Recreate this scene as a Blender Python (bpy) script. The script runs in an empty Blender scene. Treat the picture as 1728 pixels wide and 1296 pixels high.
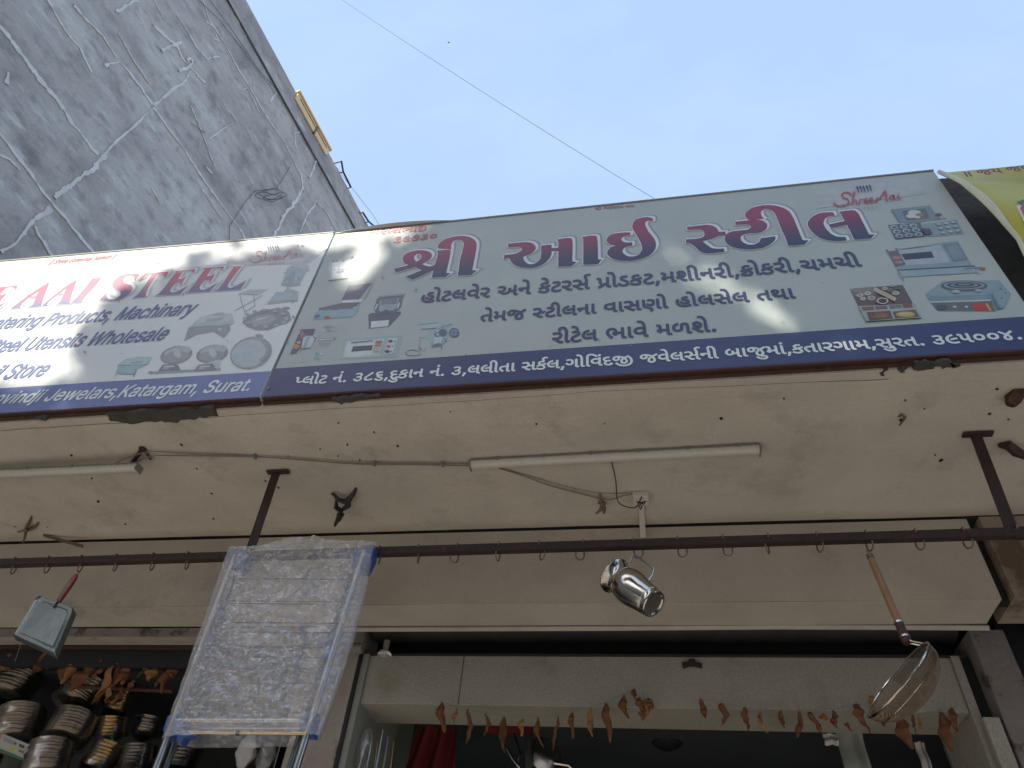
import bpy, bmesh, math, random
from mathutils import Vector, Matrix, noise
from mathutils.geometry import tessellate_polygon

sc = bpy.context.scene
COL = sc.collection
rnd = random.Random(7)

# ------------------------------------------------------------------ camera, sky, sun, exposure
F = 1188.0                      # focal length in photograph pixels (1728 wide)
UP = Vector((.0754, -.7104, .6998)).normalized()
XA = Vector((.9839, -.0610, -.1678)); XA = (XA - UP * XA.dot(UP)).normalized()
YA = UP.cross(XA)
CAM = Vector((0, 0, 1.6))
R3 = Matrix((XA, YA, UP))       # image frame (x right, y down, z forward) -> world
cam = bpy.data.objects.new('camera', bpy.data.cameras.new('camera')); COL.objects.link(cam)
cam.data.sensor_fit = 'HORIZONTAL'; cam.data.sensor_width = 36; cam.data.lens = 36 * F / 1728
cam.data.clip_start = .05; cam.data.clip_end = 3000
right, down, fwd = (R3 @ Vector(v) for v in ((1, 0, 0), (0, 1, 0), (0, 0, 1)))
cm = Matrix((right, -down, -fwd)).transposed().to_4x4(); cm.translation = CAM
cam.matrix_world = cm
sc.camera = cam

SUN = Vector((-.36, -.70, .64)).normalized()          # towards the sun
elev = math.asin(SUN.z)
w = bpy.data.worlds.new("World"); sc.world = w; w.use_nodes = True
nt = w.node_tree; bg = nt.nodes['Background']
sky = nt.nodes.new('ShaderNodeTexSky'); sky.sky_type = 'NISHITA'; sky.sun_disc = False
sky.sun_elevation = elev; sky.sun_rotation = math.atan2(SUN.x, SUN.y)
sky.air_density = 1.0; sky.dust_density = 2.2; sky.ozone_density = 1.3
mixn = nt.nodes.new('ShaderNodeMix'); mixn.data_type = 'RGBA'; mixn.blend_type = 'MIX'
mixn.inputs[0].default_value = .5
mixn.inputs[7].default_value = (3.55, 4.85, 7.7, 1)          # even pale haze over the whole sky
nt.links.new(sky.outputs[0], mixn.inputs[6])
wtc = nt.nodes.new('ShaderNodeTexCoord'); wmp = nt.nodes.new('ShaderNodeMapping'); wmp.inputs['Scale'].default_value = (1.2, 3.2, 1.6); wmp.inputs['Rotation'].default_value = (.3, .2, .5)
wno = nt.nodes.new('ShaderNodeTexNoise'); wno.inputs['Scale'].default_value = 1.6; wno.inputs['Detail'].default_value = 6; wno.inputs['Roughness'].default_value = .6
wmr = nt.nodes.new('ShaderNodeMapRange'); wmr.inputs[1].default_value = .42; wmr.inputs[2].default_value = .85; wmr.inputs[4].default_value = .10
wmx = nt.nodes.new('ShaderNodeMix'); wmx.data_type = 'RGBA'; wmx.inputs[7].default_value = (6.6, 7.0, 7.6, 1)      # thin high cloud
nt.links.new(wtc.outputs['Generated'], wmp.inputs[0]); nt.links.new(wmp.outputs[0], wno.inputs[0]); nt.links.new(wno.outputs[0], wmr.inputs[0]); nt.links.new(wmr.outputs[0], wmx.inputs[0])
nt.links.new(mixn.outputs[2], wmx.inputs[6]); nt.links.new(wmx.outputs[2], bg.inputs[0])
bg.inputs[1].default_value = .15
sun = bpy.data.objects.new('sun', bpy.data.lights.new('sun', 'SUN')); COL.objects.link(sun)
sun.data.energy = 5.0; sun.data.angle = math.radians(.6); sun.data.color = (1, .93, .82)
sun.rotation_euler = SUN.to_track_quat('Z', 'Y').to_euler(); sun.location = (0, 0, 30)
sc.view_settings.view_transform = 'Standard'; sc.view_settings.look = 'None'
sc.view_settings.gamma = 1; sc.view_settings.use_curve_mapping = False
sc.view_settings.exposure = 0.6
sc.render.engine = 'CYCLES'
sc.cycles.max_bounces = 10; sc.cycles.diffuse_bounces = 5; sc.cycles.transparent_max_bounces = 24

# ------------------------------------------------------------------ helpers
def ray(px, py):
    return R3 @ Vector((px - 864, py - 648, F))
def PY(px, py, y):              # point of the vertical plane y seen at a pixel of the photograph
    d = ray(px, py); return CAM + d * (y / d.y)
def PZ(px, py, z):
    d = ray(px, py); return CAM + d * ((z - 1.6) / d.z)
def PX(px, py, x):
    d = ray(px, py); return CAM + d * (x / d.x)

class MB:
    def __init__(s): s.v = []; s.f = []
    def add(s, vs, fs):
        n = len(s.v); s.v += [tuple(v) for v in vs]; s.f += [tuple(i + n for i in f) for f in fs]; return s
    def box(s, x0, x1, y0, y1, z0, z1):
        vs = [(x, y, z) for x in (x0, x1) for y in (y0, y1) for z in (z0, z1)]
        return s.add(vs, [(0, 1, 3, 2), (4, 6, 7, 5), (0, 4, 5, 1), (2, 3, 7, 6), (0, 2, 6, 4), (1, 5, 7, 3)])
    def obox(s, c, a, b, d):    # centre and three half vectors
        c, a, b, d = map(Vector, (c, a, b, d))
        vs = [c + a * i + b * j + d * k for i in (-1, 1) for j in (-1, 1) for k in (-1, 1)]
        return s.add(vs, [(0, 1, 3, 2), (4, 6, 7, 5), (0, 4, 5, 1), (2, 3, 7, 6), (0, 2, 6, 4), (1, 5, 7, 3)])
    def bar(s, p, q, wd, th, side=None):     # rectangular bar from p to q
        p, q = Vector(p), Vector(q); d = (q - p).normalized()
        sd = Vector(side) if side else (Vector((0, 1, 0)) if abs(d.y) < .8 else Vector((1, 0, 0)))
        sd = (sd - d * sd.dot(d)).normalized(); o = d.cross(sd)
        return s.obox((p + q) / 2, (q - p) / 2, sd * wd / 2, o * th / 2)
    def tube(s, pts, r, n=8, caps=True):
        pts = [Vector(p) for p in pts]; m = len(pts); rs = r if isinstance(r, (list, tuple)) else [r] * m
        vs = []; t0 = (pts[1] - pts[0]).normalized()
        a = t0.orthogonal().normalized()
        for i, p in enumerate(pts):
            t = (pts[min(i + 1, m - 1)] - pts[max(i - 1, 0)])
            t = t.normalized() if t.length > 1e-9 else t0
            a = (a - t * a.dot(t)); a = a.normalized() if a.length > 1e-6 else t.orthogonal().normalized()
            b = t.cross(a)
            for k in range(n):
                g = 2 * math.pi * k / n; vs.append(p + (a * math.cos(g) + b * math.sin(g)) * rs[i])
        fs = [(i * n + k, i * n + (k + 1) % n, (i + 1) * n + (k + 1) % n, (i + 1) * n + k) for i in range(m - 1) for k in range(n)]
        if caps: fs += [tuple(range(n))[::-1], tuple((m - 1) * n + k for k in range(n))]
        return s.add(vs, fs)
    def lathe(s, prof, n=32, c=(0, 0, 0), ax=(0, 0, 1), closed=False):
        c = Vector(c); ax = Vector(ax).normalized(); a = ax.orthogonal().normalized(); b = ax.cross(a)
        vs = [c + ax * h + (a * math.cos(2 * math.pi * k / n) + b * math.sin(2 * math.pi * k / n)) * r for r, h in prof for k in range(n)]
        m = len(prof)
        fs = [(i * n + k, i * n + (k + 1) % n, (i + 1) * n + (k + 1) % n, (i + 1) * n + k) for i in range(m - 1) for k in range(n)]
        return s.add(vs, fs)
    def prism(s, pts, d):       # planar outline extruded by the vector d
        n = len(pts); d = Vector(d); pts = [Vector(p) for p in pts]
        tr = tessellate_polygon([pts])
        fs = [tuple(t) for t in tr] + [tuple(i + n for i in t[::-1]) for t in tr]
        fs += [(i, (i + 1) % n, n + (i + 1) % n, n + i) for i in range(n)]
        return s.add(pts + [p + d for p in pts], fs)
    def sheet(s, fn, nu, nv):
        vs = [fn(i / nu, j / nv) for j in range(nv + 1) for i in range(nu + 1)]
        return s.add(vs, [(j * (nu + 1) + i, j * (nu + 1) + i + 1, (j + 1) * (nu + 1) + i + 1, (j + 1) * (nu + 1) + i) for j in range(nv) for i in range(nu)])
    def build(s, name, m, parent=None, smooth=False, bevel=0, kind=None, label=None):
        me = bpy.data.meshes.new(name); me.from_pydata(s.v, [], s.f); me.update()
        if smooth or bevel:
            bm = bmesh.new(); bm.from_mesh(me)
            bmesh.ops.recalc_face_normals(bm, faces=bm.faces)
            bm.to_mesh(me); bm.free()
        if smooth:
            me.polygons.foreach_set('use_smooth', [True] * len(me.polygons))
            try: me.set_sharp_from_angle(angle=math.radians(40))
            except Exception: pass
        o = bpy.data.objects.new(name, me); COL.objects.link(o)
        if m: me.materials.append(m)
        if bevel:
            md = o.modifiers.new('bevel', 'BEVEL'); md.width = bevel; md.segments = 2; md.limit_method = 'ANGLE'
        if parent:
            o.parent = parent
            o.matrix_parent_inverse = Matrix.Translation(-parent.location)
        if kind: o['kind'] = kind
        if label: o['label'] = label
        return o

def tag(o, label, cat, group=None):
    o['label'] = label; o['category'] = cat
    if group: o['group'] = group
    return o
def thing(name, loc, label, cat, group=None):
    o = bpy.data.objects.new(name, None); COL.objects.link(o); o.location = loc; o.empty_display_size = .1
    return tag(o, label, cat, group)
def copy_thing(o, delta, label=None):
    c = o.copy(); COL.objects.link(c); c.location = o.location + Vector(delta)
    for ch in list(o.children):
        k = ch.copy(); COL.objects.link(k); k.parent = c
        for g in list(ch.children):
            h = g.copy(); COL.objects.link(h); h.parent = k
    if label: c['label'] = label
    return c

# ------------------------------------------------------------------ materials
def mat(name, col, rough=.6, metal=0, var=None, scale=4, amt=.5, stretch=(1, 1, 1), bump=0, bscale=40,
        stain=None, sscale=1.2, slo=.55, shi=.7, fine=0, fcol=None, spec=.5, alpha=None, trans=0, detail=8, rot=(0,0,0)):
    m = bpy.data.materials.new(name); m.use_nodes = True; t = m.node_tree; N = t.nodes; Lk = t.links.new
    p = N['Principled BSDF']; p.inputs['Base Color'].default_value = (*col, 1)
    p.inputs['Roughness'].default_value = rough; p.inputs['Metallic'].default_value = metal
    p.inputs['Specular IOR Level'].default_value = spec
    if trans: p.inputs['Transmission Weight'].default_value = trans
    tc = N.new('ShaderNodeTexCoord'); mp = N.new('ShaderNodeMapping')
    mp.inputs['Scale'].default_value = stretch; mp.inputs['Rotation'].default_value = rot
    Lk(tc.outputs['Object'], mp.inputs[0])
    def nz(s, d=detail, r=.62, src=mp.outputs[0]):
        n = N.new('ShaderNodeTexNoise'); n.inputs['Scale'].default_value = s; n.inputs['Detail'].default_value = d
        n.inputs['Roughness'].default_value = r; Lk(src, n.inputs['Vector']); return n.outputs[0]
    def ramp(src, lo, hi):
        r = N.new('ShaderNodeMapRange'); r.inputs[1].default_value = lo; r.inputs[2].default_value = hi; Lk(src, r.inputs[0]); return r.outputs[0]
    def mix(fac, a, b, fv=1):
        x = N.new('ShaderNodeMix'); x.data_type = 'RGBA'
        if fv != 1:
            mu = N.new('ShaderNodeMath'); mu.operation = 'MULTIPLY'; mu.inputs[1].default_value = fv; Lk(fac, mu.inputs[0]); fac = mu.outputs[0]
        Lk(fac, x.inputs[0])
        for k, v in ((6, a), (7, b)):
            if isinstance(v, tuple): x.inputs[k].default_value = (*v, 1)
            else: Lk(v, x.inputs[k])
        return x.outputs[2]
    c = col
    if var: c = mix(ramp(nz(scale), .35, .65), c if not isinstance(c, tuple) else c, var, amt)
    if fine: c = mix(ramp(nz(90, 4), .4, .62), c, fcol or tuple(v * .5 for v in col), fine)
    if stain: c = mix(ramp(nz(sscale, 10, .68), slo, shi), c, stain)
    if not isinstance(c, tuple): Lk(c, p.inputs['Base Color'])
    if bump:
        b = N.new('ShaderNodeBump'); b.inputs['Strength'].default_value = bump; b.inputs['Distance'].default_value = .01
        Lk(nz(bscale, 6), b.inputs['Height']); Lk(b.outputs[0], p.inputs['Normal'])
    if rough < .6 and rough > .1:
        Lk(ramp(nz(9, 4), -.2, 1.2), (rr := N.new('ShaderNodeMapRange')).inputs[0]); rr.inputs[3].default_value = rough * .75; rr.inputs[4].default_value = rough * 1.35; Lk(rr.outputs[0], p.inputs['Roughness'])
    if alpha is not None: p.inputs['Alpha'].default_value = alpha
    return m

M = {}
M['ground'] = mat('ground_dust', (.36, .33, .29), .9, var=(.29, .265, .235), scale=.7, bump=.4, stain=(.16, .15, .14), slo=.6)
M['soffit'] = mat('soffit_paint', (.55, .505, .435), .8, var=(.46, .42, .36), scale=2.6, amt=.9, bump=.5, bscale=22, stain=(.34, .305, .26), sscale=4.2, slo=.54, shi=.76, fine=.16)
M['plaster_grey'] = mat('bare_plaster', (.075, .07, .062), .95, var=(.03, .028, .026), scale=14, bump=1, bscale=30)
M['panel'] = mat('fascia_paint', (.49, .45, .385), .65, var=(.40, .365, .31), scale=3, amt=.9, bump=.2, bscale=12, stain=(.25, .215, .17), sscale=1.7, slo=.57, shi=.72, fine=.2)
M['panel_dirty'] = mat('neighbour_fascia', (.30, .25, .20), .8, var=(.21, .17, .14), scale=5, bump=.3, stain=(.11, .075, .05), sscale=3, slo=.5, shi=.62)
M['lintel'] = mat('lintel_paint', (.36, .34, .29), .6, var=(.28, .27, .225), scale=3, bump=.15, stain=(.22, .20, .15), sscale=2.5, slo=.57, shi=.75, fine=.3, fcol=(.14, .12, .09))
M['pillar'] = mat('pillar_plaster', (.34, .31, .27), .9, var=(.24, .20, .17), scale=8, bump=.8, bscale=25, stain=(.12, .09, .075), sscale=5, slo=.56, shi=.66)
M['pillar_dark'] = mat('rough_plaster', (.22, .195, .18), .9, var=(.12, .105, .10), scale=9, bump=1, bscale=22, stain=(.07, .055, .05), sscale=9, slo=.55, shi=.63)
M['black'] = mat('gap_shade_black', (.012, .013, .014), .6)  # flat black standing in for shade in gaps, recesses and holes
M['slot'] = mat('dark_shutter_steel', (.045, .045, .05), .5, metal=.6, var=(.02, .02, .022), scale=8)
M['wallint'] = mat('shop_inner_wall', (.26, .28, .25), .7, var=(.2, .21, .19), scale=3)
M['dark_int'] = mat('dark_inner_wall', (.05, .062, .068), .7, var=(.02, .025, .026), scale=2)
M['railrust'] = mat('dark_rusty_bar', (.045, .024, .02), .7, var=(.022, .015, .014), scale=18, metal=.2, bump=.6, bscale=90, stain=(.12, .05, .03), sscale=14, slo=.6, shi=.72)
M['rust'] = mat('rusty_iron', (.085, .036, .025), .7, var=(.035, .022, .02), scale=30, metal=.2, bump=.5, bscale=120, stain=(.16, .07, .035), sscale=20, slo=.6, shi=.7)
M['darkrust'] = mat('dark_painted_iron', (.035, .022, .022), .6, var=(.065, .035, .03), scale=20, metal=.2, bump=.3, bscale=120)
M['hook'] = mat('galvanised_hook', (.22, .17, .12), .5, metal=.7, var=(.12, .08, .05), scale=40)
M['vinyl'] = mat('vinyl_white', (.45, .505, .465), .42, var=(.385, .445, .42), scale=3, amt=.6, bump=.05, bscale=6, stain=(.52, .56, .52), sscale=4, slo=.6, shi=.85, fine=.05, spec=.35)
M['vinyl2'] = mat('vinyl_white_glare', (.72, .76, .73), .38, var=(.66, .71, .70), scale=3, amt=.6, bump=.05, bscale=6, stain=(.6, .63, .6), sscale=4, slo=.6, shi=.85, fine=.05, spec=.35)  # left sign vinyl and inks: whitish glare is put into their colours
M['vgrey'] = mat('vinyl_grey_patch', (.42, .45, .46), .4)
M['band'] = mat('vinyl_blue_band', (.030, .042, .125), .35, var=(.042, .058, .155), scale=5, bump=.05, bscale=6)
M['band2'] = mat('vinyl_blue_band_glare', (.13, .17, .36), .35, var=(.16, .2, .4), scale=5, bump=.05, bscale=6)
M['navy'] = mat('print_navy', (.03, .042, .12), .4)
M['navy2'] = mat('print_navy_glare', (.12, .16, .33), .4)
M['pwhite'] = mat('print_white', (.70, .76, .74), .4)
M['rim'] = mat('print_rim', (.66, .71, .71), .4)
M['shade1'] = mat('print_drop_shade', (.24, .28, .30), .4)
M['shade2'] = mat('print_drop_soft', (.44, .49, .49), .4)
M['shade1f'] = mat('print_drop_shade_glare', (.42, .46, .46), .4)
M['shade2f'] = mat('print_drop_soft_glare', (.57, .61, .6), .4)
M['redprint'] = mat('print_red', (.42, .08, .10), .4)
M['pinkprint'] = mat('print_pink_glare', (.62, .38, .38), .4)
M['concrete'] = None
M['cream'] = mat('cream_paint', (.72, .52, .27), .7, var=(.62, .45, .24), scale=3)
M['cement'] = mat('cement_filler', (.66, .635, .58), .9, var=(.42, .405, .365), scale=6, bump=.4)
M['wire'] = mat('black_cable', (.02, .02, .022), .5)
M['wiregrey'] = mat('grey_cable', (.20, .17, .14), .6)
M['batten'] = mat('tube_plastic', (.55, .53, .47), .3, var=(.47, .45, .40), scale=6, fine=.15)
M['battencap'] = mat('tube_cap', (.20, .19, .17), .5)
M['white'] = mat('white_plastic', (.55, .52, .46), .4, var=(.45, .42, .37), scale=10)
M['steel'] = mat('bright_steel', (.50, .47, .41), .14, metal=1)
M['steelb'] = mat('brushed_steel', (.50, .50, .48), .3, metal=1, var=(.38, .37, .35), scale=12)
M['zinc'] = mat('galvanised_sheet', (.17, .19, .18), .3, metal=.85, var=(.10, .13, .12), scale=9, bump=.1, bscale=18)
M['brass'] = mat('brass', (.60, .42, .18), .22, metal=1)
M['redh'] = mat('red_plastic', (.22, .02, .018), .4, var=(.12, .015, .012), scale=20)
M['wood'] = mat('handle_wood', (.30, .16, .075), .55, var=(.15, .075, .035), scale=14, stretch=(1, 1, 1), bump=.3, bscale=60)
M['blue'] = mat('blue_plastic', (.035, .075, .23), .4, var=(.05, .1, .28), scale=8)
M['leaf_dry'] = mat('dried_leaf', (.16, .058, .018), .7, var=(.07, .024, .010), scale=18, bump=.4, bscale=60)
M['leaf_dry2'] = mat('dried_leaf_pale', (.30, .14, .045), .7, var=(.16, .065, .022), scale=18, bump=.4, bscale=60)
M['leaf'] = mat('tree_leaf', (.07, .11, .035), .6, var=(.045, .08, .025), scale=3)
M['bark'] = mat('tree_bark', (.12, .09, .065), .9, var=(.07, .05, .04), scale=8, bump=1)
M['redcloth'] = mat('red_cloth', (.13, .009, .008), .8, var=(.09, .006, .006), scale=9)
M['cloth'] = mat('pale_bag', (.5, .48, .47), .5)
M['yellow'] = mat('yellow_vinyl', (.52, .48, .02), .35, var=(.36, .35, .02), scale=2.5, bump=.1, bscale=8)
M['yedge'] = mat('banner_hem', (.60, .62, .48), .45, var=(.5, .52, .3), scale=9)
M['maroon'] = mat('print_maroon', (.20, .03, .05), .4)
M['green'] = mat('print_green', (.05, .16, .06), .4)
M['glass'] = mat('lamp_glass', (.8, .8, .78), .1, trans=.8)
M['carton'] = mat('carton', (.42, .43, .38), .7, var=(.35, .36, .3), scale=5)

def gradient(name, top, bot, z0, z1):
    m = mat(name, top, .4); t = m.node_tree; N = t.nodes
    tc = N.new('ShaderNodeTexCoord'); sx = N.new('ShaderNodeSeparateXYZ'); r = N.new('ShaderNodeMapRange'); r.interpolation_type = 'SMOOTHSTEP'
    r.inputs[1].default_value = z0; r.inputs[2].default_value = z1
    x = N.new('ShaderNodeMix'); x.data_type = 'RGBA'; x.inputs[6].default_value = (*bot, 1); x.inputs[7].default_value = (*top, 1)
    t.links.new(tc.outputs['Object'], sx.inputs[0]); t.links.new(sx.outputs[2], r.inputs[0]); t.links.new(r.outputs[0], x.inputs[0])
    t.links.new(x.outputs[2], N['Principled BSDF'].inputs['Base Color']); return m
M['head'] = gradient('print_headline', (.27, .022, .065), (.024, .030, .085), 4.27, 4.52)
M['headf'] = gradient('print_headline_glare', (.52, .14, .20), (.15, .18, .32), 4.27, 4.50)

def plastic(name, tint, lo, hi, rough=.22):
    m = bpy.data.materials.new(name); m.use_nodes = True; t = m.node_tree; N = t.nodes; p = N['Principled BSDF']
    p.inputs['Base Color'].default_value = (*tint, 1); p.inputs['Roughness'].default_value = rough; p.inputs['Specular IOR Level'].default_value = .9
    tc = N.new('ShaderNodeTexCoord'); n = N.new('ShaderNodeTexNoise'); n.inputs['Scale'].default_value = 14; n.inputs['Detail'].default_value = 5
    r = N.new('ShaderNodeMapRange'); r.inputs[1].default_value = .3; r.inputs[2].default_value = .7; r.inputs[3].default_value = lo; r.inputs[4].default_value = hi
    t.links.new(tc.outputs['Object'], n.inputs[0]); t.links.new(n.outputs[0], r.inputs[0]); t.links.new(r.outputs[0], p.inputs['Alpha'])
    return m
def film(name, tint, dif, rough, lo, hi):
    # thin crinkled polythene: mostly see-through, sharp glints, a little milkiness
    m = bpy.data.materials.new(name); m.use_nodes = True; t = m.node_tree; N = t.nodes; Lk = t.links.new
    N.remove(N['Principled BSDF']); out = N['Material Output']
    tr = N.new('ShaderNodeBsdfTransparent'); gl = N.new('ShaderNodeBsdfGlossy'); df = N.new('ShaderNodeBsdfDiffuse')
    gl.inputs['Roughness'].default_value = rough; gl.inputs['Color'].default_value = (.92, .90, .86, 1); df.inputs['Color'].default_value = (*tint, 1)
    lw = N.new('ShaderNodeLayerWeight'); lw.inputs[0].default_value = .35
    mr = N.new('ShaderNodeMapRange'); mr.inputs[3].default_value = lo; mr.inputs[4].default_value = hi; Lk(lw.outputs['Facing'], mr.inputs[0])
    a = N.new('ShaderNodeMixShader'); Lk(mr.outputs[0], a.inputs[0]); Lk(tr.outputs[0], a.inputs[1]); Lk(gl.outputs[0], a.inputs[2])
    b = N.new('ShaderNodeMixShader'); b.inputs[0].default_value = dif; Lk(a.outputs[0], b.inputs[1]); Lk(df.outputs[0], b.inputs[2]); Lk(b.outputs[0], out.inputs[0])
    return m
M['wrap'] = film('clear_polythene', (.60, .60, .60), .27, .20, .09, .55)
M['wrap2'] = film('bundle_polythene', (.4, .4, .38), .06, .14, .06, .4)

# weathered concrete with shuttering streaks along the building's length
ANG = math.atan2(.158, .987)
def concrete():
    m = mat('weathered_concrete', (.52, .49, .43), .92, var=(.34, .32, .285), scale=.55, amt=.9, stretch=(1, .35, 1.5), rot=(0, 0, 0),
            stain=(.62, .59, .53), sscale=1.3, slo=.52, shi=.78, fine=.25, fcol=(.10, .105, .11), bump=.6, bscale=14, detail=12)
    return m
M['concrete'] = concrete()
def veins(m):
    # thin pale lime streaks and dark weather blotches over the concrete
    t = m.node_tree; N = t.nodes; Lk = t.links.new; p = N['Principled BSDF']; src = p.inputs['Base Color'].links[0].from_socket
    tc = N.new('ShaderNodeTexCoord')
    def layer(src, sc_, st, rot, lo, hi, col, typ, amt):
        mp = N.new('ShaderNodeMapping'); mp.inputs['Scale'].default_value = st; mp.inputs['Rotation'].default_value = rot; Lk(tc.outputs['Object'], mp.inputs[0])
        n = N.new('ShaderNodeTexNoise'); n.noise_type = typ; n.inputs['Scale'].default_value = sc_; n.inputs['Detail'].default_value = 7; n.inputs['Roughness'].default_value = .6; Lk(mp.outputs[0], n.inputs[0])
        r = N.new('ShaderNodeMapRange'); r.inputs[1].default_value = lo; r.inputs[2].default_value = hi; r.inputs[4].default_value = amt; Lk(n.outputs[0], r.inputs[0])
        x = N.new('ShaderNodeMix'); x.data_type = 'RGBA'; Lk(r.outputs[0], x.inputs[0]); Lk(src, x.inputs[6]); x.inputs[7].default_value = (*col, 1); return x.outputs[2]
    c = layer(src, 1.1, (1, .55, 1), (0, 0, 0), .50, .74, (.18, .17, .155), 'FBM', .8)
    c = layer(c, 5, (1, .8, 1), (0, 0, 0), .5, .72, (.16, .152, .14), 'FBM', .6)
    c = layer(c, .9, (1, .25, 2.2), (.15, 0, 0), .60, .75, (.72, .69, .62), 'FBM', .75)
    c = layer(c, 3.5, (1, .5, 1.6), (.1, 0, 0), .58, .74, (.66, .63, .57), 'FBM', .6)
    Lk(c, p.inputs['Base Color'])
veins(M['concrete'])

# ------------------------------------------------------------------ ground and big structure
MB().add([(-400, -400, 0), (400, -400, 0), (400, 400, 0), (-400, 400, 0)], [(0, 1, 2, 3)]).build('ground', M['ground'], kind='structure')

Z0 = 3.5
shop = thing('shop_building', (0, 3, 0), 'low row of shops with cream painted canopy ceiling above the open shopfronts', 'building')
# canopy slab, front plaster band
def slab_low(u, v):
    x = -7.2 + 13.2 * u; y = 1.933 + (2.978 - 1.933) * v
    n = noise.noise(Vector((x * 1.3, y * 1.3, 0))) * .004 + noise.noise(Vector((x * 5, y * 5, 3))) * .0015
    return (x, y, Z0 + n + (0.003 if v < .04 else 0) + (.07 * ((y - 2.80) / .178) ** 1.6 if y > 2.80 else 0))  # rear edge curves up, a shape added to darken the band there
MB().sheet(slab_low, 260, 60).build('canopy_ceiling', M['soffit'], shop, smooth=True)
b = MB(); b.box(-7.2, 6, 1.97, 9, Z0 + .085, Z0 + .16); b.build('canopy_slab', M['plaster_grey'], shop)
MB().box(-7.2, 6, 1.9305, 1.9695, Z0 - .001, Z0 + .16).build('slab_edge', M['soffit'], shop)
# rough low parapet that the signs stand against
def par(u, v):
    x = -7.2 + 13.2 * u; z = Z0 + .14 + (1.25 if x > 1.2 else .9) * v
    return (x, 2.03 + noise.noise(Vector((x * 6, z * 6, 0))) * .012, z)
MB().sheet(par, 300, 24).build('parapet_face', M['plaster_grey'], shop, smooth=True)
MB().box(-7.2, 1.2, 2.05, 2.2, Z0 + .17, Z0 + 1.03).build('parapet', M['plaster_grey'], shop)
MB().box(1.21, 6, 2.05, 2.2, Z0 + .17, Z0 + 1.38).build('parapet', M['plaster_grey'], shop)

# fascia boxes below the canopy (hides the rolling shutters)
def fascia(x0, x1, m, y0=2.98, y1=3.19, zb=3.16):
    def fr(u, v):
        x = x0 + (x1 - x0) * u
        return (x, y0 + noise.noise(Vector((x * 1.1, v * 2, 5))) * .004, zb + (Z0 + .054 - zb) * v)
    MB().sheet(fr, 60, 4).build('fascia_panel', m, shop, smooth=True)
    MB().sheet(lambda u, v: (x0 + (x1 - x0) * u, y0 + (y1 - y0) * v, zb + noise.noise(Vector((x0 + (x1 - x0) * u * 1.0, v, 9))) * .003 - .004 * v), 60, 3).build('fascia_underside', m, shop, smooth=True)
    for xe in (x0, x1):
        MB().add([(xe, y0, zb), (xe, y1, zb), (xe, y1, Z0 + .054), (xe, y0, Z0 + .054)], [(0, 1, 2, 3)]).build('fascia_end', m, shop)
fascia(-7.1, 1.453, M['panel'])
fascia(1.50, 6, M['panel_dirty'], 2.965, 3.2, 3.165)
MB().box(1.454, 1.499, 3.02, 3.06, 3.166, Z0 - .02).build('gap_shade', M['black'], shop)  # black box painted in place of the shaded gap between the fascias
# lips and shutter guide strips under the fascia
b = MB(); b.tube([(-1.7, 3.205, 3.146), (-.2, 3.205, 3.149), (.6, 3.205, 3.154), (1.1, 3.205, 3.150), (1.46, 3.205, 3.146)], .013, 8); b.build('fascia_lip', M['panel'], shop, smooth=True)
MB().box(-7.1, -1.75, 3.192, 3.215, 3.115, 3.15).build('shutter_lip', M['pillar_dark'], shop)
MB().box(-7.1, -1.75, 3.217, 3.30, 3.105, 3.13).build('shutter_channel', M['pillar'], shop, bevel=.004)
MB().box(-7.1, -1.75, 3.302, 3.33, 3.09, 3.125).build('shutter_channel', M['darkrust'], shop, bevel=.003)
# dark roller coils and the chamber behind
for x0, x1 in ((-7.0, -1.80), (-1.42, 1.40), (1.7, 5.9)):
    b = MB()
    prof = []
    n = 28
    b.lathe([(.0, x0), (.115, x0), (.115, x1), (0, x1)], n, (0, 3.42, 3.30), (1, 0, 0)); b.build('shutter_roll', M['slot'], shop, smooth=True)
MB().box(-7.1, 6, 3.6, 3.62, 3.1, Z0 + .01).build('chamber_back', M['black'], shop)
MB().box(-7.1, -1.77, 3.335, 3.36, 3.0, 3.10).build('recess_shade_band', M['slot'], shop)  # dark bar standing in for the shade of the shutter recess
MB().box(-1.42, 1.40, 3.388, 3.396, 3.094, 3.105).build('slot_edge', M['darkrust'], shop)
# lintel box over the right doorway
LX0, LX1 = -1.419, 1.336
MB().box(LX0, LX1, 3.40, 3.67, 2.857, 3.098).build('lintel_box', M['lintel'], shop, bevel=.003)
jx = PY(778, 1150, 3.399).x
MB().box(jx - .0015, jx + .0015, 3.3985, 3.4005, 2.86, 3.095).build('lintel_joint', M['black'], shop)
for (a, bb) in (((1060, 1098), (1113, 1109)),):
    pass
# pillars and jambs
MB().box(-1.765, -1.470, 3.37, 3.75, 0, 3.30).build('pillar', M['pillar'], shop, bevel=.006)
MB().box(-1.468, -1.452, 3.372, 3.40, 0, 3.10).build('guide_gap_shade', M['black'], shop)  # black strip standing in for the shaded gap at the pillar corner
MB().box(-1.4515, -1.4195, 3.385, 4.3, 0, 3.10).build('door_jamb', M['wallint'], shop)
MB().box(1.337, 1.372, 3.385, 3.75, 0, 3.10).build('door_jamb', M['lintel'], shop)
MB().box(1.374, 1.428, 3.42, 3.75, 0, 3.10).build('guide_gap_shade', M['black'], shop)  # black strip standing in for the shaded recess beside the jamb
MB().box(1.43, 1.575, 3.33, 3.75, 0, 3.2).build('pillar', M['pillar_dark'], shop, bevel=.006)
MB().box(1.577, 1.90, 3.40, 3.75, 0, 3.3).build('neighbour_opening', M['slot'], shop)  # solid slab for the neighbouring opening, its shade given as dark colour
MB().box(1.352, 1.415, 3.325, 3.358, 0, 2.815).build('jamb_board', M['lintel'], shop, bevel=.003)
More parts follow.
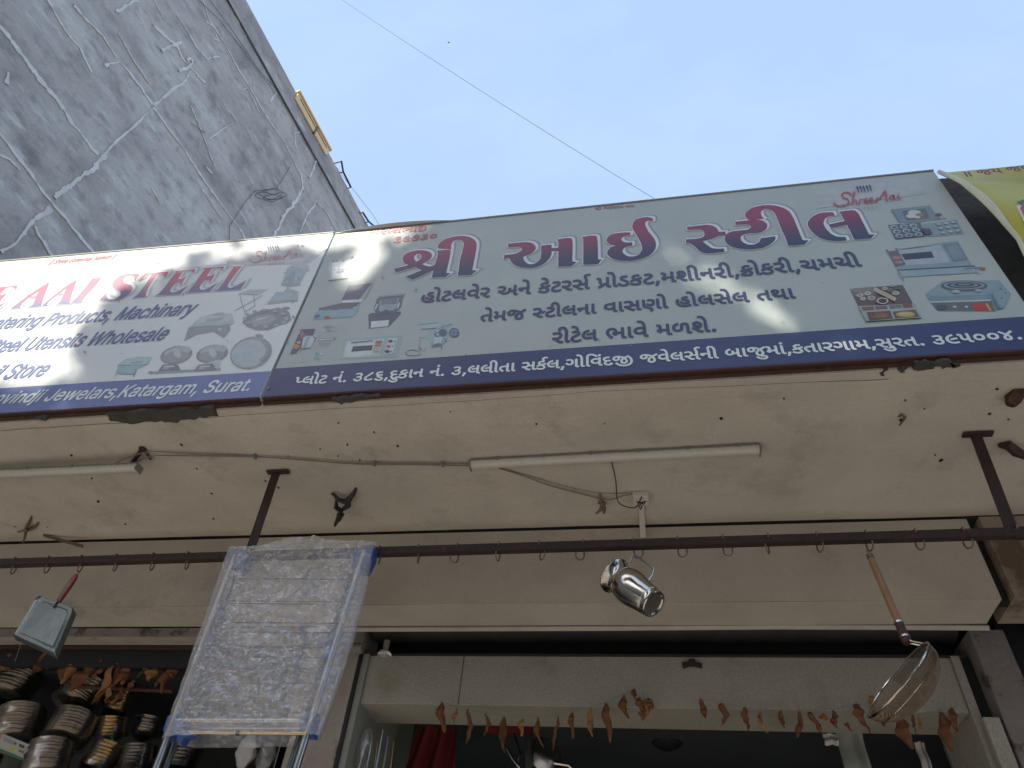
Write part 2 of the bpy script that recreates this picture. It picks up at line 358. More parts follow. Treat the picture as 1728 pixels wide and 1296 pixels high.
# interior shell
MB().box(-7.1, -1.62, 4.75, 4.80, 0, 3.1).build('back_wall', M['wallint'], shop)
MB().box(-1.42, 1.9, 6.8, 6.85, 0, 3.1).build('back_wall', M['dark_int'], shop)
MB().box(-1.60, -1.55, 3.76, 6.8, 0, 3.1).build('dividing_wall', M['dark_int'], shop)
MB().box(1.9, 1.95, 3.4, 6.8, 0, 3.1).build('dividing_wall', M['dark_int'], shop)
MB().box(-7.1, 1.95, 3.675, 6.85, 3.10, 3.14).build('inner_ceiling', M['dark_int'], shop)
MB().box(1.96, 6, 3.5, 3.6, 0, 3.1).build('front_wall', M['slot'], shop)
MB().box(-7.2, -7.1, 2.9, 6.9, 0, Z0).build('end_wall', M['pillar'], shop)
# spalled plaster patches along the slab edge
def patch(pix, z, name='spalled_plaster', m='plaster_grey', dz=.006, seed=0):
    pts = [PZ(x, y, z) for x, y in pix]; n = len(pts)
    out = []
    for i in range(n):
        a, c = pts[i], pts[(i + 1) % n]
        for k in range(12):
            p = a.lerp(c, k / 12); q = noise.noise_vector(p * 30 + Vector((seed, 0, 0))) * .020 + noise.noise_vector(p * 90) * .008
            out.append(Vector((p.x + q.x, p.y + q.y * .7, z)))
    MB().prism(out, (0, 0, dz * 3)).build(name, M[m], shop)
patch([(178, 699), (360, 690), (362, 703), (318, 707), (300, 713), (246, 712), (215, 714), (186, 709)], Z0 - .007, seed=3)
patch([(558, 674), (640, 668), (600, 677), (575, 683)], Z0 - .005, seed=5)
for k, pp in enumerate((((1512, 622), (1530, 619), (1534, 626), (1518, 629)), ((1536, 616), (1566, 611), (1572, 622), (1548, 627)), ((1570, 612), (1600, 609), (1612, 617), (1584, 622)), ((1604, 613), (1622, 611), (1626, 618), (1610, 621)), ((1478, 628), (1494, 624), (1496, 632), (1484, 634)))): patch(list(pp), Z0 - .005, seed=8 + k * 3, dz=.004)
patch([(60, 706), (74, 706), (73, 711)], Z0 - .005, seed=9)
# anchor holes and paint chips on the canopy ceiling
for i, (px, py, r) in enumerate([(306, 751, 9), (332, 791, 6), (120, 769, 6), (155, 808, 4), (165, 847, 8), (211, 885, 5), (357, 833, 6), (360, 876, 7), (448, 812, 7), (470, 823, 7),
        (571, 714, 4), (631, 730, 4), (671, 753, 6), (607, 777, 4), (586, 751, 5), (905, 716, 5), (1217, 707, 7), (1521, 709, 9), (1578, 768, 5), (1588, 777, 10), (1683, 657, 7), (1670, 699, 7),
        (1702, 708, 5), (1323, 673, 4), (1528, 676, 4), (760, 695, 3), (540, 758, 4), (1020, 715, 3), (1560, 690, 3), (25, 889, 5), (80, 890, 4), (486, 770, 3), (570, 770, 3)]):
    c = PZ(px, py, Z0 - .003); rr = r * .00085
    n = 9; pts = [(c.x + math.cos(6.283 * k / n) * rr * rnd.uniform(.6, 1.3), c.y + math.sin(6.283 * k / n) * rr * rnd.uniform(.6, 1.2) * 1.2, Z0 - .004) for k in range(n)]
    MB().prism(pts, (0, 0, .008)).build('anchor_hole', M['black'] if i % 3 else M['plaster_grey'], shop)
# hairline crack parallel to the sign
cr = [PZ(x, y, Z0 - .001) for x, y in ((0, 727), (74, 722), (300, 708), (560, 690), (760, 678), (1000, 661), (1300, 648), (1500, 640))]
cr = [cr[0].lerp(cr[0], 0)] + [a.lerp(c, k / 5) + Vector((0, noise.noise(a * 9 + Vector((k, 0, 0))) * .006, 0)) for a, c in zip(cr, cr[1:]) for k in range(1, 6)]
MB().tube(cr, .0008, 4).build('hairline_crack', M['plaster_grey'], shop)

# ------------------------------------------------------------------ unseen row across the street, added to block sky light (shows in reflections)
op = thing('sky_blocker_row', (0, -19, 0), 'unseen plain row of buildings behind the viewer, added to block sky light', 'building')
MB().box(-32, 40, -27, -19, 0, 11).build('block', M['pillar'], op)
MB().box(-32, 30, -18.99, -18, 3.3, 3.5).build('canopy_slab', M['soffit'], op)
for k in range(15):
    MB().box(-31 + k * 4, -28.4 + k * 4, -18.998, -18.95, .1, 3.0).build('shutter', M['slot'], op)
    MB().box(-30.4 + k * 4, -29 + k * 4, -18.998, -18.95, 4.6, 6.0).build('window', M['slot'], op)

# ------------------------------------------------------------------ left neighbour: tall bare concrete building
DIRL = Vector((.158, .987, 0)).normalized(); NRM = Vector((DIRL.y, -DIRL.x, 0))
WP = Vector((-7.8, 0, 0))
def PW(px, py, off=0):
    d = ray(px, py); t = (WP + NRM * off - CAM).dot(NRM) / d.dot(NRM); return CAM + d * t
HT = 16.62
nb = thing('concrete_building', tuple(WP + DIRL * 6), 'tall grey unpainted concrete side wall with pale cement streaks, left of the shops', 'building')
A = WP + DIRL * -3.5; B = WP + DIRL * 26; back = NRM * -9
def cw(u, v):
    p = A.lerp(B, u); z = HT * v
    return p + NRM * (noise.noise(Vector((u * 30, v * 14, 0))) * .006) + Vector((0, 0, z))
MB().sheet(cw, 200, 110).build('side_wall', M['concrete'], nb, smooth=True)
b = MB(); a2, b2 = A + back, B + back; up = Vector((0, 0, HT)); ins = NRM * -.05
b.add([A + ins, B + ins, b2, a2, A + ins + up, B + ins + up, b2 + up, a2 + up], [(1, 2, 6, 5), (2, 3, 7, 6), (3, 0, 4, 7), (4, 5, 6, 7)]); b.build('rear_walls', M['concrete'], nb)
# roof edge slab, slightly proud, and the thin drip joint below it
def wbox(s0, s1, o0, o1, z0, z1, name, m, parent=nb):
    c = WP + DIRL * ((s0 + s1) / 2) + NRM * ((o0 + o1) / 2); c.z = (z0 + z1) / 2
    return MB().obox(c, DIRL * (s1 - s0) / 2, NRM * (o1 - o0) / 2, (0, 0, (z1 - z0) / 2)).build(name, m, parent)
M['conc_dark'] = mat('roof_edge_concrete', (.13, .14, .155), .92, var=(.09, .10, .11), scale=1.5, stain=(.24, .26, .28), sscale=2, bump=.5, slo=.55, shi=.7)
wbox(-3.5, 26, -.3, .035, HT - .62, HT + .02, 'roof_edge', M['concrete'])
wbox(-3.5, 26, .01, .045, HT - .66, HT - .645, 'drip_mould', M['conc_dark'])
# cement filler smeared along the joints (each one a raised strip)
def smear(pix, w0, name='cement_filler', off=.03, seed=0, m='cement'):
    pts = [PW(x, y, off) for x, y in pix]
    fine = []
    for a, c in zip(pts, pts[1:]):
        k = max(2, int((c - a).length / .035))
        fine += [a.lerp(c, i / k) for i in range(k)]
    fine.append(pts[-1])
    L, Rr = [], []
    for i, p in enumerate(fine):
        t = (fine[min(i + 1, len(fine) - 1)] - fine[max(i - 1, 0)]).normalized(); sd = t.cross(NRM)
        j = noise.noise(p * 1.7 + Vector((seed, 0, 0))) * w0 * .7 + noise.noise(p * 7) * w0 * .35
        ww = w0 * .46 * max(.10, .60 + .6 * noise.noise(p * 2.5 + Vector((0, seed, 0))) + .55 * noise.noise(p * 13) + .4 * noise.noise(p * 31))
        L.append(p + sd * (ww + j)); Rr.append(p - sd * (ww - j))
    b = MB(); n = len(fine)
    b.add(L + Rr + [q - NRM * .02 for q in L] + [q - NRM * .02 for q in Rr],
          [(i, i + 1, n + i + 1, n + i) for i in range(n - 1)] + [(i, 2 * n + i, 2 * n + i + 1, i + 1) for i in range(n - 1)] + [(n + i, n + i + 1, 3 * n + i + 1, 3 * n + i) for i in range(n - 1)])
    return b.build(name, M[m], nb)
z = lambda *pp: [(x / 2.7, y / 2.7) for x, y in pp]
for i, (pp, ww) in enumerate([
    (z((480, 302), (550, 288), (600, 345), (650, 405), (712, 505)), .07), (z((712, 505), (790, 620), (880, 740), (960, 860), (1030, 960), (1100, 1050), (1130, 1110)), .055),
    (z((925, 0), (950, 80), (1020, 190), (1075, 290), (1140, 400), (1210, 520), (1290, 640), (1345, 745)), .05),
    (z((1345, 745), (1375, 800), (1378, 850), (1340, 925), (1290, 985), (1250, 1080)), .10),
    (z((1365, 1062), (1400, 985), (1442, 912), (1490, 975), (1535, 1052)), .05),
    (z((0, 600), (60, 690), (150, 800), (240, 920), (320, 1020), (430, 1150)), .06),
    (z((0, 705), (45, 722), (90, 770)), .05), (z((0, 1140), (90, 1085), (190, 985), (235, 950)), .08),
    (z((260, 912), (350, 820), (430, 760), (480, 700)), .09), (z((480, 700), (560, 620), (700, 490)), .04), (z((700, 490), (790, 410), (850, 370), (870, 330)), .06),
    (z((810, 75), (860, 150), (900, 220), (945, 270), (1000, 255)), .05), (z((700, 118), (760, 170), (810, 210), (830, 260), (870, 310), (935, 382)), .07),
    (z((740, 235), (785, 205), (830, 190)), .07), (z((815, 320), (850, 315), (880, 290), (880, 255), (850, 270)), .07),
    (z((940, 95), (970, 115), (1000, 190), (950, 160)), .05), (z((525, 45), (570, 25), (630, 0)), .07), (z((1100, 412), (1130, 400), (1180, 510)), .04),
    (z((1395, 545), (1370, 600), (1345, 610), (1350, 675)), .05), (z((1470, 670), (1440, 740), (1410, 810)), .06), (z((1460, 870), (1500, 940)), .03),
    (z((0, 110), (110, 260), (220, 410), (330, 560), (450, 700)), .09), (z((220, 0), (300, 130), (370, 220), (420, 330)), .05), (z((340, 20), (400, 90), (470, 160), (530, 260)), .08),
    (z((540, 150), (600, 260), (680, 380)), .03), (z((700, 0), (750, 90)), .03), (z((930, 645), (1000, 600), (1060, 560)), .025), (z((920, 860), (980, 950), (1010, 990)), .03),
    (z((940, 760), (970, 790)), .05), (z((870, 480), (900, 550), (980, 760)), .03), (z((1020, 470), (1080, 560)), .03), (z((40, 330), (35, 385)), .08), (z((690, 860), (730, 930)), .03),
    (z((160, 1030), (190, 1090), (240, 1170)), .06), (z((1040, 0), (1120, 165), (1150, 130)), .03), (z((1235, 470), (1260, 420)), .05)]):
    smear(pp, ww, seed=i * 3.1, off=.010 + (i % 5) * .0015)
# thin cables pinned to the wall and a loose coil
for pp in (z((955, 0), (1060, 140), (1180, 320), (1290, 440), (1420, 600), (1560, 800), (1700, 980), (1760, 1080)), z((905, 0), (1000, 90), (1130, 260), (1250, 420), (1330, 520)),
           z((1045, 1100), (1045, 1030), (1110, 930), (1160, 870), (1260, 860), (1320, 760)),
           z((870, 560), (930, 605))):
    MB().tube([PW(x, y, .03) for x, y in pp], .005, 5).build('wall_cable', M['wire'], nb)
cl = []
for k in range(90):
    a = k * .42; cx, cy = 1235, 890
    cl.append((cx / 2.7 + math.cos(a) * (16 + 6 * math.sin(k * .9)) - 8 * math.sin(k * .13), cy / 2.7 + math.sin(a) * (7 + 3 * math.cos(k * .7)) + 3 * math.sin(k * .21)))
MB().tube([PW(x, y, .1 + .03 * math.sin(k)) for k, (x, y) in enumerate(cl[:44])], .006, 5).build('cable_coil', M['wire'], nb)
# cream box standing proud on the roof edge
pa, pb, pc = PW(500, 158, .0), PW(556, 246, .0), None
s0 = (pa - WP).dot(DIRL); s1 = (pb - WP).dot(DIRL)
s0, s1 = min(s0, s1), max(s0, s1)
cb = thing('rooftop_box', tuple(WP + DIRL * s0 + Vector((0, 0, HT))), 'cream yellow box projecting over the roof edge of the concrete wall', 'balcony box')
wbox(s0, s1, -.8, .075, HT - .22, HT + .06, 'box_body', M['cream'], cb)
wbox(s0 - .04, s1 + .04, -.8, .11, HT + .062, HT + .11, 'box_cap', M['cream'], cb)
M['brown'] = mat('brown_trim', (.16, .08, .035), .7)
wbox(s0 + .1, s1 - .1, .075, .085, HT - .04, HT - .02, 'box_trim', M['brown'], cb)
wbox((s0 + s1) / 2 + .1, (s0 + s1) / 2 + .14, .04, .09, HT - .24, HT + .04, 'box_trim', M['brown'], cb)
# iron brackets sticking out over the roof edge
for k, (pp, lab) in enumerate(((((576, 272), (579, 290), (592, 316)), 'upper small iron bracket sticking out from the concrete roof edge'), (((612, 358), (622, 374), (634, 384)), 'lower small iron bracket beside the corner of the middle sign'))):
    b = MB(); P = [PW(x, y, .12) for x, y in pp]
    b.tube(P, .025, 5); b.tube([P[0], P[0] + NRM * -.35], .02, 5); b.tube([P[1], P[1] + NRM * -.4], .02, 5); b.tube([P[2], P[2] + NRM * -.3], .02, 5)
    tag(b.build('roof_bracket', M['wire']), lab, 'bracket')

# ------------------------------------------------------------------ cable across the sky and a bird
a, c = PY(560, -12, 4.2), PY(1112, 340, 7.5)
pts = [a.lerp(c, t / 30) + Vector((0, 0, -.35 * 4 * (t / 30) * (1 - t / 30) * .35)) for t in range(31)]
ext = [pts[0] + (pts[0] - pts[1]) * 40] + pts + [pts[-1] + (pts[-1] - pts[-2]) * 6]
tag(MB().tube(ext, .0055, 6).build('overhead_cable', M['wiregrey'], smooth=True), 'thin dark cable crossing the blue sky down to the sign', 'cable')
bp = PY(757, 72, 30)
b = MB(); b.add([bp + Vector(v) for v in ((-.14, 0, .05), (-.02, .05, 0), (0, -.14, -.01), (.02, .05, 0), (.14, 0, .05), (0, .13, 0), (0, 0, -.03), (0, 0, .03))],
      [(0, 1, 6), (0, 6, 2), (4, 6, 3), (4, 2, 6), (5, 6, 1), (5, 3, 6), (0, 7, 1), (0, 2, 7), (4, 3, 7), (4, 7, 2), (5, 1, 7), (5, 7, 3)])
tag(b.build('bird', M['wire']), 'tiny dark bird high in the sky', 'bird')

# printed letters as plain outlines: glyph number: (advance, (outline, ...)), outlines are x, y, x, y ... in 1/1000 em
GLYPHS = {
3:(299,()),
5:(0,((-147,680,-171,688,-200,717,-212,745,-213,773,-200,809,-181,829,-151,842,-119,843,-87,830,-67,811,-54,777,-53,753,-66,717,-89,693,-119,680),)),
6:(248,((109,27,85,35,57,58,44,84,39,124,48,156,71,184,109,201,137,201,169,189,194,164,207,132,207,96,194,64,169,39,133,26),(105,335,77,347,52,372,40,404,39,432,56,476,67,488,113,509,137,507,161,501,194,472,207,440,207,404,198,376,169,347,137,334),)),
7:(883,((821,-23,753,-3,708,38,687,94,681,211,645,204,605,204,565,215,523,150,469,109,417,89,377,80,309,80,265,89,205,113,181,128,135,174,109,211,57,225,31,242,12,286,11,306,24,338,37,352,73,368,117,368,145,359,177,338,185,341,223,366,242,394,247,410,247,450,233,484,193,504,121,504,61,486,49,489,36,502,16,550,9,574,15,590,25,599,105,623,173,628,213,623,265,607,297,591,315,574,341,548,358,518,375,458,374,398,362,358,333,308,299,274,242,238,253,225,289,205,309,200,365,200,389,205,419,222,433,236,450,266,463,342,463,442,473,464,493,471,553,464,579,454,591,430,592,334,609,324,653,329,673,340,683,354,683,598,688,614,697,623,713,627,773,619,803,606,811,586,811,130,816,110,823,102,885,91,894,82,899,66,895,26,883,-14,861,-24),)),
10:(634,((274,-33,218,-21,182,-9,154,7,104,52,81,92,64,156,64,200,77,248,103,300,53,352,33,388,25,416,20,476,33,524,45,548,66,574,102,601,158,622,250,626,302,617,323,604,328,588,315,524,304,504,286,498,234,506,182,501,160,488,148,464,153,428,165,404,206,371,262,382,330,382,350,374,359,356,356,300,342,270,322,262,254,257,210,233,197,212,192,196,197,140,212,116,238,99,298,86,362,90,398,99,422,111,452,136,475,176,484,212,484,272,467,352,443,412,357,584,325,672,316,748,321,780,341,832,374,874,414,901,470,918,542,918,598,901,634,878,675,836,691,812,712,764,707,748,698,739,618,711,600,720,560,780,534,797,494,801,466,789,457,780,448,756,453,688,481,616,567,440,603,336,612,288,611,188,591,120,571,80,526,30,494,7,462,-9,386,-30),)),
21:(511,((220,-33,168,-25,108,-5,44,27,8,51,-1,60,-4,72,3,92,36,138,52,153,64,156,84,149,152,107,236,86,272,86,316,95,328,102,345,124,346,160,332,190,302,220,248,256,72,190,46,200,27,244,16,280,19,292,28,302,120,335,132,344,95,392,78,448,82,492,91,520,114,560,138,584,180,609,244,626,328,626,380,617,404,609,413,600,418,584,405,524,401,512,388,499,372,494,308,506,272,506,244,501,216,482,210,468,211,440,222,420,260,387,464,461,485,448,518,372,513,356,504,347,387,304,441,248,457,224,473,180,478,132,465,80,448,46,406,4,364,-17,292,-34),)),
23:(654,((593,-23,533,-7,513,4,480,38,460,86,455,114,455,598,463,618,481,627,525,620,569,611,578,602,583,586,584,118,597,101,657,91,670,70,657,-12,633,-24),(173,157,121,173,89,189,53,216,-8,290,-8,314,57,363,73,367,89,360,123,318,161,285,185,276,221,276,237,281,262,306,275,354,275,414,266,454,245,488,213,504,149,504,81,482,61,492,32,562,39,586,69,603,105,615,177,628,237,623,301,599,351,558,382,506,403,426,403,338,394,294,378,250,341,200,289,169,245,156),)),
26:(660,((601,-23,541,-7,511,10,495,26,476,58,468,82,461,137,393,113,365,108,293,108,253,117,201,137,145,176,113,211,57,225,24,254,12,282,11,306,20,330,33,348,69,367,117,368,145,359,177,338,185,341,223,366,242,394,247,410,247,450,233,484,193,504,121,504,61,486,49,489,36,502,16,550,9,574,12,586,25,599,73,615,141,628,209,624,269,605,299,590,341,548,358,518,375,458,375,402,358,346,333,308,301,276,256,246,257,241,273,233,293,228,357,228,393,237,462,286,463,598,469,616,477,623,493,627,565,615,586,602,591,586,591,118,596,106,605,101,661,91,670,82,675,66,671,6,665,-12,641,-24),)),
28:(822,((519,-33,447,-13,403,18,370,64,349,132,349,192,370,268,415,342,485,412,487,416,481,424,427,461,375,485,381,416,372,372,352,324,335,302,303,275,271,259,239,250,167,246,119,259,99,267,63,294,34,332,9,408,9,448,26,508,43,538,73,572,135,609,173,620,203,626,287,626,391,605,483,565,541,528,583,492,711,585,759,617,779,625,795,621,805,612,844,556,848,540,844,528,831,514,665,400,716,308,741,224,745,140,736,100,720,60,701,32,675,6,635,-17,575,-34),(529,88,555,86,591,99,604,112,613,136,613,216,604,256,576,316,567,327,563,326,537,304,506,264,486,224,477,176,477,148,486,116,511,91),(177,368,203,366,223,371,237,380,248,400,253,424,248,472,235,506,215,509,179,501,165,492,150,476,138,448,137,412,142,396,157,376),)),
31:(451,((212,-33,172,-25,112,-1,58,48,39,80,27,116,22,184,35,232,66,284,132,341,276,426,297,452,297,484,284,497,256,506,180,502,116,482,100,487,91,496,64,572,67,584,76,593,136,613,196,626,272,626,336,609,362,596,398,560,417,524,426,492,426,444,413,400,396,370,358,332,316,303,240,261,190,228,170,208,154,176,155,136,174,108,196,95,236,86,268,86,344,103,400,133,416,137,428,133,441,120,476,44,473,32,464,23,416,-1,360,-21,288,-34),)),
33:(481,((231,-33,151,-13,97,16,25,84,-10,132,-13,144,-10,156,3,169,55,201,79,209,91,205,105,192,135,150,161,124,179,111,223,91,251,86,299,91,328,108,340,132,341,168,325,204,281,244,167,318,121,364,106,388,89,444,89,488,98,520,123,562,163,597,211,617,251,626,335,626,383,617,405,604,413,584,404,536,396,512,387,503,371,498,327,506,263,506,243,501,222,484,217,452,223,438,241,420,369,336,435,274,460,228,473,180,473,124,468,104,444,48,419,18,395,-1,335,-25,295,-34),)),
35:(821,((413,-161,340,-108,340,-84,363,-48,362,-20,345,2,281,37,165,87,113,115,81,146,68,172,51,244,51,596,56,612,65,621,81,626,105,622,165,613,174,604,179,588,179,248,188,220,201,207,405,109,433,90,471,52,486,24,495,-8,495,-52,486,-84,447,-152,437,-161),(797,-25,729,-17,677,7,644,44,627,92,623,116,623,596,635,620,661,626,737,613,746,604,751,588,751,124,757,106,769,99,821,93,830,84,835,68,835,36,826,-12,817,-21),(377,187,309,207,261,235,211,280,200,296,196,312,211,336,261,373,277,377,291,372,337,326,361,311,381,306,421,311,442,336,451,376,451,432,442,468,425,494,401,506,345,506,289,487,273,491,262,504,240,560,240,584,253,597,281,609,349,626,413,626,477,605,501,590,535,556,558,516,579,436,579,368,570,320,550,268,521,230,481,203,417,186),)),
36:(572,((513,-23,489,-19,437,1,407,26,388,58,375,106,373,335,245,336,209,331,171,314,152,286,151,234,168,194,183,174,275,86,282,70,277,52,221,-7,197,-7,183,2,103,78,52,146,36,178,23,230,19,286,32,334,53,372,91,410,141,435,205,452,373,457,375,598,381,616,389,623,405,627,489,611,498,602,503,586,503,118,508,106,517,101,573,91,582,82,587,66,583,6,577,-12,553,-24),)),
37:(625,((566,-23,514,-11,480,6,454,32,433,78,428,142,422,155,326,124,234,124,162,145,116,174,88,202,57,246,33,294,26,318,32,334,42,343,86,357,90,362,33,422,16,474,16,506,29,546,42,568,68,594,98,611,138,624,194,628,222,623,274,603,300,582,327,542,340,502,340,442,323,390,296,350,252,310,191,270,206,257,242,244,318,244,362,257,404,282,424,302,424,598,429,614,438,623,454,627,514,619,538,611,547,602,552,586,552,158,556,118,566,101,626,91,635,82,640,66,636,14,626,-12,602,-24),(170,402,178,404,202,428,216,462,216,486,208,502,190,511,174,512,146,503,140,490,149,466,179,442,183,426),)),
38:(467,((262,-33,222,-25,162,-1,116,36,85,80,64,148,64,204,77,248,104,296,54,350,33,388,20,436,20,472,33,520,50,550,88,588,118,605,194,626,274,626,354,609,367,588,355,524,351,512,338,499,322,495,262,506,198,502,172,492,152,468,148,444,157,416,178,390,206,371,214,368,270,382,354,382,394,373,407,352,395,288,391,276,378,263,362,258,286,262,262,257,230,245,206,226,192,192,192,156,197,136,210,114,254,91,282,86,322,87,331,92,345,136,368,160,398,170,434,170,458,161,480,140,495,108,496,76,487,48,476,28,442,-1,418,-13,358,-30),)),
40:(546,((486,-23,462,-19,410,1,372,38,361,58,348,110,346,303,218,303,216,262,207,230,188,206,154,192,126,192,98,201,66,224,30,264,13,294,0,334,0,358,12,390,38,415,66,423,166,424,346,425,348,598,353,614,362,623,378,627,450,615,470,604,476,586,476,122,490,101,546,91,555,82,560,66,556,6,550,-12,526,-24),)),
43:(734,((674,-23,650,-19,598,1,557,42,541,82,536,110,534,211,498,204,458,204,414,216,378,176,338,149,266,128,202,128,154,141,114,161,72,198,53,226,24,302,20,382,33,438,61,498,110,552,174,595,246,623,258,626,272,622,279,614,303,542,299,518,290,509,242,491,198,464,165,422,156,398,152,318,157,298,182,264,214,248,254,248,270,253,290,265,299,278,312,318,312,442,320,462,338,471,402,464,430,452,440,430,441,338,462,324,506,329,536,350,536,598,541,614,550,623,566,627,618,620,652,610,664,586,664,122,678,101,734,91,743,82,748,66,744,6,738,-12,714,-24),)),
44:(809,((751,-23,711,-15,675,1,641,30,626,54,614,90,609,126,607,267,475,267,472,242,459,208,435,185,407,176,379,181,343,197,297,242,274,282,265,314,266,334,274,354,295,376,323,387,343,389,345,406,336,454,324,478,311,491,287,503,223,503,195,491,177,474,162,450,154,426,149,362,158,314,186,250,221,202,307,116,311,102,308,90,249,30,235,26,223,29,145,102,79,188,50,242,34,286,21,354,21,410,30,458,58,522,89,562,119,587,155,607,239,628,299,624,355,607,387,588,440,530,464,470,475,389,603,388,609,394,609,594,614,610,623,619,639,624,711,615,729,606,737,586,737,130,742,110,749,102,811,91,820,82,825,66,811,-12,787,-24),)),
45:(594,((534,-23,510,-19,458,1,421,38,401,86,396,114,394,219,238,219,222,160,198,137,170,128,138,133,110,145,64,186,45,214,29,254,29,286,37,306,56,326,86,339,107,342,108,462,103,482,94,491,46,497,25,510,20,534,33,602,54,615,90,616,122,611,158,599,180,586,211,554,231,502,236,470,237,342,390,340,396,346,396,598,401,614,410,623,426,627,498,615,519,602,524,586,524,122,538,101,594,91,603,82,608,66,604,6,598,-12,574,-24),)),
46:(594,((536,-23,484,-11,446,10,424,32,411,54,399,90,392,163,344,145,292,136,228,140,168,157,118,186,74,230,51,262,27,310,22,330,32,352,108,385,140,412,150,438,150,466,140,488,116,503,96,508,36,504,16,512,3,542,-9,590,0,612,36,624,100,628,176,611,216,588,248,556,266,522,278,478,278,426,265,382,234,334,184,290,204,273,232,261,256,256,316,261,348,273,393,306,394,598,399,614,408,623,424,627,488,619,508,611,517,602,522,586,522,130,527,110,534,102,596,91,605,82,610,66,596,-12,572,-24),)),
47:(445,((383,-23,327,-11,267,17,235,40,173,102,129,162,95,164,51,177,31,188,14,210,5,238,6,262,14,286,39,311,75,324,111,324,143,315,175,297,203,305,261,342,276,362,289,398,284,454,275,472,255,491,223,504,147,504,55,477,34,490,16,538,7,566,10,578,23,591,115,620,203,628,263,619,331,591,347,580,392,530,412,482,421,426,417,378,404,334,371,276,335,240,291,209,259,195,258,190,297,146,323,125,367,105,431,100,447,95,456,86,460,70,448,-10,439,-19,423,-24),)),
48:(651,((594,-23,554,-15,514,1,478,36,465,62,452,122,450,321,250,281,232,286,221,302,204,370,209,386,222,399,426,441,446,445,452,454,452,598,460,618,478,627,538,620,566,611,575,602,580,586,580,130,585,110,594,101,654,91,667,70,654,-12,630,-24),(266,81,206,89,158,105,120,126,84,158,57,194,29,262,20,310,20,362,41,442,69,494,98,528,166,579,218,603,298,626,310,623,319,614,332,566,342,530,334,512,234,475,196,450,177,430,161,402,152,370,153,294,161,266,176,242,202,221,230,209,250,204,314,204,378,222,390,219,403,206,434,134,431,122,418,109,374,93,302,80),)),
49:(750,((690,-23,630,-7,600,10,573,42,557,82,552,106,552,426,547,466,536,486,522,495,486,495,474,488,461,470,456,450,456,346,443,254,414,192,366,149,334,133,290,120,258,116,202,120,166,129,122,149,65,202,37,254,20,326,24,402,45,466,74,512,120,558,170,591,250,624,270,623,279,614,304,538,299,518,290,509,230,483,180,442,157,402,150,350,153,306,170,268,198,245,234,236,278,241,294,249,310,264,319,282,328,330,328,462,337,506,354,544,396,586,418,599,470,615,534,616,602,591,643,554,667,510,680,446,681,114,694,101,750,91,759,82,764,66,760,6,754,-12,730,-24),)),
50:(577,((518,-23,458,-7,428,10,410,28,385,82,378,165,322,145,266,136,234,136,178,145,108,174,64,214,45,242,29,282,20,322,20,370,37,434,58,472,98,512,126,531,166,547,242,564,286,564,350,555,378,543,381,602,390,620,406,627,482,615,503,602,508,586,508,118,513,106,522,101,578,91,587,82,592,66,588,6,582,-12,558,-24),(224,258,262,256,310,265,354,289,378,308,378,494,367,450,358,441,342,436,230,440,190,427,170,412,152,378,148,334,153,310,168,282,206,261),)),
51:(677,((361,-23,293,-3,231,38,187,82,129,159,93,160,61,169,31,186,16,206,7,234,8,258,17,280,45,307,73,316,117,316,149,307,181,289,222,306,221,311,129,345,101,364,60,410,43,462,43,502,60,550,81,576,109,599,157,619,177,624,253,623,293,611,339,586,381,544,402,506,419,446,419,382,402,322,369,268,329,228,258,186,289,148,329,117,369,101,409,99,430,86,435,66,422,-10,401,-23),(617,-23,557,-7,533,8,500,42,479,106,479,598,484,614,493,623,509,627,545,620,593,611,602,602,607,586,608,122,621,101,677,91,686,82,691,66,687,6,681,-12,657,-24),(260,338,274,350,286,378,291,406,286,458,263,490,241,503,221,508,185,504,168,486,175,458,217,433,269,419,278,410,278,386),)),
53:(711,((383,-23,307,-3,267,17,235,40,173,102,129,162,95,164,51,177,27,192,14,210,5,238,6,262,14,286,37,310,75,324,111,324,151,311,167,301,183,301,223,321,251,344,272,382,277,426,272,454,263,472,243,491,215,503,139,504,59,477,43,481,34,490,18,530,7,566,10,578,23,591,79,611,167,628,231,624,291,607,335,580,376,534,396,486,405,446,404,386,419,380,479,384,507,393,513,402,513,598,518,614,527,623,543,627,615,615,636,602,641,586,641,122,655,101,699,95,720,82,725,66,720,2,713,-14,695,-23,631,-20,575,1,535,40,518,82,513,110,511,271,479,264,395,264,359,272,313,230,256,194,265,178,323,125,367,105,431,100,447,95,456,86,460,70,448,-10,439,-19,423,-24),)),
54:(633,((348,-33,260,-17,188,11,112,66,67,124,47,164,31,212,22,260,26,364,51,452,66,480,88,490,140,469,180,446,184,432,163,372,154,308,159,236,183,180,220,138,264,111,336,90,420,86,488,95,592,128,604,125,617,112,649,40,645,24,632,11,548,-17,484,-30),(388,139,312,159,248,195,186,256,167,288,171,304,178,312,232,345,256,354,276,346,302,312,330,288,368,267,400,258,448,258,468,267,473,276,473,292,462,312,324,375,288,402,267,428,250,476,250,512,271,564,288,582,320,605,340,613,400,626,460,626,516,617,540,606,549,588,537,524,533,512,520,499,504,495,452,506,396,506,382,500,378,492,388,479,480,441,532,413,576,370,589,344,602,296,598,256,585,216,548,174,516,155,456,138),)),
57:(265,((204,-23,156,-11,120,8,91,38,71,86,66,114,66,598,74,618,92,627,136,620,156,620,180,611,189,602,194,586,195,118,208,101,268,91,281,70,268,-12,244,-24),)),
58:(265,((204,-23,144,-7,124,4,87,42,71,82,66,110,66,710,75,762,91,810,116,848,140,872,184,899,264,920,320,920,368,911,416,895,464,871,522,830,586,770,628,728,633,710,629,698,612,680,576,653,556,645,538,650,434,746,356,791,316,800,252,795,220,776,203,746,194,690,194,122,208,101,264,91,273,82,278,66,274,6,268,-12,244,-24),)),
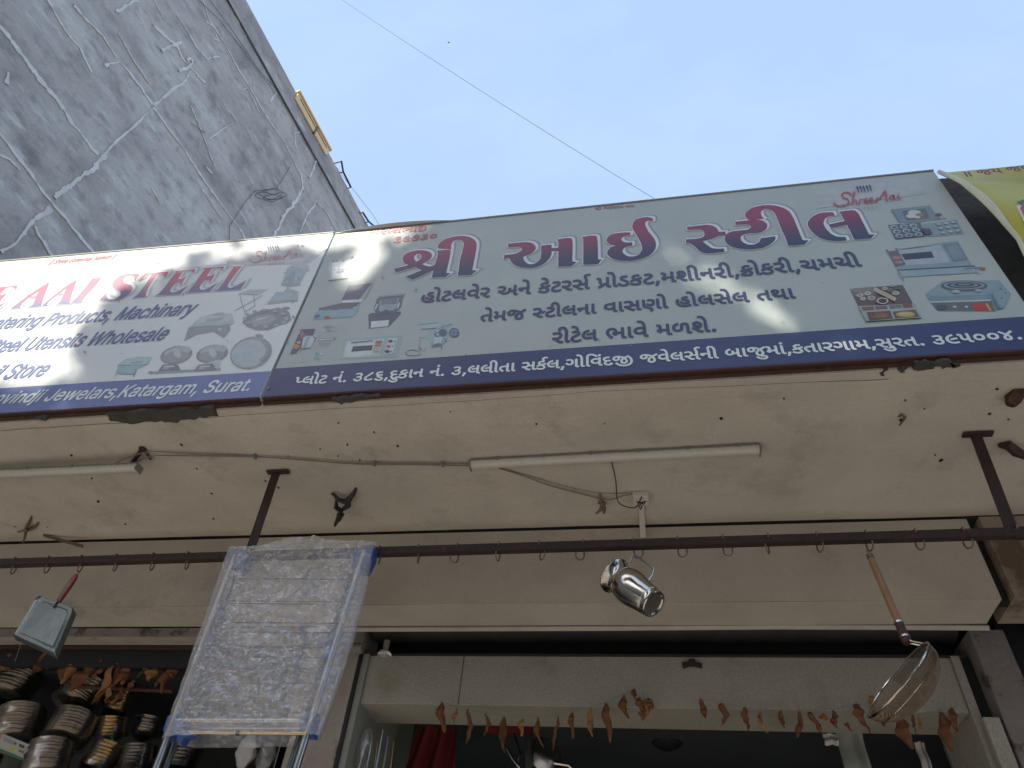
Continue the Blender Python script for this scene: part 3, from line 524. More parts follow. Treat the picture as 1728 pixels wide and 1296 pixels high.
59:(265,((207,-23,143,-7,121,6,86,46,70,90,65,126,65,622,52,682,36,726,-3,786,-29,799,-53,799,-73,788,-86,762,-87,686,-83,674,-91,654,-113,644,-177,644,-193,649,-206,662,-215,710,-215,762,-200,818,-181,856,-137,895,-85,916,-21,920,35,903,67,884,123,824,152,770,180,690,193,630,193,130,205,102,267,91,276,82,281,66,267,-12,243,-24),)),
60:(0,((-199,-291,-295,-267,-343,-243,-373,-222,-463,-136,-480,-114,-480,-90,-465,-74,-411,-37,-387,-37,-323,-108,-283,-139,-235,-163,-191,-172,-135,-172,-111,-167,-91,-156,-82,-142,-82,-114,-95,-101,-113,-94,-163,-92,-223,-112,-239,-107,-248,-98,-268,-50,-275,-26,-272,-14,-251,3,-191,20,-115,24,-87,19,-23,-8,22,-58,38,-102,39,-158,30,-190,17,-216,-25,-258,-59,-275,-103,-288),)),
65:(0,((-172,618,-193,631,-227,727,-260,781,-284,796,-308,801,-364,794,-376,798,-389,811,-413,879,-409,895,-400,904,-380,912,-328,921,-268,916,-212,896,-158,847,-135,811,-115,767,-79,643,-88,625,-104,618),)),
68:(265,((205,-23,145,-7,123,6,88,42,72,82,67,106,67,598,77,622,42,718,22,758,1,784,-35,800,-67,800,-99,793,-111,797,-124,810,-144,870,-144,894,-127,907,-71,920,-23,920,17,911,61,891,81,876,126,818,166,722,186,646,182,630,169,618,189,604,195,586,195,118,209,101,265,91,274,82,279,66,275,6,269,-12,245,-24),)),
76:(551,((247,75,183,91,143,111,83,166,62,204,50,240,41,280,41,328,50,372,74,428,117,480,159,509,211,529,259,538,299,535,339,529,407,501,463,450,488,408,500,372,509,328,509,280,488,204,459,158,425,124,399,107,343,83,299,74),(241,200,299,198,315,203,347,222,372,260,377,280,377,340,372,356,363,374,341,396,327,405,303,411,259,414,239,409,211,394,178,352,171,304,178,256,211,214),)),
79:(551,((248,-33,172,-13,110,24,44,94,23,124,16,144,19,156,32,169,84,201,108,209,126,200,188,122,232,95,268,86,292,86,328,95,354,112,365,128,369,144,370,184,365,208,346,240,332,252,244,230,212,226,196,231,183,252,170,320,175,340,184,349,284,367,332,387,342,396,353,412,358,448,353,468,344,482,324,495,284,506,248,506,192,497,136,476,124,479,111,496,88,564,91,576,104,589,200,621,232,626,336,622,388,605,424,582,457,544,477,496,486,452,481,400,461,348,439,320,481,248,498,184,498,140,477,72,436,18,388,-13,312,-34),)),
80:(551,((242,-33,194,-21,170,-9,124,32,105,64,88,128,92,180,109,232,141,288,190,348,118,418,6,514,-11,532,-14,544,-10,558,42,618,58,625,74,621,178,530,270,438,282,438,362,518,478,621,490,624,506,618,562,558,566,544,563,532,554,522,361,348,419,256,444,172,444,112,431,64,419,40,386,2,346,-21,294,-34),(248,88,286,87,303,96,316,120,311,188,279,248,274,253,266,250,237,212,225,188,216,152,221,112,234,94),)),
81:(551,((484,-23,412,-3,368,36,347,90,340,153,264,136,208,141,160,157,128,180,103,210,87,242,74,290,69,478,60,491,12,497,-9,510,-14,530,-1,602,8,611,24,616,84,611,144,587,170,562,185,538,198,494,198,398,202,302,218,266,248,256,268,256,304,265,338,286,342,294,342,598,347,614,356,623,372,627,432,619,456,611,465,602,470,586,470,130,475,110,482,102,544,91,553,82,558,66,544,-12,520,-24),)),
82:(551,((303,-97,231,-81,163,-49,107,-6,53,48,47,64,50,76,65,92,119,129,135,134,155,126,201,76,267,35,323,22,347,22,375,27,391,35,396,44,396,64,385,84,239,155,185,196,166,224,154,260,152,300,98,360,73,420,69,468,74,492,94,540,123,574,143,589,207,617,251,626,291,626,367,622,427,606,437,584,420,508,411,499,395,494,323,506,283,506,235,497,214,484,202,464,202,428,211,410,227,396,315,418,411,414,451,405,461,396,467,380,461,344,448,300,439,291,299,294,285,288,281,280,295,263,435,197,461,180,500,140,512,120,525,80,525,28,516,-4,499,-34,473,-60,435,-81,395,-93,367,-98),)),
83:(551,((263,-32,219,-24,151,4,119,27,87,59,54,109,34,153,9,233,2,269,6,285,15,294,47,303,103,310,121,305,132,285,146,221,158,189,191,131,209,113,239,96,283,87,327,92,363,111,388,161,401,233,395,239,311,243,247,260,187,288,149,321,118,365,102,417,101,477,106,497,126,545,163,587,203,610,239,622,315,627,375,610,409,593,461,545,476,525,504,469,520,421,533,349,533,217,520,149,488,69,443,15,407,-8,363,-24,319,-33),(361,361,395,360,397,373,380,433,360,469,337,493,319,502,299,507,273,505,253,497,234,473,233,425,242,405,255,392,291,372),)),
84:(551,((242,-33,202,-25,142,-1,100,32,69,72,48,140,48,184,65,248,97,304,140,356,406,621,418,624,432,620,492,560,499,544,494,526,440,472,214,246,193,216,181,188,180,136,186,122,202,106,222,95,258,86,294,86,370,103,442,141,462,145,482,134,511,80,519,60,515,44,482,19,394,-17,306,-34),)),
85:(551,((306,-33,242,-21,170,7,130,34,86,78,49,144,33,192,24,244,28,332,49,400,92,472,152,532,246,589,346,625,362,621,371,612,396,532,384,508,278,465,232,436,193,396,169,352,156,296,156,240,165,196,189,152,214,126,266,99,306,90,390,90,486,114,502,109,519,84,543,20,530,-1,466,-21,390,-34),(250,207,234,214,225,228,205,300,209,316,220,328,474,386,496,376,507,348,520,296,515,280,504,268),)),
131:(0,((-182,609,-204,622,-219,650,-244,734,-243,782,-227,834,-214,856,-170,895,-130,911,-90,920,-38,920,30,901,50,892,59,882,62,870,38,800,26,789,14,786,-38,804,-82,804,-98,796,-115,774,-118,746,-115,714,-85,646,-89,630,-110,617),)),
153:(388,((236,138,188,150,148,170,103,215,83,255,70,307,70,459,65,483,52,492,12,493,-4,498,-13,507,-18,523,-5,603,16,616,72,613,116,600,146,583,162,567,185,531,194,499,198,467,198,315,212,277,232,262,252,257,292,257,332,270,364,292,388,292,401,279,429,211,425,195,410,179,360,154,292,137),)),
165:(529,((383,-23,307,-3,267,17,235,40,173,102,129,162,95,164,51,177,27,192,14,210,5,238,6,262,14,286,39,311,75,324,111,324,151,311,167,301,183,301,243,336,272,382,277,406,272,454,249,486,227,499,211,504,139,504,59,477,43,481,34,490,10,554,10,578,23,591,43,599,115,620,199,628,255,619,315,595,365,550,388,510,405,446,404,386,471,384,523,403,539,399,552,386,572,314,567,300,551,285,483,264,395,264,355,271,313,230,256,194,265,178,323,125,367,105,431,100,447,95,456,86,460,70,448,-10,439,-19,423,-24),)),
204:(517,((228,-33,144,-17,92,3,32,35,-1,60,-4,72,3,92,52,153,76,153,108,136,100,156,103,168,168,248,160,249,60,215,44,219,31,232,11,308,15,320,28,333,125,360,125,368,115,380,95,428,90,468,111,540,150,584,184,605,256,626,340,626,404,613,422,604,430,584,417,524,404,502,384,494,320,506,256,501,227,480,222,468,222,444,234,420,254,400,264,398,468,461,488,457,496,450,521,384,524,372,520,358,508,347,392,317,389,312,434,272,473,216,490,152,481,92,458,44,422,8,376,-17,300,-34),(238,88,280,86,312,91,328,95,353,116,358,128,357,164,340,194,318,216,304,225,296,222,206,100,212,91),)),
224:(568,((88,-28,31,45,31,69,44,82,166,157,114,201,87,245,70,309,70,461,65,481,44,494,-4,500,-13,509,-18,533,-5,601,4,610,20,615,64,615,100,606,138,589,173,553,189,517,198,469,198,317,203,293,216,271,236,260,304,260,366,293,370,301,370,417,370,597,375,613,384,622,400,627,464,618,484,610,493,601,498,585,498,117,512,100,556,98,577,85,582,41,573,-11,564,-20,548,-25,492,-21,440,-4,410,17,391,41,375,81,368,152,120,-24,100,-31),)),
234:(720,((659,-23,635,-19,583,1,543,40,525,86,519,165,299,21,283,17,269,22,214,94,214,118,235,135,386,226,271,263,247,255,87,153,59,142,45,146,-2,214,-9,234,-6,246,3,255,133,326,93,362,70,394,54,438,49,482,62,526,75,552,95,576,139,607,171,619,219,628,279,624,323,611,357,594,389,562,408,530,417,502,421,458,416,434,404,398,374,350,515,316,521,322,521,598,526,614,535,623,551,627,603,620,637,610,649,586,649,122,663,101,719,91,728,82,733,66,729,6,723,-12,699,-24),(243,398,255,404,284,438,289,450,289,482,281,498,263,507,227,508,211,507,191,496,178,478,177,458,182,442,199,424),)),
443:(992,((527,-168,451,-156,363,-128,283,-84,247,-57,179,11,130,77,130,101,143,114,203,150,223,154,245,141,289,81,335,35,383,0,431,-24,519,-45,623,-45,671,-36,743,-4,775,19,808,61,824,93,841,161,841,249,833,297,820,341,788,405,733,477,727,478,659,435,657,425,696,373,728,297,741,237,741,169,736,145,724,109,703,75,655,36,591,15,519,15,475,28,447,43,398,97,378,149,369,193,373,253,394,321,419,367,472,437,447,454,375,487,372,481,381,441,376,385,348,317,313,281,275,260,227,247,163,247,115,260,91,272,53,305,38,325,26,349,9,409,9,449,26,509,43,539,85,581,119,602,183,623,211,627,315,623,391,606,459,582,507,558,571,516,647,570,695,598,731,614,763,615,781,609,817,573,896,469,936,389,961,305,969,257,969,161,964,125,936,33,881,-51,837,-91,799,-116,707,-152,611,-169),(529,137,579,136,596,145,612,177,613,237,608,261,596,297,573,337,559,350,543,335,510,277,502,249,502,173,515,147),(173,369,207,367,223,372,235,379,248,397,253,421,248,473,235,503,219,507,195,506,167,494,142,461,137,445,137,413,142,397,159,375),)),
696:(268,((58,-152,40,-143,33,-123,60,-11,85,125,94,134,110,139,204,137,214,134,227,121,231,97,203,5,143,-139,134,-148,118,-153),)),
698:(268,((128,-37,96,-25,71,0,58,40,58,68,71,108,90,128,132,145,156,143,196,129,216,110,230,68,230,40,221,8,198,-20,156,-37),)),
741:(599,((196,-23,178,-14,170,6,170,590,178,610,196,619,272,619,290,610,298,590,298,6,290,-14,272,-23),(416,-23,398,-14,390,6,390,590,398,610,416,619,492,619,510,610,518,590,518,6,510,-14,492,-23),)),
1067:(730,((328,-27,252,-7,186,30,116,101,74,170,54,226,42,298,42,430,58,514,78,566,98,602,152,668,184,695,244,731,276,743,336,756,432,756,476,747,560,711,596,684,630,650,661,606,685,554,694,522,693,494,676,480,576,481,562,494,541,550,522,574,480,607,440,623,392,632,328,623,280,603,234,566,214,538,186,478,170,390,170,338,178,282,190,238,206,202,234,162,272,129,312,109,368,96,400,96,428,101,488,125,517,146,536,169,562,234,576,247,676,248,693,234,689,186,657,114,634,82,573,26,524,-3,464,-23,436,-28),)),
1097:(562,((180,-30,112,-6,90,11,47,59,26,111,26,195,31,215,54,255,80,281,108,300,180,325,332,345,368,354,377,367,373,395,360,425,336,444,308,453,256,453,224,444,194,427,152,378,128,378,52,402,39,415,39,431,67,479,110,523,160,552,248,573,308,573,360,564,404,548,426,535,481,475,501,419,506,375,504,-6,488,-19,396,-19,379,-5,376,18,344,-6,300,-26,276,-31),(222,87,264,85,300,94,336,114,353,131,373,175,378,235,360,237,320,229,212,212,176,196,163,183,154,163,159,123,172,106),)),
1116:(327,((194,-24,166,-16,124,9,94,44,81,69,72,105,72,445,66,451,2,452,-10,464,-12,549,2,566,70,569,72,677,86,694,186,694,199,681,200,657,202,568,294,567,312,549,312,469,302,455,294,451,206,451,200,445,200,133,209,105,222,96,238,91,294,95,308,85,328,1,310,-20,286,-25),)),
1101:(583,((251,-29,195,-13,135,22,90,68,62,112,46,152,33,212,33,328,54,408,93,476,159,537,223,565,311,574,383,561,448,528,503,474,536,412,553,328,553,240,539,223,164,220,174,176,199,131,223,111,271,91,319,86,359,95,399,120,419,154,439,170,527,149,544,132,544,112,523,71,483,26,451,3,411,-17,359,-30),(166,340,419,340,412,372,386,416,355,441,311,454,283,454,247,445,203,418,178,380),)),
1114:(376,((69,-21,55,-4,56,552,73,566,165,566,182,552,183,532,189,529,245,565,285,574,329,574,361,573,374,560,374,460,361,447,301,450,257,441,233,429,208,408,188,364,183,332,182,-8,165,-22),)),
1105:(242,((73,-21,59,-4,59,548,77,566,173,565,187,548,187,-4,169,-22),(105,615,77,627,51,652,43,672,43,720,55,740,85,765,101,770,141,770,166,760,198,728,203,712,202,672,183,640,161,623,133,614),)),
1110:(591,((69,-21,55,-4,55,548,69,565,169,565,182,552,185,521,241,557,277,569,313,574,349,574,397,565,421,557,453,538,502,484,526,428,535,364,535,156,533,-10,517,-22,425,-22,411,-12,407,-4,407,336,394,396,375,428,345,445,313,454,257,445,232,432,209,410,187,352,183,316,182,-8,165,-22),)),
1103:(613,((235,-233,175,-217,121,-188,67,-133,54,-112,54,-96,123,-47,151,-42,197,-88,247,-113,271,-118,323,-118,359,-109,392,-92,416,-64,429,-16,428,40,423,42,379,7,347,-5,327,-10,239,-10,163,15,105,60,58,128,42,172,33,216,33,336,55,418,86,472,123,514,159,541,199,561,271,574,331,570,387,549,427,517,430,552,443,565,539,566,556,552,557,-44,536,-120,517,-148,483,-182,423,-217,355,-234),(281,108,303,106,331,111,379,134,396,152,416,192,429,252,424,332,412,372,396,404,367,433,343,445,311,453,263,449,239,441,215,426,182,380,161,304,165,228,186,168,207,140,231,123),)),
1032:(269,()),
1080:(639,((80,-21,66,-4,67,732,84,746,392,746,460,729,492,713,530,684,564,646,585,608,606,524,602,440,589,392,573,360,550,328,501,284,440,255,360,242,204,241,201,-8,184,-22),(203,368,364,366,408,379,432,394,449,412,461,436,474,492,461,556,440,590,404,613,352,626,204,625),)),
1111:(600,((247,-29,191,-13,155,7,93,64,74,92,54,132,33,212,33,328,37,352,50,400,74,448,93,476,143,525,191,553,243,569,287,574,351,570,399,557,451,529,493,492,524,452,548,404,565,340,569,312,565,200,548,136,524,88,493,48,440,4,387,-21,347,-30),(285,88,307,86,335,91,371,107,393,124,420,168,432,204,441,256,436,316,412,388,383,425,347,445,317,452,287,454,263,449,219,426,194,396,178,364,161,296,166,216,178,176,194,144,217,116,235,103),)),
1100:(612,((235,-29,191,-17,145,8,105,44,62,108,42,164,33,208,33,332,46,392,70,448,101,492,147,533,199,561,271,574,331,570,379,553,427,517,429,664,429,728,443,745,539,746,557,728,556,-8,539,-22,443,-21,430,-8,427,27,383,-9,347,-25,327,-30),(281,88,303,86,339,95,383,123,412,176,429,256,425,320,404,388,371,429,343,445,311,453,283,454,247,445,205,416,178,368,161,300,165,220,186,156,199,135,225,108,251,95),)),
1117:(591,((213,-24,173,-12,129,15,88,61,68,105,59,145,55,197,55,549,65,563,73,567,165,567,182,553,183,217,192,161,209,128,237,104,293,91,349,108,382,137,402,185,407,217,407,549,417,563,425,567,517,567,535,549,534,-7,517,-21,425,-20,412,-7,409,32,377,4,325,-20,305,-25),)),
1099:(571,((247,-29,191,-13,135,22,91,67,54,132,33,212,33,328,50,400,91,474,139,522,167,541,211,561,243,569,319,574,375,565,419,549,447,533,503,482,536,424,540,396,523,379,447,358,431,359,414,376,395,414,371,433,335,449,287,454,251,445,221,428,202,408,178,364,161,296,166,216,178,176,194,144,217,116,235,103,291,86,347,95,393,124,418,172,435,186,455,185,527,165,541,148,536,116,512,72,471,26,439,3,399,-17,351,-30),)),
1115:(528,((205,-29,157,-17,117,3,71,44,44,88,35,116,37,142,49,153,117,170,145,169,158,156,173,123,193,103,245,86,281,86,317,95,345,110,358,124,366,144,362,164,346,184,321,197,181,231,129,255,97,278,64,320,56,340,51,360,51,428,60,456,77,486,137,541,181,561,221,570,257,574,309,570,373,557,433,518,474,464,486,436,486,416,469,399,405,382,385,382,371,392,353,422,333,441,289,457,261,458,225,449,191,428,179,400,184,380,195,364,221,351,357,317,393,305,430,284,461,258,490,212,499,176,499,132,490,96,474,64,441,26,409,3,369,-17,317,-30),)),
1044:(269,((45,-196,32,-183,31,-171,76,109,93,123,201,122,214,109,215,85,142,-179,121,-197),)),
1077:(903,((80,-21,66,-4,66,728,80,745,224,746,241,732,417,284,452,183,663,732,680,746,820,745,834,728,834,304,834,-4,821,-20,724,-22,707,-8,704,484,513,-4,492,-22,404,-21,391,-8,196,484,197,-8,180,-22),)),
1104:(591,((69,-21,55,-4,55,728,68,744,165,746,182,732,185,521,241,557,277,569,313,574,349,574,397,565,421,557,453,538,497,494,514,464,531,408,535,336,535,-4,523,-20,425,-22,408,-8,407,336,402,372,394,396,375,428,333,449,293,454,257,445,229,430,208,408,188,356,183,316,182,-8,165,-22),)),
1121:(562,((82,-225,65,-220,48,-200,69,-116,86,-102,134,-109,164,-100,180,-84,196,-52,212,0,9,528,9,552,26,566,126,566,142,554,277,172,282,169,289,192,418,550,438,566,538,566,556,548,532,472,304,-120,282,-154,260,-176,236,-200,206,-217,174,-226),)),
1083:(642,((257,-30,205,-18,149,6,117,29,83,63,63,91,43,139,39,159,43,199,57,209,157,208,174,191,179,163,205,126,265,98,329,89,393,102,437,125,457,146,466,163,475,191,474,211,459,243,433,264,409,276,229,330,189,346,133,381,89,426,67,463,59,495,59,571,67,607,97,657,141,701,169,720,213,740,261,753,369,756,417,748,453,736,513,701,561,653,582,615,595,571,593,538,577,525,477,526,463,539,454,575,445,589,409,616,353,633,293,633,241,616,211,595,195,571,187,543,191,515,209,487,257,458,437,404,497,376,541,345,578,303,598,263,607,207,603,155,590,111,566,71,501,10,441,-18,381,-31),)),
1108:(275,((157,-21,129,-13,91,16,76,36,59,80,55,120,55,728,73,746,165,746,177,738,183,728,183,152,187,116,193,99,209,94,249,98,265,86,283,16,283,0,269,-17,245,-22),)),
1085:(744,((312,-29,236,-9,204,7,158,40,132,67,99,112,79,160,66,244,66,728,70,736,84,746,184,746,201,732,202,232,227,164,254,132,312,103,356,94,392,94,424,102,464,115,506,148,533,196,542,228,542,728,546,736,560,746,660,746,677,732,678,236,669,172,645,112,616,71,584,38,540,7,472,-21,428,-30),)),
1087:(985,((217,-21,204,-8,196,16,16,676,7,728,21,745,121,746,143,728,277,203,283,208,420,732,437,746,555,744,571,720,700,216,705,200,716,236,840,724,857,745,965,745,979,732,979,716,779,-8,761,-22,649,-22,632,-8,493,505,488,500,351,-8,333,-22),)),
1038:(644,((227,-27,167,-11,135,5,95,36,58,82,42,114,33,146,33,230,54,286,73,314,163,398,130,442,98,506,89,550,89,590,98,634,123,680,153,710,207,743,283,756,355,747,395,731,424,710,447,688,472,650,485,606,485,550,479,524,464,490,445,462,399,416,347,374,463,234,468,238,477,270,482,326,495,339,587,340,603,328,605,266,596,214,580,170,554,122,644,14,644,-6,627,-20,519,-20,467,27,399,-11,359,-23,331,-28),(249,90,299,88,323,93,371,113,388,126,271,269,247,299,231,291,186,250,166,214,161,190,166,158,185,122,207,105),(267,474,331,522,352,554,357,582,348,610,331,627,311,635,275,636,243,623,222,590,222,546,242,506),)),
1082:(644,((80,-21,66,-4,66,728,78,744,392,746,472,725,525,692,573,636,597,580,606,532,601,444,581,384,568,362,528,318,483,284,633,8,633,-8,621,-20,504,-22,496,-18,483,-4,340,261,208,262,202,256,201,-8,184,-22),(203,388,364,386,412,399,444,418,465,456,474,508,465,552,442,592,408,613,352,626,204,625),)),
1071:(746,((328,-27,252,-7,204,17,170,42,112,105,70,178,50,242,42,298,42,430,54,502,66,538,102,610,164,680,204,711,252,735,332,756,428,756,488,743,520,731,552,715,604,676,644,632,669,594,698,514,697,494,684,481,580,480,562,494,541,542,522,570,501,590,460,615,416,628,372,632,340,627,280,603,234,566,202,518,186,478,170,390,174,302,198,218,234,162,280,125,340,101,368,96,404,96,448,105,508,136,533,162,557,206,570,250,568,263,404,264,390,274,386,282,386,366,400,383,688,384,706,366,706,282,697,202,685,162,642,86,589,34,520,-7,440,-28),)),
1118:(562,((230,-21,209,4,9,528,9,552,26,566,126,566,142,554,277,172,284,172,296,208,418,550,438,566,538,566,556,552,556,536,348,-8,330,-22),)),
1106:(242,((-21,-225,-35,-208,-34,-116,-21,-103,15,-102,33,-96,52,-68,57,-44,58,552,75,566,171,565,185,548,185,-72,180,-100,168,-136,151,-162,107,-201,51,-222),(107,615,70,632,46,660,41,672,41,716,49,732,83,765,99,770,135,770,159,765,196,728,201,716,201,672,189,648,159,623,131,614),)),
1074:(571,((213,-27,157,-11,129,5,68,62,48,98,35,138,27,206,28,254,45,268,149,267,163,250,163,186,172,154,185,129,203,110,249,93,277,92,301,97,334,114,358,146,371,198,371,518,372,734,389,748,485,748,502,734,503,170,494,126,465,65,433,28,397,1,353,-19,313,-28),)),
1119:(818,((194,-21,181,-8,169,24,21,512,16,548,30,565,130,566,147,552,246,200,341,548,362,566,462,565,479,548,569,204,576,204,585,244,670,550,690,566,786,566,804,548,803,532,643,4,639,-8,626,-21,530,-22,509,-4,410,345,405,340,307,-8,290,-22),)),
1075:(672,((80,-21,66,-4,68,734,84,746,184,746,201,732,204,413,512,745,644,746,662,728,658,712,542,588,394,432,379,408,665,8,664,-10,648,-22,532,-22,524,-18,292,306,280,313,203,232,201,-8,184,-22),)),
1109:(876,((69,-21,55,-4,55,548,73,566,169,565,182,552,185,521,225,553,261,569,281,574,353,574,381,565,411,548,457,497,517,549,585,574,665,574,689,569,733,549,751,536,794,484,810,448,819,400,819,-4,801,-22,705,-21,691,-4,691,72,691,376,686,400,671,428,645,445,617,454,577,453,545,441,528,428,508,392,503,372,502,-8,485,-22,393,-22,385,-18,375,-4,375,372,370,400,358,424,345,437,309,453,273,454,253,449,213,426,192,388,187,368,183,332,182,-8,165,-22),)),
1046:(269,((106,-23,89,-14,64,10,53,30,53,90,72,118,106,143,166,143,194,124,219,90,219,30,200,2,166,-23),)),
1124:(333,((120,-256,106,-238,106,966,124,984,212,983,226,966,226,-238,208,-256),)),
1078:(753,((80,-21,66,-4,68,734,84,746,200,746,222,728,552,211,555,732,572,746,668,746,678,740,686,728,684,-10,668,-22,552,-22,538,-12,200,521,201,-8,184,-22),)),
1084:(646,((272,-21,258,-4,258,620,252,626,40,627,26,644,26,728,44,746,372,746,604,745,618,728,618,644,600,626,391,624,390,-4,372,-22),)),
1069:(601,((80,-21,66,-4,67,732,84,746,532,746,550,728,549,640,532,626,204,625,203,432,508,430,524,418,526,324,512,307,204,305,202,108,208,102,540,101,554,84,553,-8,536,-22),)),
1076:(565,((80,-21,66,-4,67,732,84,746,184,746,201,732,202,424,203,104,524,101,538,84,537,-8,520,-22),)),
}
# glyph numbers of each printed line
LINES = {
'l1':(54,68,31,48,50,65,47,3,7,40,65,3,21,65,31,47,53,131,3,224,68,33,21,31,696,45,51,59,40,47,59,696,204,68,21,47,59,696,26,45,26,59),
'l2':(36,65,45,28,3,165,31,59,48,40,57,3,50,57,53,35,68,3,54,68,48,53,65,48,3,36,37,57),
'l3':(47,59,31,65,48,3,44,57,50,65,3,45,49,51,65,698),
'a1':(153,48,68,31,3,40,5,698,3,79,84,82,696,38,60,21,57,40,3,40,5,698,3,79,696,48,48,59,36,57,3,53,21,131,48,696,23,68,58,50,5,38,443,3,28,50,65,48,53,131,40,59,3,43,57,28,60,45,57,5,696,21,36,57,47,23,57,45,696,53,60,47,36,698,3,79,85,81,76,76,80,698),
'top':(234,59,3,23,35,65,51,57,46,3,40,45,6),
'n1':(23,35,65,51,44,57,10),
'n2':(82,85,83,79,76),
'y':(741,3,28,46,3,28,48,57),
'e1':(1067,1097,1116,1101,1114,1105,1110,1103,1032,1080,1114,1111,1100,1117,1099,1116,1115,1044,1032,1077,1097,1099,1104,1105,1110,1097,1114,1121),
'e2':(1083,1116,1101,1101,1108,1032,1085,1116,1101,1110,1115,1105,1108,1115,1032,1087,1104,1111,1108,1101,1115,1097,1108,1101),
'e3':(1038,1032,1082,1101,1116,1097,1105,1108,1032,1083,1116,1111,1114,1101),
'e4':(1071,1111,1118,1105,1110,1100,1106,1105,1032,1074,1101,1119,1101,1108,1097,1114,1115,1044,1075,1097,1116,1097,1114,1103,1097,1109,1044,1032,1083,1117,1114,1097,1116,1046),
'e5':(1124,1124,1032,1083,1104,1114,1101,1101,1032,1071,1097,1110,1101,1115,1104,1097,1121,1032,1078,1097,1109,1097,1104,1032,1124,1124),
'e6':(1083,1084,1069,1069,1076),
}
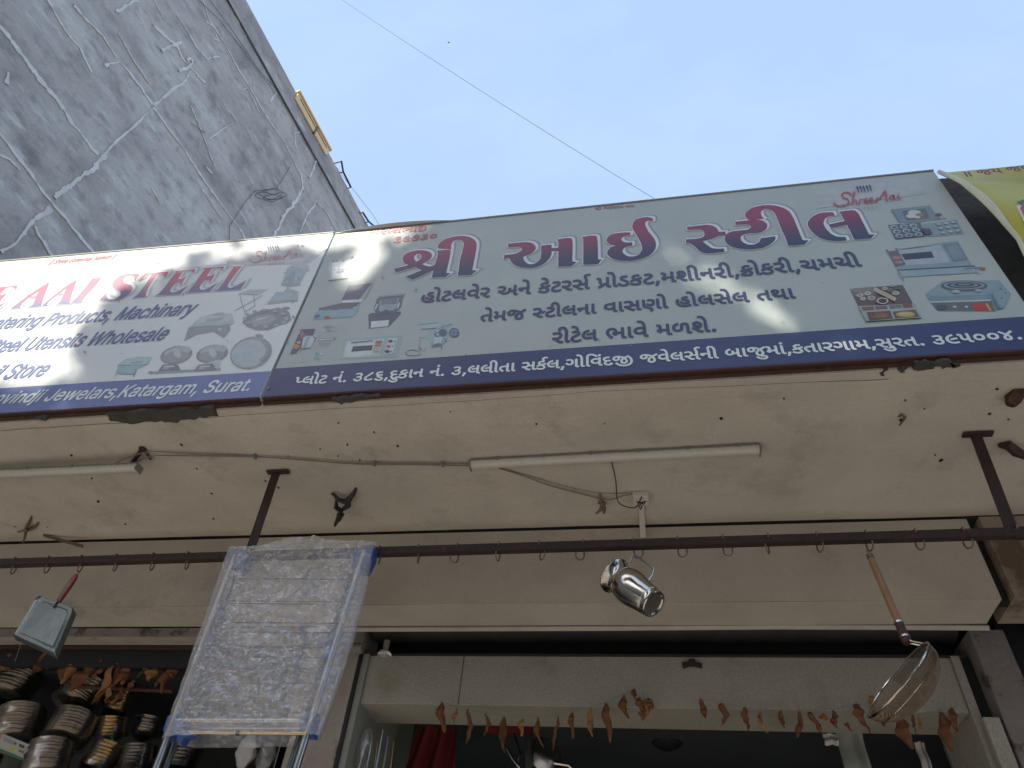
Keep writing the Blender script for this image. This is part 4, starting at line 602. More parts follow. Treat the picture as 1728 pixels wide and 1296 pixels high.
# headline outlines on the sign plane, x, z in half millimetres
HEADS = {
'guj':{
'main':((-250,8495,-361,8504,-370,8508,-372,8510,-372,8815,-374,8822,-374,8911,-379,8940,-389,8959,-366,8963,-337,8963,-327,8965,-296,8965,-265,8960,-255,8955,-250,8947,-242,8926,-240,8861,-237,8854,-237,8570,-229,8565,-201,8561,-236,8497,-241,8495),(-1450,8500,-1520,8507,-1546,8507,-1550,8510,-1555,8650,-1557,8657,-1557,8710,-1560,8717,-1560,8849,-1557,8856,-1555,8959,-1552,8974,-1555,8981,-1555,9026,-1560,9050,-1572,9077,-1584,9094,-1599,9109,-1618,9118,-1633,9119,-1650,9113,-1668,9101,-1679,9082,-1687,9046,-1684,9010,-1675,8966,-1676,8964,-1681,8963,-1813,8992,-1824,9026,-1824,9058,-1816,9084,-1811,9098,-1792,9125,-1773,9144,-1748,9161,-1705,9179,-1657,9186,-1628,9186,-1570,9176,-1522,9154,-1503,9140,-1473,9110,-1452,9082,-1435,9050,-1428,9029,-1418,8964,-1418,8933,-1416,8926,-1416,8578,-1412,8574,-1369,8568,-1419,8502,-1424,8500),(-495,8500,-601,8508,-606,8758,-618,8761,-670,8764,-669,8726,-679,8676,-689,8647,-718,8597,-752,8560,-769,8548,-802,8534,-831,8528,-858,8528,-903,8536,-949,8553,-982,8572,-1015,8599,-1036,8628,-1062,8681,-1073,8714,-1124,8714,-1128,8726,-1126,8780,-1045,8778,-1011,8786,-991,8798,-969,8820,-962,8830,-960,8842,-960,8851,-970,8873,-987,8888,-1016,8896,-1093,8900,-1100,8904,-1104,8926,-1102,8960,-1098,8963,-1047,8963,-1040,8965,-949,8965,-915,8960,-891,8949,-876,8940,-860,8926,-845,8906,-828,8868,-825,8832,-833,8806,-849,8777,-878,8750,-930,8720,-940,8710,-928,8659,-901,8615,-885,8599,-872,8591,-862,8588,-843,8588,-822,8596,-800,8614,-785,8635,-770,8678,-770,8786,-772,8794,-775,8878,-675,8878,-673,8820,-651,8816,-613,8816,-609,8820,-609,8892,-625,8955,-620,8958,-598,8958,-572,8963,-531,8965,-498,8957,-489,8950,-482,8940,-477,8923,-475,8861,-472,8854,-472,8575,-469,8570,-438,8559,-432,8554,-475,8501),(38,8500,-15,8510,-42,8519,-78,8539,-99,8555,-116,8572,-131,8592,-145,8621,-153,8647,-153,8664,-148,8688,-138,8712,-123,8735,-112,8746,-73,8764,-71,8767,-97,8776,-118,8788,-138,8813,-148,8834,-153,8858,-153,8878,-145,8906,-129,8933,-111,8948,-87,8960,-63,8965,4,8965,71,8955,69,8904,33,8903,9,8895,-8,8879,-16,8861,-16,8846,-13,8834,3,8808,35,8793,78,8790,82,8786,79,8734,54,8732,33,8727,8,8712,-1,8702,-12,8676,-12,8647,-9,8635,8,8602,32,8578,52,8567,83,8564,105,8570,128,8585,142,8604,159,8645,166,8671,166,8719,159,8767,142,8842,102,8988,92,9046,99,9103,107,9125,123,9154,135,9166,160,9181,208,9193,225,9193,249,9188,293,9161,290,9104,256,9123,242,9124,234,9121,224,9110,217,9096,214,9082,214,9055,224,8998,241,8935,269,8861,286,8806,293,8762,293,8698,281,8645,262,8604,243,8578,216,8551,182,8529,146,8515,90,8502),(-1676,8503,-1801,8515,-1804,8527,-1807,8623,-1810,8626,-1983,8512,-1990,8508,-1998,8512,-2065,8567,-2070,8575,-1926,8650,-1935,8660,-2000,8713,-2185,8652,-2220,8717,-2199,8725,-2086,8755,-2079,8757,-2078,8760,-2116,8786,-2133,8803,-2152,8837,-2162,8885,-2160,8918,-2153,8940,-2140,8962,-2120,8979,-2086,8993,-2036,9001,-2000,8999,-1964,8991,-1928,8974,-1903,8957,-1880,8934,-1865,8906,-1860,8887,-1860,8854,-1865,8834,-1882,8805,-1909,8776,-1937,8755,-1921,8737,-1899,8721,-1861,8704,-1844,8704,-1809,8717,-1804,8741,-1802,8894,-1810,8930,-1825,8964,-1698,8958,-1681,8955,-1672,8894,-1672,8832,-1670,8825,-1670,8578,-1666,8570,-1628,8561,-1624,8558,-1663,8510,-1671,8503),(774,8505,719,8510,688,8526,676,8538,656,8568,636,8618,616,8658,586,8695,560,8700,561,8756,633,8752,640,8749,688,8755,705,8762,720,8774,730,8789,735,8808,735,8842,730,8863,723,8875,710,8888,690,8895,662,8900,592,8904,592,8954,599,8958,650,8958,657,8960,762,8960,779,8957,803,8948,830,8928,847,8902,857,8870,863,8827,921,8820,917,8784,918,8771,934,8791,947,8801,978,8813,993,8816,1036,8816,1043,8819,1103,8816,1122,8822,1140,8837,1147,8846,1152,8863,1147,8885,1132,8900,1103,8910,1029,8909,1025,8940,1026,8966,1160,8966,1139,8988,1128,9038,1131,9072,1139,9094,1148,9110,1180,9148,1209,9169,1245,9183,1298,9193,1341,9193,1370,9188,1413,9171,1450,9146,1481,9115,1500,9089,1517,9053,1524,9022,1534,8930,1539,8585,1545,8579,1583,8569,1586,8566,1542,8512,1449,8512,1422,8514,1413,8514,1409,8518,1407,8683,1404,8690,1404,8729,1402,8736,1400,8820,1397,8827,1397,8909,1395,8916,1392,9034,1385,9065,1367,9097,1350,9116,1334,9125,1322,9128,1310,9125,1287,9106,1272,9077,1270,9065,1270,9022,1275,8993,1287,8969,1191,8966,1194,8963,1214,8963,1250,8953,1270,8935,1279,8921,1292,8885,1292,8854,1286,8832,1274,8806,1264,8790,1251,8777,1233,8764,1209,8755,1180,8752,1122,8759,1084,8753,1065,8744,1052,8734,1040,8714,1035,8698,1035,8659,1050,8623,1078,8592,1098,8582,1110,8579,1127,8579,1137,8582,1168,8600,1186,8618,1198,8645,1202,8667,1329,8676,1328,8657,1320,8628,1308,8606,1284,8578,1260,8556,1223,8531,1197,8519,1166,8512,1142,8512,1134,8509,1082,8514,1043,8522,1002,8536,964,8560,944,8578,927,8597,911,8626,898,8666,898,8707,911,8755,890,8761,863,8764,834,8753,786,8723,707,8702,716,8678,738,8638,764,8594,774,8584,789,8575,822,8565,873,8561,874,8515,870,8510,863,8507),(1823,8515,1780,8524,1746,8539,1714,8561,1689,8586,1671,8614,1655,8652,1638,8705,1628,8767,1630,8810,1640,8849,1650,8870,1676,8909,1717,8947,1756,8969,1775,8975,1816,8977,1859,8972,1878,8967,1882,8942,1882,8916,1881,8913,1871,8910,1840,8909,1818,8900,1793,8878,1782,8861,1765,8820,1760,8789,1760,8765,1767,8707,1782,8650,1796,8618,1808,8602,1822,8587,1833,8582,1883,8571,1889,8566,1888,8515),(2022,8515,1955,8516,1950,8520,1947,8551,1947,8686,1944,8693,1943,8744,1814,8723,1806,8724,1805,8726,1797,8780,1936,8810,1939,8813,1937,8918,1934,8940,1926,8966,1986,8972,2032,8972,2054,8967,2066,8954,2076,8923,2079,8906,2081,8578,2085,8574,2118,8569,2122,8566,2080,8515),(-2004,8808,-2000,8806,-1975,8837,-1968,8854,-1965,8885,-1968,8897,-1981,8919,-1992,8930,-2005,8937,-2017,8938,-2032,8926,-2042,8902,-2042,8873,-2032,8842),),
'rim':((-253,8488,-363,8497,-373,8501,-379,8508,-381,8906,-387,8938,-398,8959,-373,8984,-315,8988,-277,8989,-243,8984,-229,8974,-216,8945,-211,8870,-211,8594,-205,8589,-178,8585,-173,8578,-211,8510,-236,8488),(-1453,8493,-1549,8500,-1557,8508,-1567,8717,-1567,8849,-1560,8969,-1562,9024,-1567,9048,-1579,9074,-1599,9100,-1614,9109,-1630,9111,-1647,9105,-1658,9077,-1660,9048,-1648,8983,-1653,8966,-1646,8914,-1644,8842,-1643,8597,-1606,8585,-1596,8575,-1636,8525,-1669,8496,-1786,8505,-1806,8509,-1811,8525,-1812,8587,-1814,8609,-1818,8612,-1987,8501,-1993,8500,-2067,8560,-2077,8570,-2077,8578,-2053,8600,-1950,8653,-1946,8659,-1995,8701,-2005,8703,-2187,8644,-2229,8717,-2204,8741,-2184,8748,-2107,8770,-2142,8802,-2161,8842,-2167,8863,-2169,8902,-2164,8933,-2154,8954,-2130,8982,-2098,9005,-2058,9020,-2014,9025,-1964,9020,-1930,9010,-1882,8981,-1853,8952,-1839,8926,-1833,8906,-1836,8856,-1856,8819,-1904,8767,-1885,8750,-1854,8733,-1834,8728,-1816,8731,-1812,8743,-1809,8794,-1809,8892,-1817,8928,-1833,8964,-1816,8983,-1831,9024,-1831,9058,-1820,9096,-1811,9113,-1773,9154,-1744,9178,-1712,9195,-1690,9202,-1640,9210,-1609,9210,-1570,9205,-1534,9195,-1493,9173,-1447,9130,-1419,9089,-1402,9048,-1394,9005,-1389,8942,-1389,8602,-1386,8598,-1347,8592,-1341,8585,-1382,8530,-1407,8502,-1422,8493),(-498,8493,-601,8500,-608,8506,-612,8746,-618,8753,-642,8752,-650,8702,-663,8662,-700,8599,-740,8560,-766,8541,-800,8527,-829,8521,-860,8521,-906,8529,-951,8546,-985,8565,-1012,8587,-1033,8611,-1067,8674,-1078,8704,-1124,8706,-1130,8710,-1135,8724,-1135,8779,-1112,8802,-1105,8804,-1030,8802,-1002,8808,-978,8821,-967,8844,-977,8870,-990,8881,-1018,8888,-1095,8893,-1105,8898,-1111,8923,-1111,8957,-1101,8971,-1081,8987,-930,8989,-894,8984,-865,8971,-836,8948,-819,8926,-802,8887,-799,8846,-807,8820,-823,8791,-853,8761,-906,8724,-911,8717,-901,8678,-882,8645,-863,8623,-838,8612,-824,8613,-801,8623,-785,8654,-777,8683,-777,8782,-784,8878,-776,8888,-757,8903,-654,8902,-648,8894,-646,8844,-620,8841,-616,8846,-616,8890,-633,8954,-608,8980,-512,8989,-476,8981,-462,8967,-451,8942,-446,8870,-446,8597,-436,8590,-410,8580,-405,8568,-462,8502,-476,8493),(35,8493,-18,8503,-68,8524,-103,8549,-122,8568,-141,8594,-160,8645,-158,8678,-148,8710,-138,8726,-100,8767,-122,8782,-145,8810,-158,8844,-160,8880,-152,8909,-136,8935,-95,8971,-70,8984,-46,8989,23,8989,95,8980,84,9046,92,9106,100,9127,116,9156,165,9198,210,9215,246,9217,280,9207,309,9190,319,9180,315,9115,290,9095,249,9116,244,9110,240,9094,243,9055,258,8988,307,8844,317,8798,322,8738,317,8698,302,8647,278,8604,231,8554,209,8537,184,8522,131,8503,71,8493),(772,8498,717,8503,686,8519,670,8534,649,8566,609,8655,582,8687,558,8692,553,8698,553,8758,577,8779,664,8773,693,8776,719,8786,728,8810,725,8854,717,8870,707,8880,659,8893,592,8896,586,8899,584,8906,586,8959,616,8982,782,8984,815,8977,854,8951,869,8930,881,8902,890,8852,943,8844,948,8837,947,8815,974,8830,1010,8840,1062,8843,1118,8840,1132,8844,1140,8849,1145,8866,1140,8882,1130,8893,1101,8903,1029,8901,1023,8904,1018,8938,1019,8969,1046,8991,1129,8993,1121,9036,1124,9072,1134,9101,1162,9139,1197,9172,1228,9194,1262,9207,1317,9217,1362,9217,1389,9212,1425,9200,1446,9188,1473,9169,1508,9134,1526,9108,1543,9072,1556,9010,1560,8947,1565,8606,1605,8592,1613,8582,1575,8532,1557,8514,1545,8505,1530,8504,1446,8505,1410,8507,1403,8513,1400,8678,1390,8827,1385,9031,1377,9062,1360,9094,1341,9113,1322,9120,1312,9118,1307,9110,1297,9079,1297,9041,1301,9014,1315,8986,1293,8959,1310,8930,1318,8902,1318,8868,1301,8820,1289,8803,1264,8778,1226,8752,1187,8744,1122,8750,1086,8746,1070,8736,1061,8710,1062,8676,1081,8635,1101,8615,1134,8603,1154,8606,1176,8618,1188,8640,1194,8669,1218,8691,1350,8700,1356,8695,1356,8686,1346,8642,1334,8621,1311,8592,1274,8557,1238,8531,1211,8517,1180,8507,1134,8502,1098,8505,1053,8512,1012,8524,959,8555,937,8575,911,8609,891,8664,891,8710,901,8748,887,8754,866,8756,837,8746,789,8716,746,8704,743,8698,781,8628,798,8606,810,8599,844,8589,892,8586,898,8582,900,8527,885,8512,866,8500),(1821,8508,1778,8517,1744,8531,1710,8555,1689,8576,1664,8611,1636,8686,1623,8741,1621,8794,1628,8837,1640,8868,1659,8899,1704,8947,1734,8971,1780,8996,1840,9001,1893,8994,1904,8988,1908,8962,1908,8930,1883,8906,1842,8902,1818,8890,1801,8861,1792,8834,1786,8803,1787,8784,1821,8806,1929,8829,1932,8834,1930,8918,1919,8969,1943,8991,1979,8994,2051,8996,2068,8994,2078,8989,2095,8969,2105,8923,2108,8602,2116,8596,2142,8592,2148,8587,2148,8580,2112,8534,2082,8508,1950,8510,1942,8520,1940,8549,1940,8681,1936,8733,1929,8735,1806,8716,1797,8722,1792,8747,1804,8683,1818,8647,1833,8622,1854,8606,1905,8595,1916,8585,1916,8532,1902,8516,1888,8507),(87,8590,100,8589,122,8594,134,8606,149,8635,156,8662,159,8717,144,8798,102,8955,100,8956,97,8950,94,8916,71,8896,50,8896,35,8895,17,8890,10,8873,13,8854,26,8832,44,8822,59,8817,100,8814,106,8810,106,8750,81,8726,45,8723,25,8714,15,8690,15,8666,20,8647,37,8618,62,8596),(1790,8755,1791,8758),(-1987,8839,-1983,8839,-1975,8854,-1972,8882,-1987,8916,-2002,8928,-2010,8929,-2012,8926,-2015,8892,-2005,8861),),
'shade':((-253,8488,-363,8497,-375,8502,-379,8510,-381,8906,-387,8938,-397,8959,-354,9000,-296,9004,-258,9006,-224,9000,-211,8993,-200,8974,-192,8887,-191,8611,-186,8605,-159,8602,-154,8594,-195,8521,-231,8491),(-1453,8493,-1549,8500,-1557,8508,-1567,8719,-1562,9024,-1572,9060,-1589,9089,-1604,9104,-1621,9111,-1634,9108,-1641,9072,-1629,9000,-1634,8983,-1624,8858,-1624,8616,-1621,8610,-1585,8601,-1577,8592,-1640,8517,-1674,8495,-1803,8508,-1811,8525,-1812,8585,-1818,8611,-1983,8503,-1993,8501,-2067,8560,-2078,8575,-2034,8616,-1964,8652,-1951,8664,-2002,8704,-2108,8668,-2187,8645,-2229,8717,-2185,8758,-2120,8779,-2142,8803,-2158,8832,-2169,8885,-2161,8941,-2147,8964,-2124,8988,-2065,9029,-1995,9042,-1945,9037,-1911,9027,-1873,9005,-1830,8971,-1818,8983,-1831,9026,-1831,9060,-1820,9096,-1799,9127,-1750,9174,-1698,9209,-1645,9224,-1590,9227,-1530,9216,-1484,9196,-1460,9179,-1412,9125,-1388,9079,-1377,9038,-1370,8959,-1370,8621,-1366,8615,-1328,8609,-1322,8602,-1390,8514,-1419,8493),(-498,8493,-601,8500,-608,8506,-612,8746,-620,8754,-625,8750,-644,8678,-675,8623,-723,8572,-766,8541,-812,8524,-860,8521,-934,8539,-985,8565,-1033,8611,-1078,8704,-1130,8710,-1135,8726,-1135,8777,-1122,8795,-1090,8820,-1011,8819,-975,8827,-967,8844,-970,8856,-979,8873,-990,8880,-1018,8888,-1098,8894,-1107,8901,-1108,8911,-1110,8962,-1064,9003,-908,9006,-860,8995,-817,8965,-797,8938,-778,8890,-738,8919,-634,8919,-629,8911,-628,8863,-622,8860,-617,8863,-617,8890,-633,8954,-601,8987,-584,8999,-534,9004,-493,9006,-454,8996,-436,8974,-429,8926,-426,8614,-391,8597,-386,8585,-445,8514,-474,8493),(35,8493,-25,8505,-80,8532,-122,8568,-150,8614,-160,8647,-155,8690,-138,8726,-101,8767,-130,8790,-149,8818,-160,8856,-158,8892,-147,8920,-134,8938,-85,8981,-54,8999,-25,9006,90,9002,84,9058,100,9128,118,9158,186,9216,230,9231,266,9234,302,9223,329,9206,339,9194,336,9137,331,9127,292,9096,266,9110,260,9103,277,9005,326,8861,336,8815,341,8755,334,8702,320,8662,294,8615,248,8566,213,8539,184,8522,131,8503,71,8493),(772,8498,717,8503,684,8520,649,8566,609,8655,582,8687,553,8698,553,8758,597,8796,683,8790,712,8793,724,8798,727,8810,724,8854,708,8880,659,8893,586,8899,586,8959,635,8999,818,8999,844,8988,874,8966,897,8926,909,8869,962,8861,967,8854,966,8833,1005,8852,1029,8857,1139,8858,1145,8866,1141,8880,1120,8897,1098,8903,1024,8903,1019,8969,1062,9007,1124,9010,1124,9072,1142,9113,1187,9164,1228,9198,1281,9224,1334,9234,1379,9234,1432,9221,1492,9186,1527,9151,1545,9125,1567,9072,1577,9005,1584,8722,1585,8623,1624,8609,1632,8599,1591,8544,1542,8505,1449,8504,1410,8507,1403,8512,1385,9031,1377,9062,1360,9094,1348,9108,1324,9118,1316,9096,1316,9058,1321,9029,1334,9002,1313,8976,1334,8933,1337,8887,1317,8832,1281,8790,1226,8752,1187,8744,1122,8750,1089,8746,1081,8729,1080,8700,1094,8662,1113,8639,1139,8623,1161,8620,1181,8628,1196,8671,1238,8707,1370,8717,1376,8705,1365,8659,1327,8604,1242,8534,1199,8512,1168,8505,1134,8502,1079,8507,1012,8524,961,8554,923,8590,918,8542,878,8505,863,8500),(1821,8508,1758,8524,1710,8555,1672,8599,1648,8650,1625,8726,1620,8791,1638,8863,1669,8911,1751,8987,1799,9012,1859,9018,1912,9011,1924,9002,1929,8982,1965,9008,2073,9013,2094,9008,2114,8986,2124,8942,2124,8863,2127,8621,2135,8613,2162,8609,2167,8602,2129,8546,2080,8507,1955,8509,1947,8513,1939,8551,1937,8729,1929,8735,1820,8714,1836,8666,1856,8635,1874,8623,1926,8611,1936,8597,1935,8549,1907,8519,1888,8507),(888,8604,912,8606,891,8664,891,8710,899,8750,866,8756,822,8736,770,8710,769,8700,815,8625,837,8613),(106,8606,136,8611,148,8635,159,8676,151,8765,112,8918,107,8923,71,8896,33,8895,29,8885,35,8866,47,8847,78,8833,119,8831,127,8822,125,8767,120,8758,83,8727,40,8721,34,8707,37,8671,54,8638,80,8614),(-825,8630,-807,8629,-794,8635,-777,8683,-780,8827,-786,8840,-805,8805,-890,8729,-882,8695,-863,8662,-846,8641),(-1821,8746,-1815,8745,-1812,8750,-1810,8890,-1813,8893,-1827,8850,-1883,8784,-1858,8762),(1806,8803,1811,8802,1840,8823,1930,8844,1928,8933,1922,8936,1883,8906,1845,8903,1832,8897,1811,8851),(-1979,8868,-1973,8868,-1973,8882,-1990,8919,-1995,8920,-1996,8909),),
'soft':((-255,8481,-375,8494,-386,8506,-390,8563,-441,8508,-474,8486,-606,8494,-616,8508,-622,8697,-667,8618,-721,8565,-764,8534,-829,8514,-908,8522,-961,8542,-1017,8582,-1050,8623,-1086,8697,-1126,8699,-1138,8710,-1142,8782,-1110,8814,-1083,8833,-1006,8831,-976,8842,-982,8863,-992,8873,-1040,8883,-1098,8886,-1114,8899,-1117,8964,-1057,9015,-903,9018,-865,9012,-834,8998,-804,8974,-764,8909,-733,8931,-639,8932,-638,8962,-579,9010,-486,9018,-447,9010,-428,8990,-417,8966,-412,8626,-394,8614,-386,8621,-388,8834,-389,8906,-405,8959,-388,8981,-344,9013,-248,9018,-214,9012,-200,9004,-185,8981,-180,8945,-177,8626,-174,8618,-164,8618,-168,8666,-160,8698,-145,8729,-114,8765,-152,8808,-167,8854,-164,8897,-143,8938,-81,8993,-46,9012,-20,9018,80,9017,80,9082,101,9146,137,9187,194,9230,234,9243,275,9246,311,9235,352,9204,350,9137,311,9100,277,9084,301,8978,340,8868,353,8803,355,8760,345,8693,324,8642,303,8611,249,8557,204,8525,124,8493,38,8485,-27,8498,-90,8529,-145,8582,-176,8531,-204,8503,-234,8482),(-1455,8486,-1556,8495,-1564,8506,-1570,8581,-1635,8512,-1666,8489,-1803,8500,-1818,8520,-1819,8582,-1825,8597,-1983,8495,-2002,8498,-2072,8555,-2084,8568,-2085,8578,-2029,8628,-1968,8659,-1968,8669,-2005,8695,-2187,8637,-2200,8647,-2235,8712,-2232,8726,-2180,8770,-2138,8784,-2166,8832,-2176,8880,-2174,8923,-2158,8961,-2079,9032,-2017,9052,-1952,9052,-1914,9043,-1878,9027,-1832,8992,-1838,9062,-1818,9115,-1770,9167,-1719,9207,-1688,9224,-1640,9236,-1580,9239,-1520,9228,-1465,9202,-1398,9133,-1368,9072,-1356,8966,-1355,8633,-1347,8625,-1318,8621,-1308,8606,-1358,8537,-1388,8507,-1419,8486),(770,8491,714,8496,682,8513,642,8563,602,8653,580,8679,556,8686,546,8695,546,8760,599,8807,690,8803,714,8805,720,8813,717,8851,705,8873,671,8883,592,8888,581,8894,577,8904,579,8962,640,9010,813,9013,849,9003,888,8974,912,8933,926,8879,971,8873,986,8854,1034,8869,1132,8870,1128,8885,1101,8895,1022,8896,1014,8906,1012,8971,1067,9019,1114,9022,1117,9074,1134,9116,1184,9170,1257,9224,1341,9246,1420,9240,1458,9226,1502,9198,1560,9132,1581,9079,1592,9010,1599,8635,1636,8619,1646,8609,1644,8597,1605,8548,1547,8498,1406,8501,1395,8515,1389,8684,1367,8639,1313,8580,1240,8524,1194,8503,1134,8495,1048,8505,998,8522,938,8563,929,8542,873,8494),(1818,8500,1768,8512,1720,8539,1677,8579,1657,8609,1628,8683,1616,8738,1613,8794,1621,8839,1634,8873,1662,8915,1722,8972,1787,9017,1816,9027,1869,9030,1924,9022,1943,9003,1967,9019,1984,9020,2097,9022,2127,8995,2139,8947,2142,8630,2174,8619,2182,8602,2144,8551,2082,8500,1950,8502,1938,8513,1931,8529,1890,8500),(-1576,8614,-1569,8621,-1574,8719,-1569,9019,-1587,9072,-1603,9094,-1618,9101,-1627,9074,-1615,9005,-1619,8988,-1610,8863,-1610,8628,-1604,8621),(116,8618,131,8621,141,8638,151,8676,152,8712,141,8766,112,8740,83,8719,52,8715,49,8693,71,8641,90,8625),(872,8618,895,8621,884,8664,890,8742,868,8749,832,8734,787,8702,827,8635),(1923,8626,1932,8630,1929,8723,1857,8716,1837,8707,1866,8647,1883,8635),(1157,8633,1178,8637,1189,8674,1242,8719,1367,8730,1387,8726,1378,9029,1368,9065,1341,9104,1334,9105,1330,9098,1331,9062,1349,9010,1330,8981,1351,8930,1352,8892,1341,8854,1324,8825,1283,8783,1228,8745,1187,8737,1103,8742,1097,8736,1095,8702,1110,8666,1129,8645),(-815,8642,-799,8645,-785,8683,-784,8777,-790,8807,-818,8782,-875,8731,-868,8702,-848,8669,-836,8653),(-1825,8762,-1819,8767,-1817,8837,-1822,8838,-1837,8822,-1866,8789),(1823,8822,1845,8835,1920,8851,1922,8918,1914,8920,1881,8897,1842,8892,1825,8854),(108,8844,119,8843,123,8849,107,8906,100,8908,78,8893,47,8887,54,8863,86,8846),),
},
'eng':{
